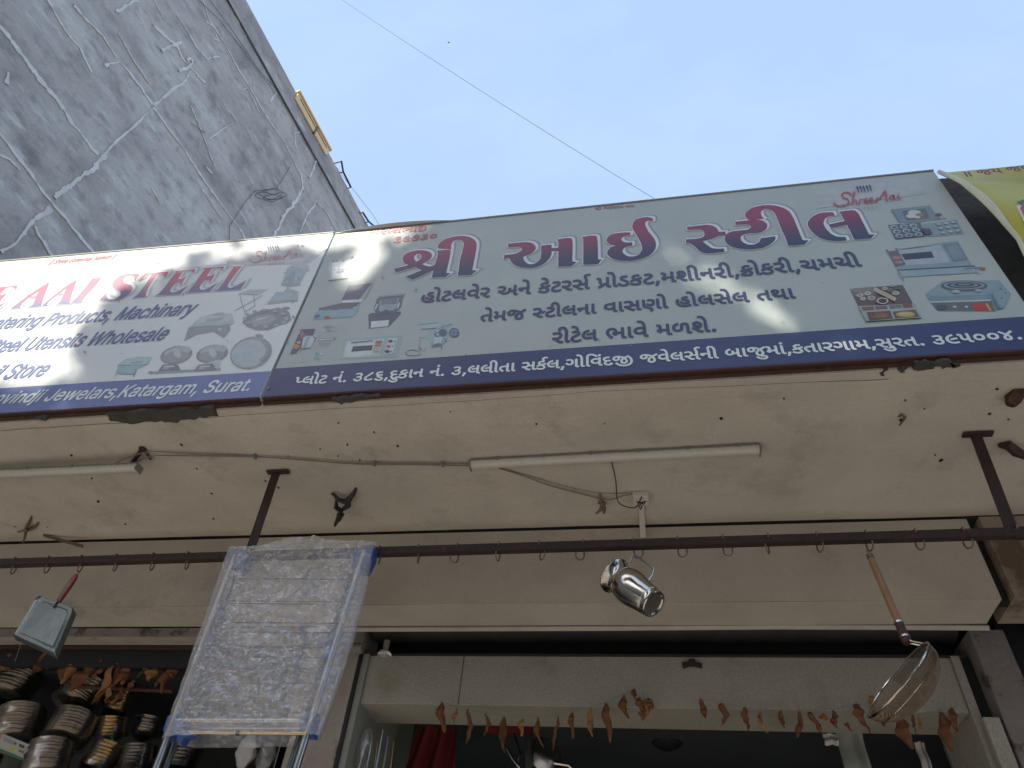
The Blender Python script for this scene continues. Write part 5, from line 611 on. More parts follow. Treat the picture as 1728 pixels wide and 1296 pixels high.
'main':((-3828,8608,-3876,8610,-3884,8612,-3927,8612,-3934,8614,-3977,8614,-3984,8617,-4028,8617,-4035,8619,-4078,8619,-4097,8623,-4093,8628,-4068,8644,-4063,8654,-4048,8776,-4038,9000,-4046,9019,-4067,9031,-3960,9025,-3946,9024,-3942,9019,-3957,8973,-3971,8865,-3981,8755,-3981,8702,-3978,8690,-3970,8672,-3953,8656,-3939,8650,-3922,8653,-3903,8663,-3878,8680,-3797,8752,-3796,8726,-3806,8611,-3809,8607),(-5276,8612,-5348,8627,-5424,8654,-5409,8767,-5405,8775,-5377,8714,-5364,8696,-5328,8658,-5302,8641,-5268,8634,-5244,8639,-5232,8647,-5217,8661,-5205,8685,-5205,8704,-5208,8714,-5215,8728,-5231,8750,-5266,8779,-5328,8814,-5357,8835,-5396,8876,-5416,8916,-5430,8973,-5430,8997,-5423,9028,-5408,9051,-5392,9064,-5376,9075,-5343,9089,-5307,9092,-5268,9087,-5225,9077,-5154,9052,-5157,8944,-5160,8938,-5179,8978,-5196,9005,-5222,9031,-5249,9046,-5261,9049,-5278,9048,-5295,9043,-5306,9033,-5315,9004,-5313,8980,-5303,8952,-5284,8930,-5252,8908,-5177,8873,-5135,8834,-5112,8796,-5102,8757,-5102,8731,-5109,8700,-5124,8668,-5145,8642,-5168,8627,-5196,8617,-5228,8612),(-5775,8622,-5929,8637,-5930,8642,-5916,8668,-5913,8680,-5925,8733,-5952,8808,-5955,8809,-5991,8809,-6022,8805,-6042,8757,-6059,8697,-6057,8676,-6048,8642,-6065,8638,-6106,8637,-6105,8661,-6090,8716,-6059,8824,-6025,8928,-6001,8980,-5940,9071,-5938,9072,-5935,9067,-5872,8889,-5838,8793,-5785,8661,-5775,8643,-5768,8639,-5755,8654,-5752,8664,-5742,8733,-5740,8788,-5738,8796,-5738,8841,-5735,8848,-5738,9050,-5746,9064,-5715,9066,-5708,9063,-5621,9060,-5620,8928,-5622,8920,-5622,8853,-5637,8726,-5637,8678,-5632,8661,-5615,8632,-5760,8634,-5765,8632,-5761,8623),(-4505,8622,-4766,8635,-4740,8661,-4734,8685,-4722,8788,-4713,8966,-4708,9000,-4711,9031,-4723,9043,-4741,9055,-4493,9049,-4490,9048,-4487,9031,-4481,8976,-4510,9005,-4534,9022,-4565,9034,-4592,9037,-4604,9037,-4614,9033,-4624,9024,-4628,9009,-4629,8968,-4631,8961,-4629,8901,-4623,8896,-4601,8893,-4584,8896,-4548,8925,-4545,8913,-4545,8872,-4542,8865,-4542,8827,-4538,8772,-4539,8768,-4541,8770,-4557,8800,-4572,8817,-4601,8830,-4613,8827,-4619,8822,-4628,8800,-4634,8776,-4634,8719,-4624,8690,-4608,8672,-4589,8660,-4568,8658,-4546,8665,-4522,8684,-4445,8766,-4478,8625,-4484,8622),(-4172,8622,-4433,8635,-4409,8658,-4403,8671,-4389,8793,-4379,8973,-4374,9004,-4374,9019,-4380,9033,-4389,9043,-4408,9055,-4160,9048,-4156,9043,-4148,8976,-4188,9015,-4217,9029,-4248,9037,-4270,9037,-4280,9034,-4292,9019,-4295,9009,-4295,8973,-4298,8966,-4298,8911,-4294,8899,-4289,8896,-4263,8893,-4244,8900,-4232,8910,-4221,8923,-4215,8925,-4211,8906,-4207,8774,-4208,8772,-4211,8774,-4224,8800,-4236,8815,-4258,8827,-4270,8830,-4280,8827,-4292,8808,-4300,8779,-4302,8757,-4300,8716,-4290,8690,-4271,8668,-4256,8660,-4241,8658,-4224,8660,-4210,8668,-4184,8689,-4114,8764,-4113,8757,-4145,8628,-4150,8622),(-5019,8629,-5020,8632,-4994,8676,-4989,8721,-4986,8870,-4989,8877,-4989,8937,-4991,8944,-4994,9002,-5001,9024,-5012,9034,-5019,9037,-5036,9037,-5050,9031,-5060,9024,-5068,9012,-5073,8976,-5081,8954,-5091,8944,-5114,8935,-5092,9055,-5086,9061,-4913,9056,-4810,9053,-4799,8966,-4799,8952,-4800,8949,-4803,8950,-4821,8973,-4845,8997,-4860,9007,-4889,9019,-4911,9020,-4918,9017,-4924,9012,-4928,8997,-4926,8844,-4914,8726,-4904,8692,-4877,8635,-4884,8631),(-6274,8632,-6274,8636,-6252,8659,-6246,8671,-6246,8685,-6261,8736,-6288,8796,-6296,8802,-6368,8809,-6373,8805,-6393,8712,-6392,8673,-6372,8635,-6413,8634,-6420,8636,-6464,8636,-6490,8640,-6443,8784,-6389,8908,-6344,8992,-6284,9076,-6281,9076,-6186,8810,-6114,8632),(-7013,8639,-7289,8652,-7267,8671,-7260,8683,-7257,8695,-7245,8796,-7235,8968,-7230,9009,-7230,9040,-7236,9052,-7262,9072,-7234,9073,-7227,9070,-7016,9066,-7013,9064,-7010,9055,-7002,9004,-7004,8992,-7042,9031,-7071,9046,-7095,9053,-7107,9056,-7121,9055,-7136,9051,-7146,9038,-7151,9014,-7151,8918,-7150,8915,-7138,8912,-7107,8912,-7094,8920,-7068,8944,-7060,8791,-7061,8788,-7064,8790,-7080,8820,-7097,8837,-7124,8847,-7136,8844,-7148,8822,-7154,8800,-7156,8784,-7154,8731,-7146,8709,-7125,8685,-7107,8677,-7080,8677,-7068,8682,-7044,8701,-7014,8731,-6990,8760,-6968,8780,-7000,8642,-7004,8638),(-6682,8639,-6955,8652,-6929,8678,-6923,8700,-6911,8800,-6902,8976,-6897,9014,-6897,9038,-6902,9052,-6929,9072,-6900,9073,-6893,9070,-6682,9066,-6679,9064,-6676,9052,-6669,9002,-6670,8993,-6713,9034,-6737,9046,-6761,9053,-6773,9056,-6788,9055,-6802,9051,-6812,9040,-6818,9016,-6818,8976,-6820,8968,-6818,8918,-6816,8915,-6804,8912,-6776,8912,-6758,8923,-6735,8944,-6727,8791,-6728,8788,-6732,8792,-6749,8822,-6764,8837,-6790,8847,-6802,8844,-6808,8839,-6815,8822,-6822,8788,-6822,8743,-6820,8728,-6810,8704,-6790,8684,-6773,8677,-6747,8677,-6732,8684,-6711,8701,-6636,8779,-6636,8769,-6666,8642,-6670,8638),(-6340,8827,-6298,8827,-6317,8904,-6322,8914,-6366,8832,-6363,8828),(-5982,8827,-5957,8826,-5954,8829,-5980,8916,-5984,8911,-6009,8829),),
'rim':((-3831,8601,-4080,8612,-4100,8615,-4105,8620,-4103,8628,-4070,8659,-4055,8779,-4046,8997,-4053,9014,-4073,9025,-4076,9033,-4052,9056,-3939,9049,-3926,9048,-3918,9036,-3935,8973,-3954,8805,-3957,8721,-3947,8692,-3929,8677,-3920,8675,-3908,8677,-3862,8706,-3781,8779,-3776,8779,-3770,8774,-3782,8623,-3804,8601),(-5278,8605,-5367,8625,-5422,8644,-5433,8654,-5415,8772,-5411,8781,-5388,8801,-5381,8796,-5348,8725,-5312,8684,-5292,8670,-5266,8660,-5240,8660,-5220,8670,-5212,8688,-5215,8712,-5241,8750,-5276,8777,-5346,8817,-5394,8863,-5416,8896,-5430,8935,-5438,8971,-5438,8997,-5435,9019,-5427,9036,-5412,9056,-5377,9088,-5344,9108,-5324,9114,-5288,9116,-5225,9106,-5139,9079,-5129,9072,-5133,8959,-5138,8949,-5158,8930,-5168,8935,-5186,8976,-5205,9004,-5240,9034,-5264,9041,-5285,9038,-5290,9021,-5289,9000,-5281,8976,-5266,8955,-5232,8932,-5158,8897,-5111,8853,-5088,8815,-5078,8776,-5078,8745,-5090,8702,-5112,8665,-5141,8636,-5165,8620,-5196,8610,-5228,8605),(-5777,8615,-5928,8629,-5934,8632,-5939,8642,-5923,8671,-5923,8690,-5933,8731,-5957,8798,-5964,8802,-5988,8801,-6008,8796,-6035,8712,-6023,8659,-6046,8634,-6092,8631,-6116,8624,-6276,8625,-6282,8630,-6282,8637,-6260,8660,-6254,8673,-6257,8697,-6269,8733,-6296,8793,-6348,8799,-6354,8793,-6369,8724,-6368,8692,-6348,8656,-6350,8647,-6372,8626,-6492,8632,-6498,8642,-6469,8733,-6404,8895,-6351,8995,-6291,9079,-6269,9101,-6262,9101,-6257,9096,-6162,8829,-6109,8695,-6104,8694,-6056,8858,-6023,8954,-5989,9014,-5945,9077,-5926,9097,-5919,9098,-5914,9093,-5814,8812,-5758,8680,-5747,8762,-5742,8853,-5745,9045,-5754,9060,-5754,9067,-5729,9089,-5602,9084,-5596,9074,-5596,8944,-5599,8868,-5613,8740,-5613,8700,-5607,8680,-5592,8656,-5590,8647,-5614,8624,-5744,8626,-5758,8615),(-4508,8615,-4767,8626,-4775,8635,-4747,8666,-4742,8688,-4730,8791,-4715,9002,-4718,9028,-4748,9049,-4750,9057,-4726,9080,-4474,9073,-4466,9064,-4456,8995,-4459,8988,-4476,8970,-4484,8968,-4522,9005,-4542,9016,-4580,9029,-4601,9028,-4605,9021,-4607,8942,-4603,8920,-4582,8917,-4570,8920,-4556,8929,-4534,8950,-4524,8944,-4514,8784,-4534,8761,-4541,8759,-4571,8808,-4594,8820,-4601,8819,-4610,8791,-4610,8740,-4599,8709,-4589,8696,-4570,8685,-4556,8682,-4536,8687,-4507,8709,-4433,8789,-4426,8791,-4420,8784,-4454,8640,-4479,8615),(-4174,8615,-4433,8626,-4441,8635,-4411,8673,-4396,8796,-4386,8976,-4382,9007,-4387,9031,-4414,9049,-4417,9057,-4392,9080,-4143,9073,-4132,9062,-4122,8995,-4125,8988,-4143,8970,-4151,8968,-4188,9005,-4210,9017,-4246,9029,-4270,9026,-4274,8930,-4270,8920,-4248,8917,-4229,8925,-4202,8949,-4196,8950,-4190,8944,-4180,8784,-4200,8761,-4208,8759,-4239,8808,-4260,8820,-4268,8819,-4276,8793,-4278,8767,-4276,8736,-4266,8709,-4253,8694,-4236,8685,-4222,8682,-4210,8685,-4183,8702,-4100,8789,-4092,8791,-4087,8784,-4123,8637,-4145,8615),(-5024,8622,-5029,8632,-5002,8678,-4996,8724,-4994,8865,-5001,9000,-5006,9016,-5014,9026,-5031,9030,-5043,9026,-5057,8968,-5088,8937,-5117,8927,-5123,8935,-5099,9057,-5072,9085,-4889,9080,-4793,9077,-4787,9074,-4773,8964,-4793,8941,-4800,8939,-4848,8990,-4892,9012,-4901,9013,-4905,9009,-4902,8863,-4890,8745,-4885,8724,-4853,8656,-4853,8649,-4872,8629,-4882,8624),(-7016,8632,-7289,8643,-7297,8652,-7269,8683,-7265,8695,-7247,8860,-7238,9038,-7244,9050,-7269,9067,-7270,9075,-7246,9097,-6996,9089,-6989,9084,-6986,9074,-6976,9007,-6979,9002,-6996,8984,-7004,8982,-7048,9026,-7088,9043,-7112,9049,-7124,9045,-7127,9026,-7127,8944,-7121,8937,-7095,8936,-7078,8946,-7054,8969,-7044,8964,-7037,8800,-7056,8780,-7064,8778,-7090,8821,-7100,8830,-7121,8837,-7130,8815,-7132,8767,-7127,8738,-7114,8718,-7090,8701,-7068,8701,-7054,8706,-7030,8725,-6956,8804,-6951,8806,-6945,8803,-6943,8796,-6977,8654,-6999,8632),(-6684,8632,-6956,8643,-6964,8652,-6934,8684,-6931,8702,-6919,8803,-6904,9016,-6904,9036,-6908,9048,-6932,9063,-6937,9074,-6912,9097,-6663,9089,-6655,9081,-6645,9019,-6646,9007,-6663,8989,-6673,8985,-6706,9020,-6723,9030,-6776,9049,-6790,9045,-6796,8980,-6793,8942,-6785,8936,-6761,8937,-6742,8948,-6720,8969,-6710,8964,-6703,8800,-6723,8780,-6730,8778,-6759,8823,-6776,8835,-6788,8837,-6793,8829,-6798,8803,-6798,8762,-6792,8737,-6774,8712,-6756,8701,-6735,8701,-6696,8725,-6622,8806,-6617,8808,-6611,8805,-6611,8786,-6643,8654,-6665,8632),(-6321,8851,-6315,8850,-6312,8853,-6319,8880,-6322,8881,-6324,8878,-6337,8856,-6334,8852),(-5981,8853,-5972,8854,-5974,8868,-5979,8866),),
'shade':((-3831,8601,-4078,8612,-4100,8615,-4105,8623,-4071,8661,-4055,8781,-4046,8995,-4052,9012,-4073,9025,-4076,9033,-4037,9070,-3924,9063,-3912,9062,-3904,9050,-3921,8988,-3940,8817,-3942,8738,-3932,8707,-3915,8692,-3891,8693,-3848,8720,-3768,8792,-3761,8793,-3756,8786,-3768,8637,-3804,8601),(-5278,8606,-5367,8625,-5423,8644,-5432,8654,-5414,8776,-5374,8815,-5364,8806,-5339,8748,-5295,8696,-5268,8680,-5237,8673,-5218,8678,-5212,8688,-5216,8714,-5240,8749,-5276,8777,-5360,8828,-5403,8874,-5423,8913,-5437,8971,-5434,9019,-5414,9055,-5364,9101,-5314,9127,-5276,9130,-5208,9120,-5122,9092,-5114,9084,-5117,8977,-5097,9060,-5060,9098,-4779,9092,-4771,9084,-4760,8976,-4798,8939,-4827,8969,-4863,9000,-4884,9009,-4890,9004,-4888,8880,-4876,8760,-4839,8664,-4882,8624,-5021,8622,-5029,8632,-5004,8673,-4999,8692,-4994,8779,-4999,8980,-5009,9021,-5019,9029,-5031,9027,-5042,8983,-5088,8937,-5110,8927,-5120,8929,-5120,8968,-5160,8929,-5168,8935,-5194,8988,-5220,9020,-5252,9038,-5273,9040,-5274,9014,-5269,8995,-5253,8971,-5218,8946,-5136,8906,-5096,8866,-5069,8815,-5063,8764,-5069,8736,-5086,8697,-5102,8676,-5153,8628,-5208,8607),(-5777,8615,-5934,8632,-5938,8642,-5923,8671,-5923,8690,-5956,8796,-5964,8801,-5988,8801,-5999,8796,-6021,8726,-6009,8673,-6046,8635,-6092,8631,-6116,8624,-6276,8625,-6281,8637,-6254,8673,-6266,8726,-6296,8793,-6334,8797,-6344,8791,-6354,8738,-6354,8707,-6333,8668,-6338,8659,-6372,8627,-6493,8632,-6498,8644,-6469,8733,-6402,8899,-6342,9009,-6290,9081,-6257,9113,-6250,9116,-6243,9110,-6158,8875,-6104,8733,-6096,8723,-6042,8904,-6020,8959,-5945,9077,-5912,9111,-5904,9112,-5787,8796,-5753,8720,-5745,8800,-5742,8954,-5745,9048,-5753,9067,-5715,9104,-5587,9098,-5582,9088,-5582,8959,-5598,8714,-5576,8661,-5614,8624,-5741,8626,-5760,8615),(-4508,8615,-4764,8626,-4775,8635,-4747,8666,-4742,8688,-4730,8793,-4715,9004,-4719,9029,-4749,9050,-4749,9060,-4712,9094,-4460,9087,-4452,9079,-4442,9014,-4444,9002,-4481,8968,-4521,9004,-4568,9026,-4584,9029,-4590,9026,-4593,8959,-4588,8935,-4558,8934,-4520,8964,-4510,8959,-4499,8803,-4503,8792,-4539,8759,-4547,8764,-4572,8808,-4592,8816,-4595,8755,-4585,8724,-4575,8710,-4556,8699,-4541,8696,-4522,8702,-4500,8718,-4419,8804,-4412,8805,-4406,8798,-4440,8654,-4479,8615),(-4174,8615,-4431,8626,-4441,8635,-4411,8673,-4396,8796,-4382,9009,-4387,9031,-4415,9050,-4415,9060,-4378,9094,-4128,9087,-4118,9076,-4108,9012,-4111,9002,-4148,8968,-4188,9005,-4234,9026,-4251,9029,-4256,9026,-4259,8947,-4255,8935,-4232,8932,-4214,8940,-4188,8963,-4176,8959,-4166,8798,-4205,8759,-4239,8807,-4258,8816,-4264,8781,-4261,8750,-4251,8724,-4239,8708,-4224,8700,-4196,8699,-4168,8716,-4085,8804,-4078,8805,-4073,8798,-4109,8652,-4145,8615),(-7016,8632,-7287,8643,-7297,8652,-7269,8683,-7265,8695,-7247,8863,-7238,9038,-7244,9050,-7269,9067,-7269,9076,-7232,9111,-6982,9104,-6972,9088,-6963,9019,-7001,8982,-7031,9012,-7044,9024,-7073,9038,-7107,9048,-7112,9045,-7113,8959,-7109,8952,-7078,8951,-7040,8983,-7030,8978,-7022,8820,-7061,8778,-7069,8784,-7089,8820,-7112,8834,-7118,8784,-7112,8752,-7100,8732,-7076,8716,-7054,8715,-7027,8731,-6941,8818,-6934,8820,-6929,8815,-6963,8668,-6996,8634),(-6684,8632,-6953,8643,-6964,8652,-6933,8688,-6916,8834,-6904,9033,-6910,9050,-6935,9067,-6935,9076,-6898,9111,-6648,9104,-6641,9098,-6638,9086,-6632,9021,-6670,8984,-6704,9018,-6740,9038,-6773,9048,-6779,9045,-6782,8995,-6776,8952,-6747,8951,-6706,8983,-6696,8978,-6688,8832,-6691,8812,-6728,8778,-6760,8824,-6773,8833,-6780,8833,-6784,8776,-6773,8740,-6744,8717,-6718,8716,-6691,8733,-6608,8821,-6600,8822,-6595,8815,-6629,8668,-6665,8632),),
'soft':((-3833,8594,-4104,8610,-4112,8628,-4077,8666,-4068,8761,-4096,8656,-4145,8608,-4433,8619,-4450,8630,-4484,8607,-4772,8620,-4782,8637,-4753,8671,-4744,8724,-4723,9007,-4726,9026,-4750,9040,-4748,8978,-4793,8932,-4806,8935,-4851,8983,-4872,8996,-4878,8992,-4876,8887,-4864,8767,-4826,8673,-4829,8662,-4872,8620,-5021,8614,-5036,8625,-5036,8635,-5008,8683,-5001,8781,-5006,8978,-5011,9009,-5019,9019,-5031,8985,-5086,8930,-5115,8919,-5128,8928,-5132,8943,-5144,8932,-5074,8858,-5061,8834,-5051,8793,-5055,8748,-5072,8703,-5136,8631,-5163,8613,-5192,8603,-5273,8598,-5352,8613,-5424,8637,-5440,8654,-5422,8774,-5374,8829,-5410,8872,-5430,8911,-5445,8968,-5442,9019,-5421,9057,-5379,9099,-5320,9136,-5268,9142,-5184,9127,-5112,9103,-5103,9093,-5100,9070,-5052,9111,-4772,9104,-4760,9093,-4752,9067,-4707,9106,-4450,9098,-4440,9086,-4430,9009,-4474,8963,-4496,8966,-4488,8798,-4539,8751,-4553,8761,-4575,8799,-4583,8800,-4583,8760,-4575,8736,-4559,8716,-4536,8710,-4517,8715,-4500,8727,-4419,8813,-4404,8822,-4389,9014,-4395,9028,-4418,9043,-4425,9055,-4378,9105,-4124,9099,-4107,9086,-4097,9007,-4140,8963,-4163,8964,-4155,8798,-4205,8751,-4220,8761,-4241,8799,-4250,8798,-4249,8757,-4242,8736,-4229,8718,-4205,8710,-4167,8727,-4083,8816,-4061,8820,-4053,8992,-4059,9008,-4083,9026,-4081,9038,-4035,9082,-3905,9074,-3893,9062,-3892,9052,-3909,8990,-3926,8848,-3930,8745,-3921,8716,-3908,8704,-3888,8705,-3845,8732,-3764,8805,-3754,8805,-3744,8793,-3756,8640,-3802,8594),(-5780,8608,-5938,8626,-5946,8642,-5930,8676,-5932,8700,-5962,8788,-5972,8794,-5990,8791,-6006,8740,-5998,8673,-6046,8627,-6113,8617,-6279,8618,-6289,8637,-6263,8671,-6264,8695,-6300,8784,-6327,8789,-6335,8781,-6342,8719,-6321,8668,-6363,8624,-6413,8619,-6497,8627,-6505,8647,-6457,8788,-6409,8901,-6349,9012,-6297,9084,-6256,9124,-6243,9128,-6231,9117,-6164,8929,-6102,8764,-6094,8758,-6049,8906,-6017,8983,-5951,9081,-5909,9123,-5897,9124,-5887,9112,-5758,8764,-5750,8856,-5750,8952,-5752,9043,-5761,9069,-5712,9116,-5578,9108,-5570,9096,-5570,8964,-5586,8721,-5564,8664,-5612,8617,-5739,8619,-5758,8608),(-7018,8625,-7289,8636,-7304,8647,-7304,8656,-7276,8685,-7272,8700,-7245,9016,-7247,9040,-7276,9064,-7277,9076,-7227,9123,-6977,9116,-6963,9105,-6951,9021,-6994,8977,-7017,8976,-7011,8817,-7061,8770,-7074,8779,-7097,8818,-7105,8815,-7100,8760,-7088,8739,-7073,8730,-7054,8727,-7037,8733,-6940,8829,-6925,8834,-6920,8905,-6912,9033,-6916,9045,-6935,9057,-6945,9072,-6900,9120,-6636,9113,-6626,9093,-6619,9026,-6663,8979,-6682,8978,-6677,8817,-6728,8770,-6741,8779,-6768,8821,-6772,8786,-6755,8740,-6735,8728,-6716,8728,-6687,8746,-6605,8832,-6591,8832,-6583,8815,-6616,8673,-6668,8624,-6956,8636,-6972,8645,-6996,8625),(-4422,8673,-4420,8678),(-6944,8688,-6943,8692),(-5248,8688,-5220,8690,-5223,8709,-5234,8731,-5271,8765,-5326,8796,-5343,8806,-5348,8803,-5322,8748,-5288,8708),(-4576,8947,-4553,8947,-4508,8978,-4529,9001,-4563,9017,-4577,9017,-4581,8968),(-4243,8947,-4220,8947,-4188,8973,-4174,8978,-4196,9001,-4229,9017,-4244,9017),(-5192,8949,-5185,8954,-5211,9000,-5254,9031,-5262,9024,-5250,8990,-5230,8970),(-7098,8964,-7073,8964,-7032,8997,-7050,9019,-7083,9034,-7100,9035),(-6764,8964,-6740,8965,-6700,8997,-6700,9004,-6718,9019,-6749,9034,-6766,9035),),
},
}

# ------------------------------------------------------------------ signs
YS = 1.9
def flat_mesh(contours, y, name, m, parent, label=None):
    """contours: list of closed (x, z) outlines, nested by even-odd; laid as a 2D filled print on the sign face"""
    cu = bpy.data.curves.new(name, 'CURVE'); cu.dimensions = '2D'; cu.fill_mode = 'FRONT'
    for c in contours:
        sp = cu.splines.new('POLY'); sp.points.add(len(c) - 1); sp.use_cyclic_u = True
        for q, (x, zz) in zip(sp.points, c): q.co = (x, zz, 0, 1)
    t = bpy.data.objects.new('t', cu); COL.objects.link(t)
    me = bpy.data.meshes.new_from_object(t.evaluated_get(bpy.context.evaluated_depsgraph_get()))
    bpy.data.objects.remove(t)
    vs = [(v.co.x, y, v.co.y) for v in me.vertices]; fs = [tuple(p.vertices) for p in me.polygons]
    return MB().add(vs, fs).build(name, m, parent, label=label)
def area(c): return sum(a[0] * b[1] - b[0] * a[1] for a, b in zip(c, c[1:] + c[:1])) / 2
def textline(key, p0, p1, h, m, parent, body=577, i0=0, i1=None, shear=0, y=YS - .0022, base_units=0, hw=None):
    """put a line of glyphs on the face so that glyph i0 starts at pixel p0 (baseline) and glyph i1 ends at pixel p1; h = body height in metres"""
    G, L = GLYPHS, LINES[key]
    x = 0; xs = []
    for g in L: xs.append(x); x += G[g][0]
    xs.append(x)
    i1 = len(L) if i1 is None else i1
    a, c = PY(*p0, YS), PY(*p1, YS)
    s = (c.x - a.x) / (xs[i1] - xs[i0]); sz = h / body
    cs = []
    for g, gx in zip(L, xs):
        for k in G[g][1]:
            pts = list(zip(k[::2], k[1::2]))
            cs.append((gx, pts))
    # nested contours: one curve for the whole line; overlapping marks go to a second layer
    out = [[], [], []]
    def bb(P): X = [p[0] for p in P]; Z = [p[1] for p in P]; return min(X), max(X), min(Z), max(Z)
    done = []
    glyphs = {}
    for g, gx in zip(L, xs):
        C = []
        for k in G[g][1]:
            P = list(zip(k[::2], k[1::2]))
            C.append([(a.x + s * (gx - xs[i0] + u + shear * v), a.z + (c.z - a.z) * ((gx - xs[i0]) / max(1, xs[i1] - xs[i0])) + sz * v) for u, v in P])
        if not C: continue
        B = [bb(k) for k in C]; B = (min(q[0] for q in B), max(q[1] for q in B), min(q[2] for q in B), max(q[3] for q in B))
        lay = 0
        while any(l == lay and not (B[1] < q[0] or q[1] < B[0] or B[3] < q[2] or q[3] < B[2]) for q, l in done): lay += 1
        done.append((B, lay))
        while len(out) <= lay: out.append([])
        out[lay] += C
    ob = MB()
    for lay, C in enumerate(out):
        if not C: continue
        o = flat_mesh(C, y - lay * .00035, 'tmp', None, None)
        ob.add([v.co[:] for v in o.data.vertices], [tuple(p.vertices) for p in o.data.polygons]); bpy.data.objects.remove(o)
    return ob.build('lettering', m, parent)
def headline(key, parent, mm, s1, s2):
    for n, m, dy in (('soft', s2, .0012), ('shade', s1, .0017), ('rim', M['rim'], .0023), ('main', mm, .0030)):
        cs = [[(x / 2000, zz / 2000) for x, zz in zip(c[::2], c[1::2])] for c in HEADS[key][n]]
        flat_mesh(cs, YS - dy, {'soft': 'letter_shadow', 'shade': 'letter_shadow', 'rim': 'letter_rim', 'main': 'headline_lettering'}[n], m, parent)
LAY = [0]
def pic(pix, col, parent, lay=None, name='printed_picture', m=None):
    """flat printed shape given by photograph pixels on the sign face"""
    LAY[0] += 1
    pts = [PY(x, y, YS) for x, y in pix]; yy = YS - .0011 - (lay or 0) * .00015
    tr = tessellate_polygon([[Vector((p.x, p.z, 0)) for p in pts]])
    if m is None:
        k = 'ink_%d_%d_%d' % tuple(int(v * 100) for v in col)
        m = bpy.data.materials.get(k) or mat(k, col, .4, var=tuple(v * .72 for v in col), scale=22, detail=4)
    return ([(p.x, yy, p.z) for p in pts], [tuple(t) for t in tr], m)
def picture(shapes, parent, name='printed_picture', label=None):
    """join flat print shapes into one part with several inks"""
    me = bpy.data.meshes.new(name); vs = []; fs = []; mi = []; ms = []
    for v, f, m in shapes:
        n = len(vs); vs += v; fs += [tuple(i + n for i in t) for t in f]
        if m not in ms: ms.append(m)
        mi += [ms.index(m)] * len(f)
    me.from_pydata(vs, [], fs); me.polygons.foreach_set('material_index', mi); me.update()
    o = bpy.data.objects.new(name, me); COL.objects.link(o)
    for m in ms: me.materials.append(m)
    o.parent = parent; o.matrix_parent_inverse = Matrix.Translation(-parent.location)
    if label: o['label'] = label
    return o
def ell(cx, cy, rx, ry, rot=0, n=20):
    c, s = math.cos(math.radians(rot)), math.sin(math.radians(rot))
    return [(cx + rx * math.cos(6.2832 * k / n) * c - ry * math.sin(6.2832 * k / n) * s, cy + rx * math.cos(6.2832 * k / n) * s + ry * math.sin(6.2832 * k / n) * c) for k in range(n)]
def line(p, q, wd):
    dx, dy = q[0] - p[0], q[1] - p[1]; L = math.hypot(dx, dy); nx, ny = -dy / L * wd / 2, dx / L * wd / 2
    return [(p[0] + nx, p[1] + ny), (q[0] + nx, q[1] + ny), (q[0] - nx, q[1] - ny), (p[0] - nx, p[1] - ny)]

def board(x0, x1, ztl, ztr, zb, label, face, band, zband):
    s = thing('shop_sign', ((x0 + x1) / 2, YS, zb), label, 'sign')
    b = MB()
    b.add([(x0, YS, zb), (x1, YS, zb), (x1, YS, ztr), (x0, YS, ztl), (x0, YS + .028, zb), (x1, YS + .028, zb), (x1, YS + .028, ztr), (x0, YS + .028, ztl)],
          [(0, 1, 2, 3), (0, 4, 5, 1), (1, 5, 6, 2), (2, 6, 7, 3), (3, 7, 4, 0), (5, 4, 7, 6)])
    b.build('sign_face', face, s)
    MB().add([(x0 + .001, YS - .0007, zb + .001), (x1 - .001, YS - .0007, zb + .001), (x1 - .001, YS - .0007, zband[1]), (x0 + .001, YS - .0007, zband[0])], [(0, 1, 2, 3)]).build('address_band', band, s)
    # rusty angle iron the board stands on, in two lips
    MB().box(x0, x1, YS - .003, YS + .012, zb - .010, zb - .001).build('frame_rail', M['rust'], s)
    MB().box(x0, x1, YS + .013, YS + .029, zb - .022, zb - .008).build('frame_rail', M['rust'], s)
    MB().add([(x0, YS - .004, ztl - .004), (x1, YS - .004, ztr - .004), (x1, YS + .031, ztr - .004), (x0, YS + .031, ztl - .004), (x0, YS - .004, ztl + .006), (x1, YS - .004, ztr + .006), (x1, YS + .031, ztr + .006), (x0, YS + .031, ztl + .006)],
             [(0, 1, 5, 4), (4, 5, 6, 7), (3, 7, 6, 2), (0, 4, 7, 3), (1, 2, 6, 5), (0, 3, 2, 1)]).build('frame_edge', M['battencap'], s)
    return s
GB = (PY(470, 621.7, YS).z, PY(1728, 534.3, YS).z)
gsl = (GB[1] - GB[0]) / (PY(1728, 534.3, YS).x - PY(470, 621.7, YS).x)
xg0, xg1 = -1.5125, 1.4427
zg = lambda x: GB[0] + gsl * (x - PY(470, 621.7, YS).x)
sg = board(xg0, xg1, 4.738, 4.752, 3.53, 'large pale sign in the middle with maroon Gujarati headline above a navy address band', M['vinyl'], M['band'], (zg(xg0), zg(xg1)))
EB = (PY(0, 655.4, YS), PY(463, 626, YS)); esl = (EB[1].z - EB[0].z) / (EB[1].x - EB[0].x)
ze = lambda x: EB[0].z + esl * (x - EB[0].x)
xe0, xe1 = -4.57, -1.528
zt = lambda x: 4.750 + (x + 1.5375) * ((4.814 - 4.750) / (-3.649 + 1.5375))
sl = board(xe0, xe1, zt(xe0) - .0, zt(xe1), 3.53, 'sunlit white sign on the left with slanted English lettering and printed steel dishes', M['vinyl2'], M['band2'], (ze(xe0), ze(xe1)))

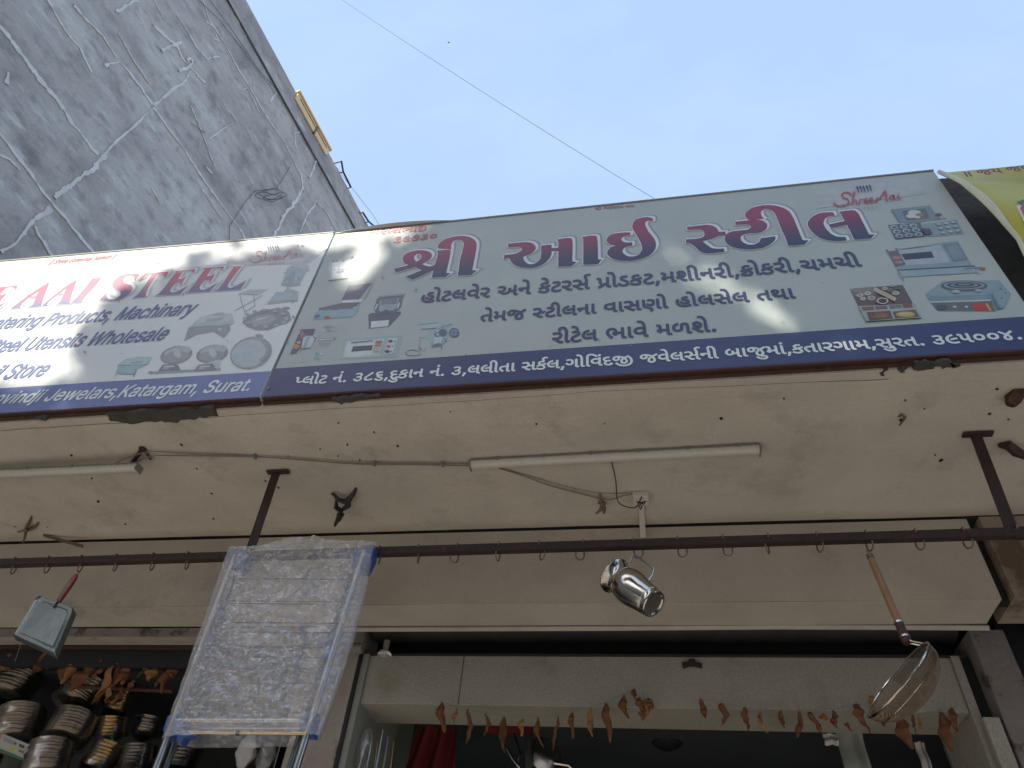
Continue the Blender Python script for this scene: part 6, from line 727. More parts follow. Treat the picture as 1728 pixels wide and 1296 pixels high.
headline('guj', sg, M['head'], M['shade1'], M['shade2'])
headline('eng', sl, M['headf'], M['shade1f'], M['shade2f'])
def hz(px, yb, yt):            # height on the sign between two pixel rows at column px
    return PY(px, yt, YS).z - PY(px, yb, YS).z
textline('l1', (708, 511.5), (1455, 449.5), hz(843, 501, 485.3), M['navy'], sg)
textline('l2', (809, 543.8), (1343, 503.5), hz(815, 544, 529), M['navy'], sg)
textline('l3', (931, 580), (1211, 559), hz(940, 580, 563), M['navy'], sg)
textline('a1', (495.5, 650.3), (1727, 572.5), hz(600, 644, 631.5), M['pwhite'], sg)
textline('top', (1004, 354.6), (1071, 349.7), hz(1020, 354, 350), M['redprint'], sg)
textline('n1', (621, 396.5), (719, 390), hz(690, 393, 385), M['redprint'], sg)
textline('n2', (662, 409.8), (738, 402.6), hz(700, 406.5, 398), M['redprint'], sg)
# English lines; i0 = first glyph anchored
def el(key, sub, p0, p1, h, m, sh=.28):
    t = {'e1': "Catering Products, Machinary", 'e2': "Steel Utensils Wholesale", 'e3': "& Retail Store", 'e4': "Govindji Jewelars,Katargam, Surat.", 'e5': "|| Shree Ganeshay Namah ||"}[key]
    textline(key, p0, p1, h, m, sl, body=728, i0=t.index(sub), shear=sh)
el('e1', 'Machinary', (190, 541), (322, 531), hz(195, 540.5, 520.5), M['navy2'])
el('e2', 'Wholesale', (142, 584), (276, 574), hz(150, 583.5, 562.5), M['navy2'])
el('e3', 'Store', (1.5, 640.3), (72, 634.5), hz(5, 640, 617), M['navy2'])
el('e4', 'Katargam', (195, 671.3), (421, 659.5), hz(200, 671, 652), M['pwhite'])
el('e5', '||', (81, 446.5), (193, 436), hz(100, 444, 438), M['redprint'])

def logo(parent, O, sc_, m1, m2, dz=0):
    """hand-written style two-word mark; strokes as flat ribbons"""
    base = LAY[0]
    def st(pts, wd, m):
        P = [(O[0] + x * sc_, O[1] + y * sc_) for x, y in pts]; sh = []
        L_, R_ = [], []
        for i, p in enumerate(P):
            a = P[max(i - 1, 0)]; c = P[min(i + 1, len(P) - 1)]; dx, dy = c[0] - a[0], c[1] - a[1]; L = math.hypot(dx, dy) or 1
            ww = wd * (.55 + .45 * abs(dy / L)) * sc_ / 2
            L_.append((p[0] - dy / L * ww, p[1] + dx / L * ww)); R_.append((p[0] + dy / L * ww, p[1] - dx / L * ww))
        LAY[0] += 1; yy = YS - .0040 - (LAY[0] - base) * .00006
        v = [PY(x, y, YS) for x, y in L_ + R_]; n = len(P)
        return ([(q.x, yy, q.z) for q in v], [(i, i + 1, n + i + 1, n + i) for i in range(n - 1)], m)
    sh = [st(p, wd, m) for p, wd, m in (
        ([(38, -5), (36, -12), (24, -14), (14, -8), (18, 0), (30, 5), (34, 13), (24, 22), (8, 24), (-4, 19), (-6, 13)], 5, m1),
        ([(39, 20), (45, 2), (50, -14), (46, -16)], 3, m1), ([(45, -13), (43, 2), (41, 18)], 3, m1), ([(41, 17), (47, 8), (53, 7), (53, 18), (58, 18)], 3.5, m1),
        ([(60, 19), (62, 6), (66, 6), (71, 5)], 4, m1),
        ([(74, 12), (82, 8), (81, 3), (75, 5), (73, 13), (78, 17), (86, 13)], 4, m1),
        ([(88, 10), (96, 6), (94, 1), (88, 3), (87, 11), (92, 15), (104, 9), (110, 2), (106, 1)], 4, m1),
        ([(108, 14), (104, 6), (116, 2), (126, -14), (130, -18), (131, -6), (132, 8), (136, 10)], 5, m2), ([(116, -2), (124, -6), (138, -6)], 3, m2),
        ([(152, -5), (145, -5), (140, 2), (144, 8), (151, 1), (152, -6), (152, 5), (157, 6)], 4, m2), ([(163, -6), (162, 2), (165, 5), (171, 0)], 4, m2), ([(164, -11), (165, -9)], 4, m2))]
    for k, x in enumerate((56, 64, 72, 81, 89)):
        sh.append(st([(x, -23 - k * .9), (x + 4, -12 - k * .9)], 2.6, M['navy']))
        sh.append(st([(x - 2.5, -28 - k * .9), (x + 1, -22 - k * .9)], 5, M['navy']))
    for k, ch in enumerate('STEEL'):
        g = {'S': [[(5, 0), (0, 0), (0, 3), (5, 3), (5, 6), (0, 6)]], 'T': [[(0, 0), (6, 0)], [(3, 0), (3, 6)]], 'E': [[(5, 0), (0, 0), (0, 6), (5, 6)], [(0, 3), (4, 3)]], 'L': [[(0, 0), (0, 6), (5, 6)]]}[ch]
        for s_ in g: sh.append(st([(58 + k * 12 + x, 28 - k * 1.1 + y * .8) for x, y in s_], 1.6, M['shade1']))
    picture(sh, parent, 'logo')
logo(sg, (1411, 334), .64 * 1.0, M['redprint'], M['redprint'])
logo(sl, (425, 431), .50, M['pinkprint'], M['pinkprint'])

# grey patch behind the logo on the left sign, two faint old panel seams
picture([pic([(392, 420), (420, 404), (563, 394), (552, 420), (520, 444), (380, 450)], (.55, .57, .57), sl, 0)], sl, 'faded_patch')
picture([pic([(1375, 322), (1545, 300), (1563, 327), (1378, 352)], (.46, .50, .485), sg, 0)], sg, 'faded_patch')
G_ = (.30, .37, .39); D_ = (.10, .12, .14); Lt = (.50, .60, .62); T_ = (.28, .42, .46); B_ = (.14, .20, .24); W_ = (.66, .71, .70)
def P3(x, y): return (470 + x / 5.082, 460 + y / 5.082)
def P4(x, y): return (1380 + x / 3.81, 300 + y / 3.81)
def P7(x, y): return (180 + x / 4.547, 430 + y / 4.547)
def Q(f, pts): return [f(*p) for p in pts]
def S(f, *items, parent, glare_mix=0, label=None):
    sh = []
    for lay, (pts, col) in enumerate(items):
        c = tuple(v * (1 - glare_mix) + f0 * glare_mix for v, f0 in zip(col, (.62, .67, .66)))  # glare over the left sign is mixed into the ink colours
        sh.append(pic([f(*p) for p in pts], c, parent, lay))
    return picture(sh, parent, 'printed_picture', label)
def E(cx, cy, rx, ry, rot=0): return ell(cx, cy, rx, ry, rot)
def Ln(p, q, wd): return line(p, q, wd)
# -- middle sign, left group
S(P3, ([(430, -90), (440, 70), (590, 50), (640, -110)], (.5, .56, .56)), ([(455, -80), (462, 50), (575, 35), (620, -95)], W_), (Ln((430, 72), (595, 50), 9), D_), (Ln((620, -108), (585, 50), 7), G_),
  (Ln((470, -20), (600, -30), 5), G_), (Ln((520, -60), (515, 10), 6), G_), (E(470, -92, 7, 5), D_), (E(500, -95, 7, 5), D_), (E(560, -100, 7, 5), D_), (Ln((500, 0), (560, -10), 14), G_), parent=sg)
S(P3, ([(600, 115), (800, 90), (690, 230), (540, 240)], (.16, .15, .20)), ([(545, 240), (700, 230), (735, 235), (700, 258), (550, 262)], W_), ([(345, 308), (545, 262), (700, 255), (640, 310), (580, 330), (350, 330)], (.13, .13, .17)),
  ([(310, 350), (345, 325), (660, 310), (700, 262), (680, 330), (640, 380), (460, 395), (298, 405)], T_), (E(330, 378, 28, 14, -20), (.1, .14, .35)), (E(415, 387, 24, 13), (.6, .05, .05)), (Ln((345, 310), (520, 322), 12), B_), (Ln((640, 305), (662, 300), 8), W_),
  (Ln((735, 232), (810, 95), 6), G_), parent=sg)
S(P3, ([(770, 365), (790, 350), (1050, 335), (1050, 355), (945, 465), (775, 482)], (.10, .11, .15)), ([(795, 420), (950, 408), (940, 462), (790, 476)], W_), ([(845, 225), (1085, 180), (1070, 215), (1050, 300), (1000, 345), (830, 345), (820, 310)], (.13, .16, .19)),
  ([(870, 240), (1035, 215), (1025, 290), (985, 325), (860, 335)], (.30, .38, .42)), ([(885, 232), (1025, 218), (1010, 270), (880, 280)], (.18, .22, .25)), (Ln((850, 270), (830, 320), 10), W_), (Ln((1040, 260), (1020, 310), 9), W_), (E(925, 335, 24, 16), D_), (Ln((860, 210), (1080, 190), 14), (.33, .33, .33)), parent=sg)
S(P3, ([(190, 490), (315, 483), (290, 555), (230, 640), (155, 695), (98, 702)], (.11, .11, .16)), (E(215, 545, 30, 26), (.35, .13, .14)), (E(150, 635, 34, 20), (.5, .28, .12)), (E(175, 600, 20, 12), (.5, .35, .25)), (E(195, 520, 18, 16), (.5, .5, .5)), (E(196, 520, 13, 11), (.15, .12, .16)),
  ([(215, 560), (245, 545), (330, 545), (275, 645), (195, 658)], Lt), ([(245, 550), (275, 548), (235, 650), (205, 650)], (.33, .44, .47)), (Ln((160, 692), (200, 655), 6), W_), (Ln((200, 656), (278, 648), 6), B_), (Ln((300, 550), (320, 565), 8), D_), parent=sg)
S(P3, ([(340, 568), (495, 558), (488, 580), (335, 590)], (.30, .30, .30)), (Ln((350, 579), (470, 571), 7), W_), (E(390, 500, 13, 10), G_), (E(391, 500, 9, 7), W_), (E(430, 496, 13, 10), G_), (E(466, 494, 13, 10), G_), (E(466, 494, 9, 7), W_), (Ln((392, 462), (440, 460), 4), G_), (Ln((385, 475), (475, 468), 4), G_),
  (Ln((340, 610), (450, 603), 3), G_), (Ln((340, 625), (440, 618), 3), G_), (Ln((340, 640), (440, 633), 3), (.45, .48, .48)), parent=sg)
S(P3, ([(300, 750), (318, 690), (335, 688), (345, 745)], T_), (Ln((320, 700), (335, 690), 8), B_), (E(367, 698, 20, 16), G_), (E(367, 698, 15, 12), (.5, .6, .6)), (Ln((340, 735), (350, 755), 12), G_), (Ln((115, 779), (155, 777), 5), G_), (Ln((195, 773), (235, 769), 5), G_), parent=sg)
S(P3, ([(565, 575), (1065, 538), (1015, 725), (535, 742)], (.36, .46, .47)), ([(580, 590), (908, 566), (865, 712), (542, 735)], (.50, .58, .56)), ([(597, 596), (830, 578), (795, 705), (560, 722)], (.60, .67, .63)), ([(640, 635), (812, 624), (800, 668), (624, 682)], (.08, .08, .12)), ([(836, 582), (900, 577), (865, 705), (805, 695)], (.50, .53, .48)),
  ([(935, 560), (1035, 552), (985, 705), (893, 712)], (.38, .47, .47)), ([(945, 568), (1022, 562), (978, 696), (905, 702)], (.55, .62, .60)), (E(962, 592, 20, 13), (.07, .08, .11)), (E(945, 637, 18, 13), (.55, .08, .06)), (E(932, 680, 22, 14), (.07, .09, .11)), (E(998, 594, 8, 6), (.1, .2, .2)), (E(980, 636, 7, 6), (.1, .25, .15)), (E(966, 679, 7, 6), D_),
  (Ln((838, 596), (888, 592), 9), (.5, .16, .12)), (Ln((832, 608), (884, 604), 9), (.5, .16, .12)), (Ln((825, 630), (878, 626), 10), (.5, .12, .1)), (E(836, 668, 22, 20), (.25, .3, .28)), (E(836, 668, 14, 12), (.5, .55, .5)), (Ln((625, 605), (810, 588), 7), B_), parent=sg)
S(P3, ([(1205, 450), (1370, 433), (1485, 445), (1440, 470), (1250, 490)], (.42, .52, .54)), (Ln((1205, 448), (1370, 434), 5), B_), (Ln((1225, 486), (1350, 478), 5), B_), (Ln((1395, 470), (1488, 440), 6), B_), ([(1305, 495), (1440, 470), (1450, 560), (1420, 620), (1310, 625), (1285, 570)], (.34, .46, .50)), (E(1410, 520, 36, 34), (.10, .13, .17)), (E(1360, 535, 24, 22), (.14, .18, .22)), (E(1365, 532, 12, 12), (.4, .48, .5)),
  (E(1506, 518, 44, 40), (.10, .15, .20)), (E(1506, 518, 33, 30), (.22, .31, .38)), (Ln((1506, 485), (1506, 552), 5), D_), (Ln((1468, 518), (1550, 518), 5), D_), (Ln((1310, 640), (1400, 628), 7), B_), (Ln((1400, 628), (1400, 665), 6), B_), (Ln((1425, 570), (1445, 600), 9), B_), (Ln((1205, 558), (1270, 562), 5), G_), (Ln((1215, 560), (1205, 640), 4), G_), (Ln((1200, 640), (1235, 665), 5), B_), (Ln((1260, 640), (1255, 700), 4), G_), ([(1340, 560), (1410, 560), (1400, 610), (1330, 620)], Lt), parent=sg)
cab = []
for k in range(26):
    a = k * .5; cab.append((1150 + 70 * math.cos(a) * (1 - k * .01) + 10 * math.sin(k), 690 + 26 * math.sin(a)))
sh = [pic([P3(*q) for q in line(p, q, 4)], (.33, .38, .38), sg, 0) for p, q in zip(cab, cab[1:])]
picture(sh, sg)
# -- middle sign, right group
S(P4, ([(470, 205), (720, 178), (765, 245), (790, 270), (660, 285), (520, 290)], (.20, .27, .30)), ([(540, 215), (690, 198), (720, 262), (570, 275)], (.13, .13, .13)), (E(620, 225, 42, 16), (.55, .60, .50)), (E(600, 248, 34, 13), (.6, .65, .58)), (E(655, 240, 28, 11), (.16, .25, .12)), (E(640, 256, 20, 8), (.6, .64, .58)), (Ln((475, 205), (525, 290), 8), B_), (E(672, 262, 14, 6), (.35, .12, .08)), (E(775, 240, 22, 10), (.14, .08, .07)), (E(800, 258, 26, 8), (.4, .42, .4)), parent=sg)
its = [([(450, 305), (660, 288), (690, 380), (500, 400)], (.10, .14, .17)), ([(670, 300), (890, 270), (940, 362), (750, 380), (690, 380)], (.25, .33, .36))]
for j in range(3):
    for i in range(3):
        cx, cy = 490 + i * 62 + j * 16, 320 - i * 5 + j * 29; its += [(E(cx, cy, 25, 13), (.42, .50, .52)), (E(cx + 2, cy + 1, 16, 8), (.09, .13, .15))]
for j in range(3):
    for i in range(3): its += [(E(775 + i * 48 + j * 14, 302 - i * 6 + j * 28, 14, 7), (.42, .52, .53))]
its += [([(660, 330), (720, 335), (735, 365), (690, 372)], (.07, .05, .07))]
S(P4, *its, parent=sg)
S(P4, ([(430, 465), (900, 405), (1000, 580), (520, 600)], (.26, .35, .38)), ([(520, 470), (790, 432), (850, 545), (570, 565)], (.38, .46, .48)), ([(535, 492), (730, 475), (748, 515), (560, 530)], (.03, .035, .06)), ([(800, 430), (900, 418), (965, 530), (870, 545)], (.17, .24, .27)), ([(820, 440), (895, 430), (950, 520), (875, 530)], (.22, .30, .33)), ([(440, 465), (505, 455), (565, 560), (500, 575)], (.16, .13, .13)), (E(505, 515, 30, 12), (.38, .22, .18)), (E(520, 545, 28, 10), (.35, .25, .2)), (Ln((450, 470), (498, 464), 12), (.5, .5, .45)),
  ([(515, 600), (1000, 572), (1025, 612), (540, 640)], (.31, .42, .45)), (Ln((510, 598), (1010, 570), 8), (.05, .08, .11)), (Ln((515, 600), (552, 662), 12), (.25, .34, .36)), (Ln((1005, 580), (1035, 622), 12), (.3, .38, .4)), (Ln((940, 590), (1050, 580), 5), D_), (E(1060, 588, 18, 8), (.45, .07, .06)), (Ln((530, 458), (730, 432), 8), (.45, .52, .52)), parent=sg)
its = [([(690, 750), (800, 665), (1160, 660), (1235, 745), (1195, 840), (1140, 860), (770, 858), (720, 800)], (.20, .30, .33)), ([(690, 750), (800, 665), (1160, 660), (1120, 750), (760, 765)], (.26, .37, .40)), ([(720, 795), (1115, 790), (1140, 858), (770, 856)], (.14, .15, .12)), ([(985, 812), (1075, 810), (1105, 858), (1010, 858)], (.45, .06, .04)), ([(1075, 810), (1090, 810), (1118, 858), (1105, 858)], (.6, .42, .1)),
  (E(1040, 835, 28, 15), (.55, .05, .03)), (Ln((715, 802), (1112, 790), 9), (.5, .58, .56)), (E(795, 835, 40, 18), (.06, .1, .12)), (E(880, 832, 12, 6), (.6, .62, .6)), (E(955, 832, 12, 6), (.6, .62, .6)), (E(940, 697, 150, 34), (.09, .12, .14)), (E(940, 695, 132, 27), (.26, .33, .35)), (E(940, 694, 112, 21), (.07, .08, .09)), (E(940, 693, 90, 16), (.22, .27, .28)), (E(940, 692, 66, 11), (.06, .07, .08)), (E(940, 691, 40, 6), (.22, .26, .27)),
  ([(1120, 750), (1160, 660), (1235, 745), (1195, 840), (1160, 845)], (.24, .36, .38)), (E(1175, 720, 5, 6), D_), (E(1205, 745, 5, 6), D_), (E(1180, 780, 5, 6), D_), (Ln((1130, 780), (1165, 845), 16), (.15, .22, .24)), (E(885, 735, 26, 10), (.45, .5, .5)), (E(1030, 730, 22, 8), (.4, .46, .46))]
S(P4, *its, parent=sg)
its = [([(205, 715), (545, 690), (665, 905), (310, 930)], (.12, .09, .075)), ([(205, 715), (360, 702), (400, 745), (240, 765)], (.22, .23, .18))]
for cx, cy, r, c in ((270, 755, 22, (.5, .5, .42)), (320, 745, 20, (.55, .55, .5)), (345, 775, 26, (.45, .4, .36)), (290, 780, 18, (.6, .58, .5)), (430, 715, 18, (.5, .48, .42)), (465, 725, 20, (.2, .24, .12)), (500, 745, 24, (.5, .5, .45)), (380, 800, 14, (.35, .14, .08)), (480, 700, 14, (.4, .35, .3)), (520, 715, 14, (.14, .2, .1)), (255, 735, 16, (.35, .32, .2))):
    its += [(E(cx, cy, r, r * .6), c), (E(cx, cy, r * .6, r * .36), tuple(v * .6 for v in c))]
its += [(Ln((360, 720), (500, 790), 26), (.52, .44, .32)), (E(415, 797, 38, 21), (.6, .57, .5)), (E(415, 797, 28, 15), (.07, .03, .02)), ([(260, 832), (622, 815), (665, 905), (310, 930)], (.33, .42, .40)), ([(275, 838), (355, 832), (365, 856), (290, 862)], (.25, .10, .06)), ([(362, 832), (440, 828), (448, 850), (375, 855)], (.20, .12, .07)),
  ([(455, 826), (530, 822), (540, 845), (462, 849)], (.16, .2, .12)), ([(538, 821), (600, 817), (612, 840), (548, 844)], (.25, .08, .06)), ([(312, 872), (462, 862), (482, 912), (330, 925)], (.15, .08, .045)), ([(478, 868), (625, 855), (650, 900), (495, 910)], (.16, .10, .06)), (E(562, 886, 62, 18), (.50, .38, .10)), (E(565, 882, 46, 11), (.58, .48, .2)), (E(395, 895, 60, 18), (.24, .12, .05)), (E(355, 888, 16, 7), (.12, .06, .03)), (E(420, 900, 14, 6), (.32, .18, .08))]
S(P4, *its, parent=sg)
# small dark bird mark and specks of dirt on the faces
# -- left sign group, inks paled by the glare mixed in
fd = .40
S(P7, ([(1385, 105), (1420, 85), (1550, 100), (1480, 225), (1450, 240), (1340, 235)], (.22, .36, .42)), (E(1490, 85, 65, 22, 8), (.42, .5, .5)), (Ln((1355, 140), (1560, 122), 7), G_), (E(1412, 228, 75, 15), (.18, .22, .26)), ([(1400, 150), (1450, 120), (1430, 230), (1390, 230)], (.14, .2, .25)), (Ln((1395, 250), (1385, 300), 26), (.25, .32, .36)), ([(1300, 290), (1470, 280), (1465, 355), (1228, 382)], (.30, .42, .45)), (Ln((1235, 368), (1465, 348), 8), B_), (E(1405, 280, 45, 12), (.3, .35, .38)), parent=sl, glare_mix=fd)
S(P7, ([(1010, 300), (1090, 268), (1240, 265), (1165, 310)], (.42, .50, .52)), (Ln((1010, 300), (1160, 308), 6), G_), (Ln((1020, 300), (1062, 455), 7), G_), (Ln((1128, 310), (1138, 400), 7), G_), (Ln((985, 430), (1200, 310), 5), G_), (Ln((1060, 440), (1140, 395), 5), G_), parent=sl, glare_mix=.25)
S(P7, ([(645, 550), (720, 480), (830, 450), (960, 455), (980, 525), (930, 545)], (.33, .44, .46)), ([(660, 525), (740, 470), (960, 462), (970, 510)], (.48, .56, .56)), ([(770, 495), (900, 478), (880, 505), (760, 515)], (.24, .30, .33)), ([(630, 560), (945, 540), (950, 580), (900, 640), (820, 590), (690, 615), (595, 662)], (.13, .14, .19)), (E(870, 575, 18, 12), (.4, .42, .45)), (Ln((640, 552), (975, 528), 9), (.5, .56, .56)), (Ln((830, 455), (900, 450), 14), (.4, .5, .5)), parent=sl, glare_mix=fd)
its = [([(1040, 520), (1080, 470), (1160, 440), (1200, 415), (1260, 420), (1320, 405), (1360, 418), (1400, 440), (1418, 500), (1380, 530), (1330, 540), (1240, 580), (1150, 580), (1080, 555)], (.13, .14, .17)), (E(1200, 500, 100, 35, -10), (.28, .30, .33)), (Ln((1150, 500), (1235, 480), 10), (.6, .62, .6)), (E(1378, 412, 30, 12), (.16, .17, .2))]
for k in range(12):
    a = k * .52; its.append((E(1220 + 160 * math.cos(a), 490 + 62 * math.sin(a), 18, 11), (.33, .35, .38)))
S(P7, *its, parent=sl, glare_mix=.30)
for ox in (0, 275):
    S(P7, (E(535 + ox, 770 - ox * .03, 125, 68, -12), (.16, .17, .18)), (E(545 + ox, 745 - ox * .03, 105, 40, -12), (.40, .44, .44)), (E(530 + ox, 785 - ox * .03, 100, 40, -8), (.25, .27, .28)), (E(540 + ox, 755, 40, 26, 60), (.50, .55, .53)), ([(430 + ox, 845), (540 + ox, 835), (570 + ox, 885), (395 + ox, 895)], (.10, .11, .14)), (Ln((440 + ox, 862), (520 + ox, 856), 12), (.55, .56, .56)), (Ln((430 + ox, 878), (480 + ox, 874), 7), (.45, .46, .46)), parent=sl, glare_mix=.28)
S(P7, ([(320, 900), (870, 868), (868, 890), (330, 918)], (.22, .28, .30)), ([(650, 870), (870, 800), (875, 860)], (.5, .58, .57)), (E(338, 905, 20, 12), (.2, .2, .22)), (E(855, 880, 22, 13), (.24, .27, .28)), parent=sl, glare_mix=.3)
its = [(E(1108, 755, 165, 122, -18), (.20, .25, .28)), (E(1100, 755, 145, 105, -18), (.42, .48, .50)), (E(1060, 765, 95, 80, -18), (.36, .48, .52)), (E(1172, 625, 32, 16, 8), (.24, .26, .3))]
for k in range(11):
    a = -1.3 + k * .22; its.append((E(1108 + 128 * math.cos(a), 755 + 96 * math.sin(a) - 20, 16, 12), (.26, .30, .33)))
S(P7, *its, parent=sl, glare_mix=.30)
S(P7, ([(85, 845), (150, 800), (240, 785), (350, 785), (320, 840), (230, 880), (215, 920), (85, 910)], (.28, .46, .50)), ([(95, 840), (200, 790), (345, 790), (310, 835), (200, 850)], (.42, .58, .60)), (Ln((190, 832), (280, 822), 10), (.18, .3, .34)), (Ln((85, 850), (310, 845), 5), B_), (Ln((230, 880), (205, 940), 7), B_), (Ln((85, 880), (70, 930), 6), G_), (Ln((85, 915), (220, 918), 6), B_), parent=sl, glare_mix=.25)
# scattered dirt marks
for i in range(90):
    side = rnd.random() < .6
    px, py = (rnd.uniform(480, 1600), 0) if side else (rnd.uniform(5, 540), 0)
    t = rnd.random()
    top = (392 - .1035 * (px - 570)) if side else (441 - .086 * px); bot = 672 - .0638 * (px - 443)
    py = top + 8 + (bot - top - 20) * t; r = rnd.choice((.5, .6, .8, 1.3)) if i % 9 else 2
    v = [PY(px + r * rnd.uniform(.5, 1.4) * math.cos(k * 1.05), py + r * rnd.uniform(.5, 1.5) * math.sin(k * 1.05), YS) for k in range(6)]
    MB().add([(q.x, YS - .0052, q.z) for q in v], [tuple(range(6))]).build('dirt_speck', M['shade1'], sg if side else sl)
# loose wrinkled strip along the top of the middle sign
def wr(u, v):
    x = -1.49 + .62 * u; k = math.sin(u * math.pi)
    return (x, YS - .006 - .018 * k * math.sin(v * math.pi), 4.735 + .016 * v * k ** .5 + (x + 1.5) * .006 + .003)
MB().sheet(wr, 40, 8).build('loose_hem', M['vgrey'], sg, smooth=True)

# yellow neighbouring banner on the right
yb = thing('yellow_banner', (2.6, 1.93, 3.9), 'yellow vinyl banner with maroon Gujarati letters at the right edge', 'banner')
pl_ = [PY(x, y, 1.875) for x, y in ((1581, 292), (1603, 309), (1640, 340), (1682, 379), (1714, 409), (1728, 436), (1775, 500))]
def ban(u, v):
    # v down the banner; left edge follows the sagging corner
    zz = pl_[0].z + (pl_[-1].z - pl_[0].z) * v
    k = 0
    while k < len(pl_) - 2 and pl_[k + 1].z > zz: k += 1
    t = (zz - pl_[k].z) / (pl_[k + 1].z - pl_[k].z); xl = pl_[k].x + (pl_[k + 1].x - pl_[k].x) * t
    x = xl + (3.9 - xl) * u
    fold = .030 * math.exp(-((u * 14 - v * 1.2) ** 2)) + .012 * math.sin(u * 26 + v * 5) * v + .010 * noise.noise(Vector((x * 4, zz * 4, 0)))
    return (x, 1.88 - fold * min(1, v * 5 + .1), zz)
MB().sheet(ban, 120, 60).build('banner_cloth', M['yellow'], yb, smooth=True)
def hem(u, v):
    a = Vector(ban(0, v)); b = Vector(ban(.006 + .010 * math.exp(-((v - .3) * 5) ** 2), v))
    p = a.lerp(b, u); return (p.x - .003 * (1 - u), p.y - .012 * math.sin(math.pi * u) - .006, p.z)
MB().sheet(hem, 8, 50).build('banner_hem', M['yedge'], yb, smooth=True)
def ontoban(o, dy):
    for v in o.data.vertices: v.co.y = 1.80
    for v in o.data.vertices: v.co.y = 1.866 - dy
tl = textline('y', (1626, 299.5), (1753, 285.5), hz(1640, 298, 290), M['maroon'], yb)
for v in tl.data.vertices: v.co = CAM + (v.co - CAM) * (1.845 / 1.9)
for off, m in ((.0, 'pwhite'), (.012, 'redprint')):
    P_ = [(1716, 348), (1722, 338), (1760, 332), (1770, 360), (1745, 392), (1727, 372)]
    c_ = (1745, 358); P_ = [(c_[0] + (x - c_[0]) * (1 - off * 18), c_[1] + (y - c_[1]) * (1 - off * 18)) for x, y in P_]
    MB().prism([PY(x, y, 1.845 - off * .3) for x, y in P_], (0, .001, 0)).build('banner_letter', M[m], yb)
MB().prism([PY(x, y, 1.842) for x, y in ((1716, 340), (1740, 333), (1760, 334), (1740, 341), (1722, 345))], (0, .001, 0)).build('banner_letter', M['green'], yb)
MB().box(1.46, 3.9, 1.93, 1.96, 3.56, 3.60).build('banner_rail', M['rust'], yb)

# ------------------------------------------------------------------ canopy fittings
YR, ZR = 2.325, 3.083          # hanging rail
bar = thing('hanging_rail', (0, YR, ZR), 'long dark rusty square bar hung below the canopy ceiling with rows of hooks on it', 'rail')
pL, pR = PY(0, 951, YR), PY(1712, 900, YR)
dz = (pR.z - pL.z) / (pR.x - pL.x)
zr = lambda x: pL.z + dz * (x - pL.x)
MB().bar((-4.4, YR, zr(-4.4)), (pR.x + .01, YR, zr(pR.x)), .032, .032).build('bar', M['railrust'], bar, bevel=.002)
for px, py, q in ((467, 795, (430, 925)), (1645, 731, (1712, 890))):
    t = PZ(px, py, Z0 - .004); bt = Vector((PY(*q, t.y).x, YR, 0)); bt.z = zr(bt.x) + .016
    MB().bar((t.x, t.y, Z0 - .006), bt, .040, .006, side=(1, 0, 0)).build('hanger_strap', M['darkrust'], bar)
    MB().bar((t.x - .045, t.y, Z0 - .010), (t.x + .062, t.y, Z0 - .010), .030, .010).build('mounting_plate', M['darkrust'], bar, bevel=.003)
MB().lathe([(0, -.03), (.02, -.028), (.024, 0), (.02, .028), (0, .03)], 12, (pR.x + .02, YR, zr(pR.x)), (1, 0, 0)).build('end_cap', M['railrust'], bar, smooth=True)
hooks = [(24, 965), (83, 960), (139, 957), (198, 955), (262, 950), (321, 947), (641, 944), (707, 940), (773, 938), (843, 935), (911, 930), (985, 928), (1069, 923), (1143, 924), (1219, 921), (1295, 918), (1376, 915), (1459, 912), (1542, 910), (1622, 908), (1712, 905)]
proto = None
for i, (px, py) in enumerate(hooks):
    p = PY(px, py - 12, YR)
    if proto is None or True:
        yaw = rnd.uniform(-1, 1) if i not in (11, 13, 14, 12) else 1.35 * rnd.choice((-1, 1)) 
        if px < 700: yaw = rnd.uniform(.2, .5)
        if px > 1350: yaw = rnd.uniform(.4, .8)
        r_ = .013; pts = [(.0175, -.021, .015), (.0175, .004, .0185), (0, .0, .0195)]
        pts = [(0, -.019, .004), (0, -.019, .019), (0, .0, .0205), (0, .0195, .018), (0, .020, -.020)]
        for k in range(9):
            a = math.pi * k / 8; pts.append((0, .020 - .016 * (1 - math.cos(a)), -.030 - .018 * math.sin(a)))
        pts.append((0, -.012, -.018))
        c, s_ = math.cos(yaw), math.sin(yaw)
        P = []
        for k, (x, y, z_) in enumerate(pts):
            f = 0 if k < 4 else min(1, (k - 3) / 2)
            xx = -(y - .02) * s_ * f; yy = .02 + (y - .02) * (1 + (c - 1) * f) if f else y
            P.append((p.x + xx, YR + yy, zr(p.x) + z_))
        o = MB().tube(P, .0029, 6).build('hook', M['hook'], smooth=True)
    names = {2: 'hook carrying the square metal scoop', 12: 'hook carrying the steel mug', 17: 'hook carrying the wooden handled strainer'}
    if i in names: lab = 'wire S-shaped ' + names[i]
    elif i < 6: lab = 'empty wire hook on the rail, number %s from the left end of the photo' % ('one two - three four five'.split()[i])
    else:
        if i < 12: lab = 'empty wire hook on the rail, %s one to the right of the wrapped rack' % ('first second third fourth fifth sixth'.split()[i - 6])
        elif i < 17: lab = 'empty wire hook on the rail, %s one to the right of the hanging mug' % ('first second third fourth'.split()[i - 13])
        else: lab = 'empty wire hook on the rail, %s one to the right of the strainer' % ('first second third'.split()[i - 18])
    tag(o, lab, 'hook', 'wire hooks along the hanging rail')

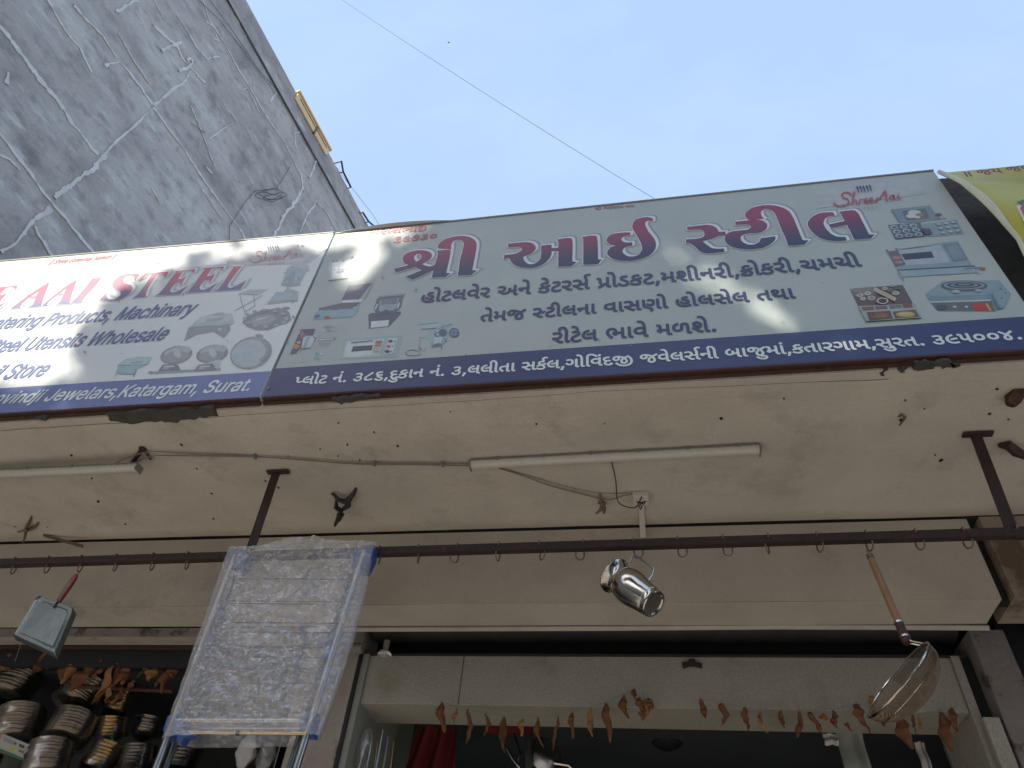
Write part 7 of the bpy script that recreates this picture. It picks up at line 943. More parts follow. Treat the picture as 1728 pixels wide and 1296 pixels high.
# tube light battens
def batten(p0, p1, lab, ends, clipn=6):
    a, c = Vector(p0), Vector(p1); d = (c - a).normalized(); t = thing('tube_light', tuple((a + c) / 2), lab, 'light', 'tube light battens under the canopy')
    sd = Vector((0, 0, 1)).cross(d).normalized()
    dn = Vector((0, 0, -1))
    prof = [(-.021, 0), (-.021, .016), (-.017, .024), (-.008, .030), (.008, .030), (.017, .024), (.021, .016), (.021, 0)]
    b = MB(); n = len(prof)
    vs = [q + sd * x + dn * y for q in (a, c) for x, y in prof]
    b.add(vs, [(i, (i + 1) % n, n + (i + 1) % n, n + i) for i in range(n)] + [tuple(range(n)), tuple(range(n, 2 * n))]); tb_ = b.build('tube_body', M['batten'], t, smooth=True)
    for q, s in ((a, -1), (c, 1)):
        b = MB(); b.obox(q + d * s * .003 + dn * .016, d * .0035, sd * .0235, Vector((0, 0, .0175))); b.build('end_cap', M['battencap'], t, bevel=.002)
    MB().bar(a + dn * .003 - sd * .024, c + dn * .003 - sd * .024, .005, .006).build('edge_strip', M['battencap'], tb_)
    for k in range(clipn):
        q = a.lerp(c, (k + .6) / clipn) - sd * .026 + dn * .003
        MB().obox(q, d * .006, sd * .004, Vector((0, 0, .006))).build('clip', M['battencap'], tb_)
    return t
batten(PZ(796, 781, Z0 - .008), PZ(1280, 755, Z0 - .008), 'pale tube light batten on the canopy ceiling, in the middle under the Gujarati sign', (1, 1))
e1_ = PZ(236, 786, Z0 - .06); e0_ = e1_ + Vector((-1.22, .03, .0)); 
q0 = PZ(0, 797, Z0 - .045); dd = (q0 - e1_).normalized()
batten(e1_ + dd * 1.22, e1_, 'pale tube light batten cut by the left edge of the photo', (1, 1), 5)
# old iron bracket at the end of the left batten
def poly(pix, z, r, name, m, lab, cat, extra=None, group=None):
    pts = [PZ(x, y, z if not isinstance(z, (list, tuple)) else z[i]) for i, (x, y) in enumerate(pix)]
    o = MB().tube(pts, r, 6).build(name, M[m], smooth=True)
    return tag(o, lab, cat, group) if lab else o
br = thing('iron_bracket', tuple(PZ(240, 757, Z0)), 'rusty forked iron bracket on the ceiling at the end of the left tube light', 'bracket')
MB().bar(PZ(241, 757, Z0 - .003), PZ(220, 786, Z0 - .035), .02, .005).build('arm', M['darkrust'], br)
MB().bar(PZ(241, 757, Z0 - .003), PZ(255, 776, Z0 - .012), .012, .005).build('arm', M['hook'], br)
MB().lathe([(0, 0), (.018, 0), (.014, -.012), (0, -.014)], 8, tuple(PZ(241, 757, Z0 - .003))).build('bolt', M['darkrust'], br)
# cables between battens and junction box
def cable(pix, zs, r, lab, m='wiregrey'):
    pts = [PZ(x, y, zz) for (x, y), zz in zip(pix, zs)]
    fine = []
    for i in range(len(pts) - 1):
        for k in range(4):
            t = k / 4; p0 = pts[max(i - 1, 0)]; p1 = pts[i]; p2 = pts[i + 1]; p3 = pts[min(i + 2, len(pts) - 1)]
            fine.append(.5 * ((2 * p1) + (p2 - p0) * t + (2 * p0 - 5 * p1 + 4 * p2 - p3) * t * t + (3 * p1 - p0 - 3 * p2 + p3) * t ** 3))
    fine.append(pts[-1])
    return tag(MB().tube(fine, r, 6).build('cable', M[m], smooth=True), lab, 'cable')
cable([(222, 784), (255, 770), (300, 769), (430, 771), (500, 775), (600, 783), (700, 784), (795, 786)], [Z0 - .03, Z0 - .02] + [Z0 - .014] * 5 + [Z0 - .016], .0032, 'lower twisted cable running from the left tube light to the middle one')
cable([(178, 788), (228, 768), (260, 762), (340, 766), (430, 770), (560, 780), (680, 782), (795, 783)], [Z0 - .04, Z0 - .02] + [Z0 - .012] * 5 + [Z0 - .014], .0026, 'upper thin cable running from the left tube light to the middle one')
for i, (px, py) in enumerate(((430, 771), (631, 783), (747, 784))):
    c = PZ(px, py, Z0 - .013)
    tag(MB().box(c.x - .006, c.x + .006, c.y - .012, c.y + .012, Z0 - .02, Z0 - .001).build('cable_clip', M['battencap'], bevel=.001), 'small cable clip on the ceiling wire, %s of three from the left' % ('first', 'second', 'third')[i], 'clip', 'cable clips')
cable([(838, 789), (880, 802), (930, 820), (980, 833), (1012, 841), (1030, 843), (1050, 837), (1066, 834)], [Z0 - .012] * 5 + [Z0 - .02] * 3, .0034, 'cable running from the middle tube light down to the junction box')
cable([(838, 788), (900, 805), (960, 822), (1012, 832), (1068, 832)], [Z0 - .006] * 5, .0016, 'thin second wire beside the junction box cable')
cable([(1032, 779), (1039, 810), (1041, 838), (1046, 850), (1060, 856), (1073, 856), (1080, 845), (1083, 838)], [Z0 - .014, Z0 - .02, Z0 - .03, Z0 - .035, Z0 - .04, Z0 - .04, Z0 - .04, Z0 - .036], .0026, 'dark loose wire hanging from the tube light into the junction box', 'wire')
jb = thing('junction_box', tuple(PZ(1081, 836, Z0)), 'white square junction box on the ceiling with wires sticking out', 'junction box')
c = PZ(1081, 836, Z0 - .001)
MB().box(c.x - .036, c.x + .036, c.y - .036, c.y + .036, Z0 - .033, Z0 - .001).build('box', M['white'], jb, bevel=.006); jbox = jb.children[0]
MB().box(c.x - .030, c.x + .030, c.y - .030, c.y + .030, Z0 - .0365, Z0 - .0335).build('lid', M['white'], jbox, bevel=.001)
MB().tube([c + Vector(v) for v in ((-.02, -.005, -.037), (0, 0, -.041), (.02, -.006, -.038), (.012, .01, -.041), (.0, .006, -.038), (-.01, .016, -.05), (-.004, .03, -.055), (.004, .02, -.04))], .003, 5).build('wire_end', M['wire'], jb, smooth=True)
e = PZ(1081, 900, Z0 - .001)
MB().box(c.x - .013, c.x + .013, c.y + .038, 2.96, Z0 - .016, Z0 - .001).build('conduit', M['white'], jb, bevel=.002)
# knots of old wire and rag on the ceiling
def rag(pixlists, z0s, r, lab, m='wire', blobs=()):
    b = MB()
    for pix, zs in zip(pixlists, z0s):
        pts = [PZ(x, y, Z0 - zz) for (x, y), zz in zip(pix, zs)]
        n = len(pts); b.tube(pts, [r * (.45 + .9 * math.sin(math.pi * (k + .6) / (n + .2)) * (1 + .3 * math.sin(k * 7))) for k in range(n)], 6)
    tag(b.build('ceiling_rag', M[m], smooth=True), lab, 'rag')
rag([[(601, 823), (597, 832), (590, 842), (582, 847), (570, 843), (565, 836), (560, 833)], [(590, 843), (588, 853), (578, 860)], [(568, 843), (567, 856), (575, 862), (571, 874), (565, 887)], [(570, 868), (577, 868), (572, 878)]],
    [[0, .01, .025, .03, .03, .02, .005], [.03, .035, .04], [.03, .035, .05, .06, .07], [.055, .06, .07]], .009, 'torn dark cloth scrap dangling from a ceiling nail right of the left rail strap')
rag([[(54, 870), (50, 880), (45, 890), (44, 896), (42, 906), (39, 916)], [(66, 880), (60, 888), (50, 894), (45, 894), (30, 898)]], [[0, .01, .02, .03, .045, .06], [0, .01, .02, .03, .045]], .006, 'small forked wire twist on the ceiling above the left end of the rail', 'hook')
rag([[(1013, 832), (1012, 842), (1016, 850), (1014, 860), (1006, 867)], [(1018, 846), (1020, 858), (1019, 866)], [(1010, 848), (1022, 850)]], [[0, .02, .03, .04, .05], [.03, .04, .05], [.03, .03]], .006, 'frayed brown wire stub hanging left of the junction box', 'hook')
rag([[(1728, 660), (1716, 665), (1709, 674), (1705, 684)]], [[0, .01, .02, .04]], .018, 'dark red iron stub on the ceiling at the right edge', 'rust')
rag([[(1686, 750), (1702, 752), (1714, 762), (1735, 772)]], [[.0, .02, .03, .05]], .014, 'curved grey hose stub on the ceiling at the right edge', 'darkrust')
rag([[(1516, 703), (1522, 700), (1527, 704), (1523, 711), (1518, 718)]], [[.0, .01, .012, .015, .03]], .004, 'curled rusty nail hook in the ceiling left of the right strap', 'hook')
tag(MB().bar(PZ(74, 903, Z0 - .004), PZ(140, 922, Z0 - .03), .018, .012).build('iron_strip', M['hook']), 'short grey iron strip lying against the ceiling above the rail at left', 'strip')

# ------------------------------------------------------------------ wrapped folding rack hanging at the left
YK = 2.275
def RK(px, py, y=YK): return PY(px, py, y)
rack = thing('drying_rack', tuple(RK(510, 930)), 'folding clothes drying rack with blue joints wrapped in clear plastic, hanging from the rail', 'rack')
def pole(a, c, r, name, m, y=YK, y2=None): MB().tube([RK(*a, y), RK(*c, y2 or y)], r, 12).build(name, M[m], rack, smooth=True)
def ext(a, c, k): return (a[0] + (c[0] - a[0]) * k, a[1] + (c[1] - a[1]) * k)
tlk, blk, trk, brk = (397, 938), (286, 1236), (615, 930), (522, 1226)
for a, c, y in ((tlk, blk, YK), (trk, brk, YK)):
    A_, B_2 = RK(*a, y), RK(*c, y); MB().tube([A_, A_ + (B_2 - A_) * 1.75], .0115, 12).build('pole', M['steelb'], rack, smooth=True)
for a, c, y in (((407, 940), (303, 1232), YK + .05), ((603, 932), (509, 1230), YK + .05)):
    A_, B_2 = RK(*a, y), RK(*c, y); MB().tube([A_, A_ + (B_2 - A_) * 1.7], .0095, 12).build('pole', M['zinc'], rack, smooth=True)
def onrail(a, c, py):            # pixel on the pole at row py
    t = (py - a[1]) / (c[1] - a[1]); return (a[0] + (c[0] - a[0]) * t, py)
for py, y in ((976, YK + .03), (1014, YK), (1018, YK + .05), (1050, YK), (1066, YK + .05), (1091, YK), (1108, YK + .05), (1127, YK), (1132, YK + .012), (1152, YK + .05), (1178, YK), (1181, YK + .05), (1200, YK + .05)):
    a = RK(*onrail(tlk, blk, py), y); c = RK(*onrail(trk, brk, py + 2), y)
    MB().tube([a, c], .0026, 6).build('cross_wire', M['steel'], rack, smooth=True)
a, c = RK(300, 1216), RK(508, 1216); MB().tube([a, c], .0085, 10).build('cross_tube', M['steel'], rack, smooth=True)
a, c = RK(308, 1227, YK + .02), RK(512, 1228, YK + .02); MB().tube([a, c], .006, 10).build('cross_tube', M['steelb'], rack, smooth=True)
a, c = RK(318, 1236, YK - .01), RK(518, 1238, YK - .01); MB().tube([a, c], .0055, 10).build('cross_tube', M['brass'], rack, smooth=True)
m_ = a.lerp(c, .41); MB().tube([m_, m_ + Vector((.012, 0, 0))], .0085, 10).build('sleeve', M['rust'], rack, smooth=True)
def joint(pix, y0, th):
    pts = [RK(x, y, y0) for x, y in pix]; MB().prism(pts, (0, th, 0)).build('blue_joint', M['blue'], rack, bevel=.004)
joint([(386, 925), (412, 925), (418, 938), (410, 955), (398, 962), (384, 950)], YK - .008, .055)
joint([(598, 922), (632, 918), (628, 940), (616, 962), (600, 958), (594, 940)], YK - .008, .055)
joint([(282, 1208), (302, 1202), (316, 1210), (312, 1222), (298, 1232), (284, 1246), (274, 1232)], YK - .008, .055)
joint([(504, 1212), (526, 1196), (532, 1198), (526, 1240), (510, 1238), (504, 1224)], YK - .008, .055)
joint([(300, 1226), (322, 1232), (324, 1240), (312, 1243), (304, 1256), (297, 1250)], YK - .015, .04)
joint([(552, 1070), (560, 1060), (563, 1080), (553, 1112), (545, 1120), (545, 1095)], YK - .01, .05)
joint([(360, 1028), (374, 1022), (378, 1040), (366, 1052), (358, 1044)], YK + .03, .03)
joint([(352, 1066), (366, 1060), (362, 1090), (346, 1096)], YK + .03, .02)
# crumpled clear plastic, front and back skins joined at the edges
TL_, TR_, BR_, BL_ = (386, 925), (634, 914), (540, 1243), (274, 1247)
def skin(front):
    def f(u, v):
        top = (TL_[0] + (TR_[0] - TL_[0]) * u, TL_[1] + (TR_[1] - TL_[1]) * u + 5 * math.sin(u * 9) * (1 - v))
        bot = (BL_[0] + (BR_[0] - BL_[0]) * u, BL_[1] + (BR_[1] - BL_[1]) * u)
        px = top[0] + (bot[0] - top[0]) * v; py = top[1] + (bot[1] - top[1]) * v
        if u > .5: px += 14 * (u - .5) * 2 * math.sin(v * math.pi) * .6
        p = RK(px, py)
        e = min(1, 9 * min(u, 1 - u)) ** .5
        q = Vector((p.x * 9, p.z * 9, 0 if front else 7))
        a = 1 - abs(noise.noise(q)) * 2; b_ = 1 - abs(noise.noise(q * 2.3 + Vector((3, 1, 0)))) * 2; c_ = 1 - abs(noise.noise(q * 5.5 + Vector((7, 0, 0)))) * 2
        d_ = 1 - abs(noise.noise(Vector((p.x * 40 + p.z * 26, p.z * 34, 3)))) * 2; vd = noise.voronoi(Vector((p.x * 6 + p.z * 4 + 1.3 * noise.noise(q), p.z * 5 - p.x * 3 + noise.noise(q * 1.7), 1 if front else 6)))[0]; vd2 = noise.voronoi(Vector((p.x * 34 + noise.noise(q), p.z * 22 + 2 * noise.noise(q), 4)))[0]; n = a * .008 + c_ * .004 + (vd[1] - vd[0]) * .026 + (vd2[1] - vd2[0]) * .002
        off = (.024 if front else .075) * e
        return (p.x + noise.noise(q * 2) * .004, p.y - off - n * e if front else p.y + off + n * e, p.z)
    return f
b = MB(); b.sheet(skin(True), 150, 200); b.build('plastic_cover', M['wrap'], rack)
MB().sheet(skin(False), 40, 50).build('plastic_cover', M['wrap'], rack)

# ------------------------------------------------------------------ hanging utensils
def wire_loop(pts, r, name, m, parent): return MB().tube(pts, r, 6).build(name, M[m], parent, smooth=True)
# square steel scoop with red handle
YD = 2.30
pan = thing('metal_scoop', tuple(PY(100, 1020, YD)), 'square shallow metal scoop with a red handle hanging from the rail at left', 'scoop')
cn = [PY(64, 1004, YD), PY(128, 1027, YD + .0), PY(94, 1106, YD - .05), PY(22, 1074, YD - .05)]
ce = sum(cn, Vector()) / 4; U_ = (cn[1] - cn[0]).normalized(); V_ = (cn[3] - cn[0]); V_ = (V_ - U_ * V_.dot(U_)).normalized(); N_ = U_.cross(V_)
if N_.dot(CAM - ce) < 0: N_ = -N_
def rr(c4, ins, off, rad=.25, n=5):
    out = []
    for i in range(4):
        p = ce + (c4[i] - ce) * ins; a = ce + (c4[i - 1] - ce) * ins; c = ce + (c4[(i + 1) % 4] - ce) * ins
        k = rad if i < 2 else rad * .25
        s_, e_ = p.lerp(a, k * .5), p.lerp(c, k * .5)
        for j in range(n):
            t = j / (n - 1); out.append((s_ * (1 - t) ** 2 + p * 2 * t * (1 - t) + e_ * t * t) + N_ * off)
    return out
rings = [rr(cn, 1.0, -.020), rr(cn, 1.0, -.004), rr(cn, .985, .004), rr(cn, .95, .008), rr(cn, .80, .008), rr(cn, .765, .005), rr(cn, .74, .005), rr(cn, .3, .006)]
b = MB(); n = len(rings[0])
b.add([p for r in rings for p in r], [(i * n + k, i * n + (k + 1) % n, (i + 1) * n + (k + 1) % n, (i + 1) * n + k) for i in range(len(rings) - 1) for k in range(n)] + [tuple((len(rings) - 1) * n + k for k in range(n))])
b.build('tray', M['zinc'], pan, smooth=True)
ha, hb = PY(96, 1018, YD - .01), PY(128, 970, YD + .005)
d_ = (hb - ha).normalized()
b = MB()
for t0, t1, w0, w1 in ((0, .5, .010, .012), (.5, 1, .012, .011)):
    pass
pr = [(-.009, 0), (-.011, .3), (-.0125, .7), (-.011, .92), (-.006, 1.03), (.006, 1.03), (.011, .92), (.0125, .7), (.011, .3), (.009, 0)]
sd = d_.cross(N_).normalized()
hl = MB().prism([ha + (hb - ha) * t + sd * x + N_ * .004 for x, t in pr], -N_ * .014).build('handle', M['redh'], pan, bevel=.003)
MB().prism([ha + (hb - ha) * t + sd * x + N_ * .0055 for x, t in ((-.003, .15), (-.004, .75), (.004, .75), (.003, .15))], -N_ * .002).build('handle_groove', M['wiregrey'], hl)
MB().bar(ha - d_ * .02, ha + d_ * .01, .018, .006).build('handle_neck', M['zinc'], pan)
hk = PY(139, 962, YR + .02)
wire_loop([hb - d_ * .006, hb.lerp(hk, .5) + Vector((.002, 0, 0)), Vector((hk.x, YR + .006, zr(hk.x) - .043))], .0012, 'hanging_string', 'wiregrey', pan)
wire_loop([PY(36, 1082, YD - .045), PY(31, 1100, YD), PY(25, 1116, YD)], .0010, 'hanging_string', 'wiregrey', pan)

# steel mug
f2 = lambda px, py, y: PY(px, py, y)
m0, m1 = PY(1037, 971, 2.33), PY(1103, 1019, 2.27)
ax = (m1 - m0); Lm = ax.length; ax.normalize()
mug = thing('steel_mug', tuple((m0 + m1) / 2), 'shiny stainless steel mug hanging on its side by the handle from the rail', 'mug')
pr = [(.060, -.004), (.0665, -.002), (.067, .003), (.060, .008), (.053, .030), (.052, .040), (.056, .050), (.0615, .065), (.064, .085), (.0625, .11), (.057, .14), (.050, Lm - .018), (.0465, Lm - .008), (.049, Lm), (.047, Lm + .004), (.040, Lm + .004), (.037, Lm - .001), (0, Lm - .001)]
MB().lathe(pr, 56, m0, ax).build('body', M['steel'], mug, smooth=True)
MB().lathe([(.0585, -.003), (.051, .03), (.050, .04), (.060, .08), (.054, .14), (.044, Lm - .01), (0, Lm - .008)], 40, m0, ax).build('inner_wall', M['steelb'], mug, smooth=True)
for h_, r_ in ((.046, .0548), (Lm - .022, .0508)):
    MB().lathe([(r_ - .002, h_ - .002), (r_ + .0012, h_), (r_ - .002, h_ + .002)], 40, m0, ax).build('ridge', M['steel'], mug, smooth=True)
hook12 = Vector((PY(1069, 935, YR + .01).x, YR + .004, zr(PY(1069, 935, YR).x) - .040))
up_ = (hook12 - m0) ; up_ = (up_ - ax * up_.dot(ax)).normalized()
hp = [m0 + ax * .018 + up_ * .052, hook12 + Vector((0, 0, .001)), hook12 + ax * .012 + up_ * .002, m0 + ax * .098 + up_ * .108, m0 + ax * .112 + up_ * .088, m0 + ax * .118 + up_ * .060]
MB().tube(hp, .0038, 8).build('handle', M['steelb'], mug, smooth=True)
# small engraved mark on its side
sdv = ax.cross(up_).normalized(); sdv = sdv if sdv.dot(CAM - m0) > 0 else -sdv
qd = (sdv * .75 - up_ * .66).normalized()
for k in range(5):
    c_ = m0 + ax * (.055 + k * .007) + qd * .0640
    MB().obox(c_, ax * .0016, qd.cross(ax) * (.006 + .003 * (k % 2)), qd * .0009).build('engraved_mark', M['wire'], mug)

# strainer with wooden handle
YT = 2.30
sv = thing('strainer', tuple(PY(1500, 1050, YT)), 'wire mesh strainer with long wooden handle hanging from the rail at right', 'strainer')
h0, h1 = PY(1468, 938, YR), PY(1530, 1082, 2.26)
MB().tube([h0, h0.lerp(h1, .1), h0.lerp(h1, .5), h0.lerp(h1, .9), h1], [.0085, .0115, .0125, .0115, .010], 12).build('handle', M['wood'], sv, smooth=True)
MB().tube([h0.lerp(h1, -.01), h0.lerp(h1, .03)], .0118, 12).build('handle_cap', M['hook'], sv, smooth=True)
fer = MB().tube([h0.lerp(h1, .80), h0.lerp(h1, 1.02)], .0135, 12).build('ferrule', M['rust'], sv, smooth=True)
for k, t in ((0, .80), (1, .95)):
    MB().tube([h0.lerp(h1, t), h0.lerp(h1, t + .02)], .0150, 12).build('binding_ring', M['steel'], fer, smooth=True)
# ring circle: top and bottom pixel ends are a diameter
rt, rb = PY(1552, 1092, 2.24), PY(1476, 1206, 2.22)
rc = (rt + rb) / 2; R_ = (rt - rb).length / 2; da = (rt - rb).normalized()
view = (rc - CAM).normalized()
side = da.cross(view).normalized()                      # in-image perpendicular
if side.dot(R3 @ Vector((1, 0, 0))) < 0: side = -side
nb_ = (side * .985 + view * .17).normalized()              # bowl axis: bulges to the right, ring seen nearly edge on
eb = da.cross(nb_).normalized()
ringp = [rc + (da * math.cos(a) + eb * math.sin(a)) * R_ for a in [2 * math.pi * k / 48 for k in range(49)]]
MB().tube(ringp, .0032, 8).build('rim', M['steel'], sv, smooth=True)
# bowl as woven wires (two families), real geometry
def bowl(a, r):                  # a: direction in ring plane, r 0..1
    e_ = (da * math.cos(a) + eb * math.sin(a)) * R_ * r
    return rc + e_ + nb_ * R_ * .60 * math.sqrt(max(0, 1 - r * r * .995))
b = MB(); K = 38
for fam in (0, 1):
    for i in range(-K, K + 1):
        c_ = i / (K + .5); L = math.sqrt(1 - c_ * c_); pts = []
        for j in range(17):
            t = -L + 2 * L * j / 16; x_, y_ = (c_, t) if fam == 0 else (t, c_); r = min(1, math.hypot(x_, y_)); pts.append(bowl(math.atan2(y_, x_), r))
        b.tube(pts, .0010, 3, caps=False)
mm = b.build('mesh_bowl', M['hook'], sv)
mm['kind'] = 'stuff'
MB().tube([bowl(math.pi * k / 12 + math.pi / 2, .93) for k in range(13)], .0014, 5).build('support_wire', M['steel'], mm, smooth=True)
for s_ in (-1, 1):
    MB().tube([h0.lerp(h1, .82) + eb * .009 * s_, h1 + eb * .008 * s_, rt + da * .012 + eb * .010 * s_, rt + eb * .022 * s_ - da * .003], .0026, 6).build('neck_wire', M['steel'], sv, smooth=True)
hk = Vector((PY(1459, 915, YR).x, YR + .006, zr(PY(1459, 915, YR).x) - .045))
wire_loop([h0 + Vector((.003, 0, .004)), h0.lerp(hk, .5) + Vector((.006, 0, .0)), hk, h0.lerp(hk, .5) + Vector((-.004, 0, 0)), h0 + Vector((-.003, 0, .004))], .0014, 'hanging_loop', 'hook', sv)

# ------------------------------------------------------------------ dried leaf garlands
def leafmesh(seed, L, wd, curl):
    r = random.Random(seed); b = MB()
    nu, nv = 5, 12
    tw = r.uniform(-1.0, 1.0); fold = r.uniform(.25, 1.0); bend = r.uniform(-.5, .5) * curl; ph = r.uniform(0, 6)
    def f(u, v):
        s = (u - .5) * 2; half = wd * .5 * math.sin(math.pi * min(1, (v * .93 + .04))) ** .7 * (1 - .35 * v) * (1 + .14 * math.sin(v * 17 + ph + s * 2)) + .0008
        a = fold * abs(s) + .3 * math.sin(v * 8 + ph); x = s * half * math.cos(a); y = abs(s) * half * math.sin(a) + .003 * math.sin(v * 21 + ph * 2)
        t = tw * v; x, y = x * math.cos(t) - y * math.sin(t), x * math.sin(t) + y * math.cos(t)
        x += bend * v * v * L + .006 * math.sin(v * 6 + ph) ; y += math.sin(v * 4 + ph) * .006
        return (x, y, -v * L)
    b.sheet(f, nu, nv); b.tube([(0, 0, .012), (0, 0, 0), (.001, 0, -.01)], .0008, 4); return b
YG = 3.34
def garland(name_lab, leaves, string, y, seed, px_per_m):
    g = thing('leaf_garland', tuple(PY(*string[0], y)), name_lab, 'garland')
    pts = [PY(a, c, y) for a, c in string]
    MB().tube(pts, .0011, 4).build('string', M['wiregrey'], g)
    for i, (px, y0, y1, wpx) in enumerate(leaves):
        p = PY(px, y0, y); L = (p - PY(px, y1, y)).length; wd = (1.9 if seed == 151 else 1.3) * wpx / px_per_m
        o = leafmesh(seed + i, L, wd, .5).build('leaf', M['leaf_dry2'] if (seed + i) % 4 == 0 else M['leaf_dry'], None, smooth=True)
        o.parent = g; o.location = p - g.location
        o.rotation_euler = (0, 0, random.Random(seed + i).uniform(-.6, .6))
Z7 = lambda x: 560 + x / 2.7
Z7y = lambda y: 900 + y / 2.7
ml = [(Z7(x), Z7y(a), Z7y(c), w_) for x, a, c, w_ in ((500, 770, 905, 17), (562, 792, 868, 8), (622, 805, 958, 13), (702, 825, 925, 11), (785, 835, 1005, 16), (866, 842, 925, 10), (935, 835, 975, 11), (1022, 828, 990, 8), (1097, 815, 935, 12), (1180, 795, 925, 16), (1245, 773, 955, 19))]
ppm = 1188 / (3.34 * (1188 / 1100)) * 1.0
ppm = (PY(900, 1210, YG) - PY(901, 1210, YG)).length ** -1
garland('long string of brown dried leaves sagging across the lintel, left part of the doorway', ml, [(Z7(x), Z7y(y)) for x, y in ((240, 650), (500, 768), (622, 803), (785, 833), (935, 836), (1097, 812), (1245, 772), (1420, 685))], YG, 11, ppm)
ml = [(Z7(1325), Z7y(735), Z7y(845), 14), (Z7(1378), Z7y(705), Z7y(770), 12), (Z7(1400), Z7y(745), Z7y(830), 10), (Z7(1425), Z7y(755), Z7y(850), 16), (Z7(1440), Z7y(750), Z7y(800), 18), (Z7(1410), Z7y(800), Z7y(855), 10)]
garland('small clump of dried leaves stuck on the lintel in the middle of the doorway', ml, [(Z7(1325), Z7y(735)), (Z7(1378), Z7y(705)), (Z7(1420), Z7y(686))], YG, 61, ppm)
A1 = lambda x: 1100 + x / 2.752
A1y = lambda y: 900 + y / 2.752
ml = [(A1(x), A1y(a), A1y(c), w_) for x, a, c, w_ in ((228, 770, 858, 11), (325, 790, 890, 17), (435, 812, 922, 18), (505, 825, 925, 12), (600, 825, 903, 15), (688, 828, 950, 15), (738, 828, 925, 12), (790, 835, 870, 16), (835, 818, 905, 11), (910, 875, 918, 14), (955, 790, 918, 22), (1025, 755, 850, 18), (1060, 845, 900, 12), (1145, 848, 1000, 19), (1212, 838, 935, 9), (1240, 850, 925, 8), (1335, 825, 1008, 17), (1392, 808, 925, 15))]
garland('long string of dried leaves across the lintel, right part of doorway behind the strainer', ml, [(A1(x), A1y(y)) for x, y in ((225, 768), (435, 812), (600, 822), (835, 816), (955, 790), (1145, 846), (1335, 824), (1430, 800))], YG, 101, ppm)
Z6 = lambda x: x / 2.7
Z6y = lambda y: 940 + y / 2.7
ml = [(Z6(x), Z6y(a), Z6y(c), w_) for x, a, c, w_ in ((60, 432, 500, 14), (35, 470, 515, 12), (215, 440, 520, 14), (250, 440, 500, 10), (320, 440, 545, 22), (350, 450, 560, 20), (395, 500, 600, 18), (430, 460, 540, 22), (465, 470, 530, 16), (510, 490, 640, 24), (540, 485, 600, 22), (560, 500, 580, 20), (585, 488, 570, 15), (505, 580, 660, 20), (545, 590, 670, 18), (600, 560, 600, 16), (655, 488, 545, 14), (715, 485, 560, 16), (735, 520, 590, 10), (780, 490, 610, 14), (800, 485, 545, 14))]
garland('bunched string of dried orange brown leaves over the left shop, below the metal scoop', ml, [(Z6(x), Z6y(y)) for x, y in ((-40, 500), (60, 435), (250, 438), (430, 462), (600, 490), (820, 484))], YG, 151, ppm)

# clip and lamp on the lintel edge
b = MB(); c_ = PY(1168, 1122, 3.385)
b.prism([c_ + Vector((x, 0, z_)) for x, z_ in ((-.046, .012), (-.02, .016), (-.012, .03), (.012, .03), (.022, .016), (.046, .010), (.044, -.014), (.012, -.006), (-.012, -.006), (-.044, -.016))], (0, .012, 0))
tag(b.build('iron_clip', M['darkrust'], bevel=.002), 'dark bow shaped iron clip on the upper edge of the lintel', 'clip')
lm = thing('glass_lamp', tuple(PY(649, 1105, 3.33)), 'small round glass lamp in the dark slot right of the wrapped rack', 'lamp')
c_ = PY(649, 1104, 3.33)
MB().lathe([(0, -.03), (.018, -.028), (.032, -.014), (.036, 0), (.03, .012), (.012, .02), (.01, .04)], 20, c_).build('glass_bowl', M['glass'], lm, smooth=True)
MB().lathe([(.012, .02), (.016, .04), (.016, .07), (0, .07)], 14, c_).build('holder', M['battencap'], lm, smooth=True)
MB().tube([c_ + Vector((-.02, 0, -.02)), c_ + Vector((0, -.02, -.026)), c_ + Vector((.022, 0, -.02))], .003, 6).build('rim_wire', M['steel'], lm, smooth=True)
c_ = PY(612, 1094, 3.30)
tag(MB().tube([c_ + Vector((-.16, 0, 0)), c_], .026, 16).build('pipe_end', M['pillar_dark'], smooth=True), 'short grey pipe end in the dark slot behind the wrapped rack', 'pipe')
tag(MB().tube([PY(120, 1158, 3.45), PY(292, 1166, 3.45)], .012, 8).build('iron_pipe', M['rust'], smooth=True), 'thin rusty pipe behind the dried leaves over the left shop', 'pipe')

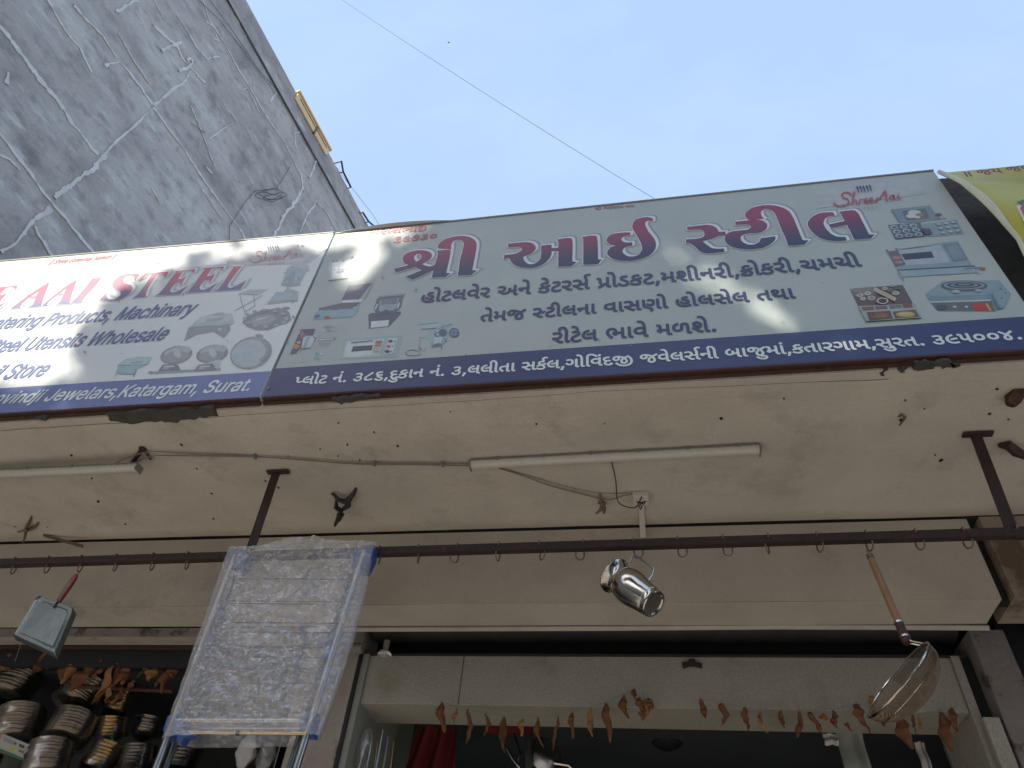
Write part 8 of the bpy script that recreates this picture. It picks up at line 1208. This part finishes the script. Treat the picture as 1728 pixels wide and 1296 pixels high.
# ------------------------------------------------------------------ goods inside the left shop
def plate(r, h):
    return [(r * .55, 0), (r * .80, .002), (r * .95, h * .55), (r, h), (r * .985, h + .002), (r * .9, h * .7), (r * .5, .004)]
pm = {}
def bundle(px, py, y, r, n, pitch, m, lab, tilt=0, wrap=True):
    """a tied stack of n steel dishes whose top middle is seen at the pixel"""
    p = PY(px, py, y); H = n * pitch
    g = thing('dish_stack', (p.x, p.y, p.z - H), lab, 'stack of dishes', 'wrapped stacks of steel dishes')
    g.rotation_euler = (tilt * .4, tilt, rnd.random() * 6)
    key = (r, m)
    if key not in pm:
        b = MB(); b.lathe(plate(r, pitch * 1.6), 30); o = b.build('dish', M[m], None, smooth=True); pm[key] = o.data; bpy.data.objects.remove(o)
    for k in range(n):
        o = bpy.data.objects.new('dish', pm[key]); COL.objects.link(o); o.parent = g
        o.location = (rnd.uniform(-1, 1) * .005, rnd.uniform(-1, 1) * .005, k * pitch); o.rotation_euler = (rnd.uniform(-.04, .04), rnd.uniform(-.04, .04), rnd.random() * 6)
    if wrap:
        b = MB(); pr = []
        nn = 14
        vs = []; ns = 28
        for j in range(nn + 1):
            t = j / nn; hh = -.012 + (H + .03) * t; rr_ = r * (1.04 if .06 < t < .94 else .70 if 0 < t < 1 else .25)
            for k in range(ns):
                a = 6.2832 * k / ns; q = rr_ * (1 + .05 * noise.noise(Vector((math.cos(a) * 3, math.sin(a) * 3, hh * 22 + px))))
                vs.append((q * math.cos(a), q * math.sin(a), hh))
        b.add(vs, [(j * ns + k, j * ns + (k + 1) % ns, (j + 1) * ns + (k + 1) % ns, (j + 1) * ns + k) for j in range(nn) for k in range(ns)])
        o = b.build('plastic_wrap', M['wrap2'], None, smooth=True); o.parent = g
    return g
M['dish'] = mat('dull_steel_dish', (.20, .165, .13), .2, metal=1, var=(.11, .09, .07), scale=9)
M['dishg'] = mat('golden_dish', (.36, .23, .08), .22, metal=1, var=(.22, .14, .05), scale=9)
spots = [(30, 1135, 3.62, .125, 9, .017, 'dish', 'topmost wide stack of wrapped steel dishes at the left photo edge', .28),
         (48, 1200, 3.52, .12, 10, .017, 'dish', 'second wrapped stack of steel dishes at the left edge, above the printed carton', .25),
         (-10, 1232, 3.72, .12, 10, .017, 'dish', 'wrapped stack of steel dishes half cut by the left edge behind the carton', .2),
         (140, 1150, 3.60, .115, 8, .017, 'dish', 'wrapped stack of steel dishes under the bunched dried leaves', .26),
         (128, 1208, 3.55, .115, 8, .017, 'dish', 'wrapped stack of steel dishes below the leaf bunch, middle layer', .24),
         (96, 1258, 3.50, .11, 9, .017, 'dish', 'lowest wrapped stack of steel dishes right of the printed carton', .24),
         (206, 1168, 3.75, .075, 7, .018, 'dishg', 'upper part of the golden column of small wrapped bowls', .22),
         (196, 1216, 3.70, .075, 6, .018, 'dishg', 'middle part of the golden column of small wrapped bowls', .2),
         (176, 1258, 3.65, .08, 7, .018, 'dishg', 'lowest part of the golden column of small wrapped bowls', .2),
         (252, 1218, 3.85, .085, 5, .018, 'dish', 'small upright stack of dark bowls between golden column and rack leg', 0),
         (240, 1264, 3.75, .09, 7, .018, 'dish', 'stack of dark wrapped bowls at the bottom left of the rack leg', .1),
         (322, 1246, 3.85, .085, 8, .020, 'dish', 'stack of wrapped steel bowls seen below the rack', 0)]
for s_ in spots: bundle(*s_[:7], s_[7], s_[8])
shf = thing('goods_shelf', (-3.0, 4.0, 2.2), 'dark shelf unit carrying the wrapped dishes inside the left shop', 'shelf')
for zz in (1.7, 2.15, 2.52): MB().box(-4.5, -1.82, 3.5, 4.3, zz, zz + .02).build('shelf_board', M['slot'], shf)
for xx in (-4.5, -3.2, -1.84): MB().box(xx, xx + .03, 4.27, 4.3, 0, 2.9).build('shelf_post', M['slot'], shf)
# printed carton at bottom left
cr_ = [PY(0, 1236, 3.42), PY(73, 1266, 3.42), PY(62, 1290, 3.42), PY(-8, 1264, 3.42)]
cr2 = cr_[0] + (cr_[0] - cr_[1]) * 1.0; cr3 = cr_[3] + (cr_[0] - cr_[1]) * 1.0
ct = thing('printed_carton', tuple(cr_[3]), 'pale printed carton with green band at the bottom left corner', 'carton')
q_ = [cr2, cr_[1], cr_[2], cr3]
cbx = MB().prism(q_, (0, .25, 0)).build('carton_box', M['carton'], ct)
e1, e2 = (cr_[1] - cr_[0]), (cr_[3] - cr_[0])
def cq(u0, u1, v0, v1, m, name='print', k=0):
    b = MB(); b.add([cr_[0] + e1 * u + e2 * v + Vector((0, -.002 - k * .001, 0)) for u, v in ((u0, v0), (u1, v0), (u1, v1), (u0, v1))], [(0, 1, 2, 3)]); b.build(name, M[m], cbx)
cq(-1, .98, .86, 1.0, 'green'); cq(.70, .92, .12, .42, 'redprint'); cq(.48, .60, .18, .34, 'navy'); cq(.12, .34, .16, .40, 'shade1'); cq(.36, .42, .2, .34, 'green'); cq(.30, .40, .52, .70, 'yellow'); cq(.5, .62, .48, .62, 'leaf_dry2'); cq(.68, .8, .5, .6, 'green'); cq(-.4, .05, .2, .5, 'redprint')
# white bags behind the rack legs
def bag(px, py, y, w_, h_, m, lab, cat='bag', seed=0):
    p = PY(px, py, y)
    def f(u, v):
        a = 6.2832 * u; k = math.sin(math.pi * (v * .9 + .07)) ** .5
        q = 1 + .30 * noise.noise(Vector((math.cos(a) * 1.6 + seed, math.sin(a) * 1.6, v * 4)))
        return (p.x + w_ * k * q * math.cos(a), p.y + w_ * .5 * k * q * math.sin(a), p.z - h_ * v)
    return tag(MB().sheet(f, 28, 18).build('plastic_bag', M[m], smooth=True), lab, cat)
bag(425, 1240, 3.55, .05, .16, 'cloth', 'pale crumpled bag seen between the rack legs', seed=1)
bag(455, 1252, 3.60, .05, .14, 'wrap', 'clear plastic packet beside the pale bag between the rack legs', 'packet', seed=5)
tag(MB().box(*(lambda a, c: (min(a.x, c.x), max(a.x, c.x), 3.37, 3.40, 0, 2.75))(PY(472, 1260, 3.37), PY(485, 1260, 3.37))).build('door_board', M['lintel'], bevel=.002), 'narrow upright pale board between rack leg and pillar', 'board')

# ------------------------------------------------------------------ goods inside the doorway
rb_ = thing('red_cloth', tuple(PY(745, 1235, 3.9)), 'red cloth draped inside the doorway behind the dried leaves', 'cloth')
def rc_(u, v):
    a, c = PY(704 + 66 * u, 1226, 3.95), PY(668 + 102 * u, 1330, 3.95); p = a.lerp(c, v)
    return (p.x, p.y + .03 * math.sin(u * 16 + v * 2) + .02 * noise.noise(p * 8), p.z)
MB().sheet(rc_, 40, 24).build('drape', M['redcloth'], rb_, smooth=True)
a, c = PY(822, 1228, 3.95), PY(900, 1232, 3.95)
tag(MB().bar(a, c, .05, .045).build('red_beam', M['redcloth'], bevel=.004), 'horizontal red bar inside the doorway behind the leaf string', 'bar')
def rod(pp, y, r, name, m, lab, cat):
    return tag(MB().tube([PY(*q, y) for q in pp], r, 8).build(name, M[m], smooth=True), lab, cat)
rod([(868, 1238), (878, 1270), (868, 1300)], 3.9, .006, 'steel_ladle', 'steel', 'thin bright ladle hanging left of the grey tube in the doorway', 'ladle')
rod([(855, 1262), (866, 1282), (878, 1296)], 3.88, .008, 'steel_tongs', 'steel', 'bright bent tongs inside the doorway', 'tongs')
rod([(891, 1240), (892, 1310)], 3.9, .020, 'grey_tube', 'zinc', 'upright grey metal tube inside the doorway', 'tube')
sb_ = thing('steel_pot', tuple(PY(925, 1268, 3.95)), 'round dark steel pot hanging inside the doorway right of the grey tube', 'pot')
MB().lathe([(0, 0), (.05, .0), (.085, .02), (.10, .05), (.105, .055), (.10, .053), (.08, .024)], 30, PY(925, 1262, 3.95), (-.45, .7, -.4)).build('pot_body', M['steelb'], sb_, smooth=True)
rod([(935, 1288), (960, 1292), (968, 1300)], 3.85, .010, 'steel_lid_knob', 'steel', 'small bright handle at the bottom edge below the pot', 'handle')
rod([(772, 1272), (773, 1282)], 3.9, .004, 'glint_rod', 'steel', 'tiny bright rod between red cloth and tongs', 'rod')
# ceiling fan
fn_ = thing('ceiling_fan', tuple(PY(1125, 1248, 4.6)), 'dark ceiling fan inside the doorway', 'fan')
fc = PY(1125, 1246, 4.6)
MB().lathe([(0, -.06), (.06, -.055), (.09, -.03), (.095, 0), (.07, .03), (.02, .05), (.015, .25)], 24, fc).build('motor', M['slot'], fn_, smooth=True)
for k, a in enumerate((.15, 2.25, 4.3)):
    d_ = Vector((math.cos(a), math.sin(a), -.02)); s_ = Vector((-math.sin(a), math.cos(a), .12))
    MB().prism([fc + d_ * r + s_ * w_ for r, w_ in ((.08, -.02), (.2, -.05), (.62, -.075), (.64, .05), (.2, .05), (.08, .02))], (0, 0, .006)).build('blade', M['slot'], fn_)
# hanging packets, bottles, papers on the right and plastic spoon packs on the left
for i, (px, py, w_, h_, m, lab) in enumerate(((1400, 1238, .032, .05, 'cloth', 'small pale paper tag hanging in the right half of the doorway'), (1432, 1234, .06, .22, 'wallint', 'tall dim grey packet right of the pale paper tag'),
        (1551, 1252, .022, .13, 'cloth', 'narrow pale packet hanging near the right jamb'), (1605, 1236, .05, .30, 'wallint', 'dim grey packet against the right jamb'))):
    p = PY(px, py, 3.75)
    MBo = MB().sheet(lambda u, v: (p.x + (u - .5) * w_ * 2, p.y + .01 * math.sin(u * 9) + .01 * math.sin(v * 7), p.z - h_ * v), 8, 8)
    tag(MBo.build('hanging_packet', M[m], smooth=True), lab, 'packet')
rnd2 = random.Random(5)
for i in range(9):
    px = 592 + i * 9; p = PY(px, 1232 + (i % 3) * 10, 3.50 + .03 * (i % 3))
    g = tag(MB().tube([p, p + Vector((.004 * (i % 3), .0, -.11)), p + Vector((.0, 0, -.30))], [.004, .006, .009], 7).build('steel_spoon', M[('steel', 'steelb', 'brass')[i % 3 if i > 4 else i % 2]], smooth=True),
            ('first', 'second', 'third', 'fourth', 'fifth', 'sixth', 'seventh', 'eighth', 'last')[i] + ' long utensil handle counted from the pillar in the bunch at the left jamb', 'utensil', 'utensils bunched beside the left jamb')
for i, (px, py) in enumerate(((600, 1218), (622, 1230))):
    bag(px, py, 3.47, .035, .25, 'wrap2', ('tall clear plastic sleeve of utensils beside the pillar', 'shorter clear plastic sleeve of utensils right of the tall one')[i], 'plastic sleeve', seed=20 + i)

# ------------------------------------------------------------------ street tree behind the viewer that dapples the signs
tree = thing('street_tree', (-1.9, -5.2, 0), 'leafy street tree standing across the pavement in front of the signs', 'tree')
b = MB(); tb = Vector((-1.9, -5.2, 0))
b.tube([tb, tb + Vector((.05, 0, 1.5)), tb + Vector((-.1, .1, 3.2)), tb + Vector((.1, .2, 5)), tb + Vector((0, .3, 7.5))], [.26, .2, .17, .13, .06], 12)
limbs = []
r3 = random.Random(3)
for k in range(11):
    a = k * 2.4; h = 3.2 + k * .42; s_ = tb + Vector((0, .1, h)); e_ = s_ + Vector((math.cos(a) * r3.uniform(2, 3.2), math.sin(a) * r3.uniform(1.4, 2.4), r3.uniform(.9, 2.2)))
    b.tube([s_, s_.lerp(e_, .5) + Vector((0, 0, .3)), e_], [.08, .05, .02], 7)
b.build('trunk', M['bark'], tree, smooth=True)
LV = MB()
GAPS = [(PY(x, y, YS), rx * .0025 + .035, ry * .0025 + .04, math.radians(-rot), pr) for x, y, rx, ry, rot, pr in (
    (615, 440, 30, 40, 0, .97), (590, 475, 24, 26, 0, .7), (640, 396, 34, 12, -6, .9), (690, 408, 22, 15, 0, .7), (575, 402, 18, 16, 0, .8), (650, 500, 26, 30, 0, .55), (692, 522, 20, 24, 0, .5),
    (835, 397, 24, 15, 0, .6), (545, 397, 24, 10, 0, .85), (1150, 428, 75, 19, 35, .62), (1215, 482, 75, 20, 38, .6), (1360, 540, 60, 18, 30, .5), (1430, 588, 55, 10, -5, .6), (1255, 362, 42, 14, 15, .45),
    (1010, 455, 30, 20, 0, .45), (760, 535, 22, 26, 0, .4), (1690, 400, 34, 22, 30, .5), (500, 407, 60, 11, -6, .75), (880, 440, 18, 22, 0, .4), (400, 425, 50, 14, -20, .6))]
def in_gap(p, r):
    t = (p.y - YS) / SUN.y; q = p - SUN * t
    for c, rx, ry, ro, pr in GAPS:
        dx, dz = q.x - c.x, q.z - c.z; u = dx * math.cos(ro) + dz * math.sin(ro); v = -dx * math.sin(ro) + dz * math.cos(ro)
        if (u / rx) ** 2 + (v / ry) ** 2 < 1 and r.random() < pr ** .22: return True
    return False
def leafcloud(c, rad, n, size, r):
    for _ in range(n):
        d = Vector((r.gauss(0, 1), r.gauss(0, 1), r.gauss(0, 1))).normalized() * rad * r.random() ** .45
        p = c + d
        if in_gap(p, r): continue
        a = Vector((r.gauss(0, 1), r.gauss(0, 1), r.gauss(0, 1))).normalized(); q = a.cross(Vector((r.gauss(0, 1), r.gauss(0, 1), r.gauss(0, 1)))).normalized()
        s_ = size * r.uniform(.6, 1.3)
        LV.add([p - a * s_, p + q * s_ * .45, p + a * s_, p - q * s_ * .45], [(0, 1, 2, 3)])
r4 = random.Random(12)
# shade falls where the photograph shows it: clump centres lie up-sun of these points of the sign plane
shade_pts = []
def sp(px, py, rad, dens): shade_pts.append((PY(px, py, YS), rad, dens))
for px, py, rad, dens in [
    (250, 560, .34, .9), (330, 610, .40, 1), (420, 540, .36, 1), (440, 640, .40, 1), (500, 570, .34, 1), (530, 640, .40, 1), (600, 600, .40, 1), (640, 550, .25, 1), (370, 470, .24, .7), (250, 640, .30, .8), (480, 460, .22, .6), (540, 500, .2, .7),
    (700, 600, .5, 1), (760, 490, .36, 1), (790, 410, .30, .9), (830, 560, .46, 1), (880, 470, .36, 1), (920, 600, .5, 1), (940, 390, .36, 1), (990, 530, .34, 1), (1030, 420, .30, .9), (1080, 590, .46, 1), (1190, 350, .40, 1), (1230, 430, .32, .9),
    (1290, 380, .46, 1), (1400, 370, .5, 1), (1440, 440, .30, 1), (1520, 570, .28, 1), (1500, 420, .5, 1), (1560, 500, .5, 1), (1620, 560, .5, 1), (1640, 420, .55, 1), (1700, 500, .55, 1), (1560, 330, .5, 1), (1700, 340, .55, 1), (1180, 600, .3, 1),
    (580, 440, .12, .5), (640, 480, .16, .5), (690, 430, .16, .5), (700, 500, .2, .6), (610, 520, .16, .6)]:
    sp(px, py, rad, dens)
BIG = []
for q in range(5):
    for k in range(12):
        BIG.append((Vector((-3.9 + k * .62 + r4.uniform(-.2, .2), 1.9 + .12 * q, 3.02 - q * .42 + r4.uniform(-.12, .12))), .55, .9))
for p, rad, dens in BIG:
    D = r4.uniform(8.5, 11.5); leafcloud(p + SUN * D, rad, 420, .13, r4)
for p, rad, dens in shade_pts:
    for k in range(2):
        D = r4.uniform(8.2, 11.5); leafcloud(p + SUN * D, rad * r4.uniform(.95, 1.15), int(520 * dens * (rad / .4) ** 2), .085, r4)
o = LV.build('crown', M['leaf'], tree); o['kind'] = 'stuff'
# second tree, unseen, added to darken the right side
shade_tree = thing('street_tree', (5.2, -5.5, 0), 'unseen dense tree behind the viewer, added to darken the right side', 'tree')
LV = MB(); tb = Vector((5.2, -5.5, 0))
b = MB(); b.tube([tb, tb + Vector((.1, 0, 2)), tb + Vector((-.1, .1, 4.5)), tb + Vector((.1, 0, 8))], [.3, .22, .18, .05], 12)
for k in range(9):
    a = k * 2.4; s_ = tb + Vector((0, 0, 3 + k * .5)); b.tube([s_, s_ + Vector((math.cos(a) * 2.2, math.sin(a) * 2.2, 1.2))], [.08, .02], 7)
b.build('trunk', M['bark'], shade_tree, smooth=True)
for k in range(70):
    a = r4.uniform(0, 6.28); q = 3.9 * r4.random() ** .5; leafcloud(tb + Vector((math.cos(a) * q, math.sin(a) * q * .8, r4.uniform(3.2, 9))), .9, 330, .14, r4)
o = LV.build('crown', M['leaf'], shade_tree); o['kind'] = 'stuff'
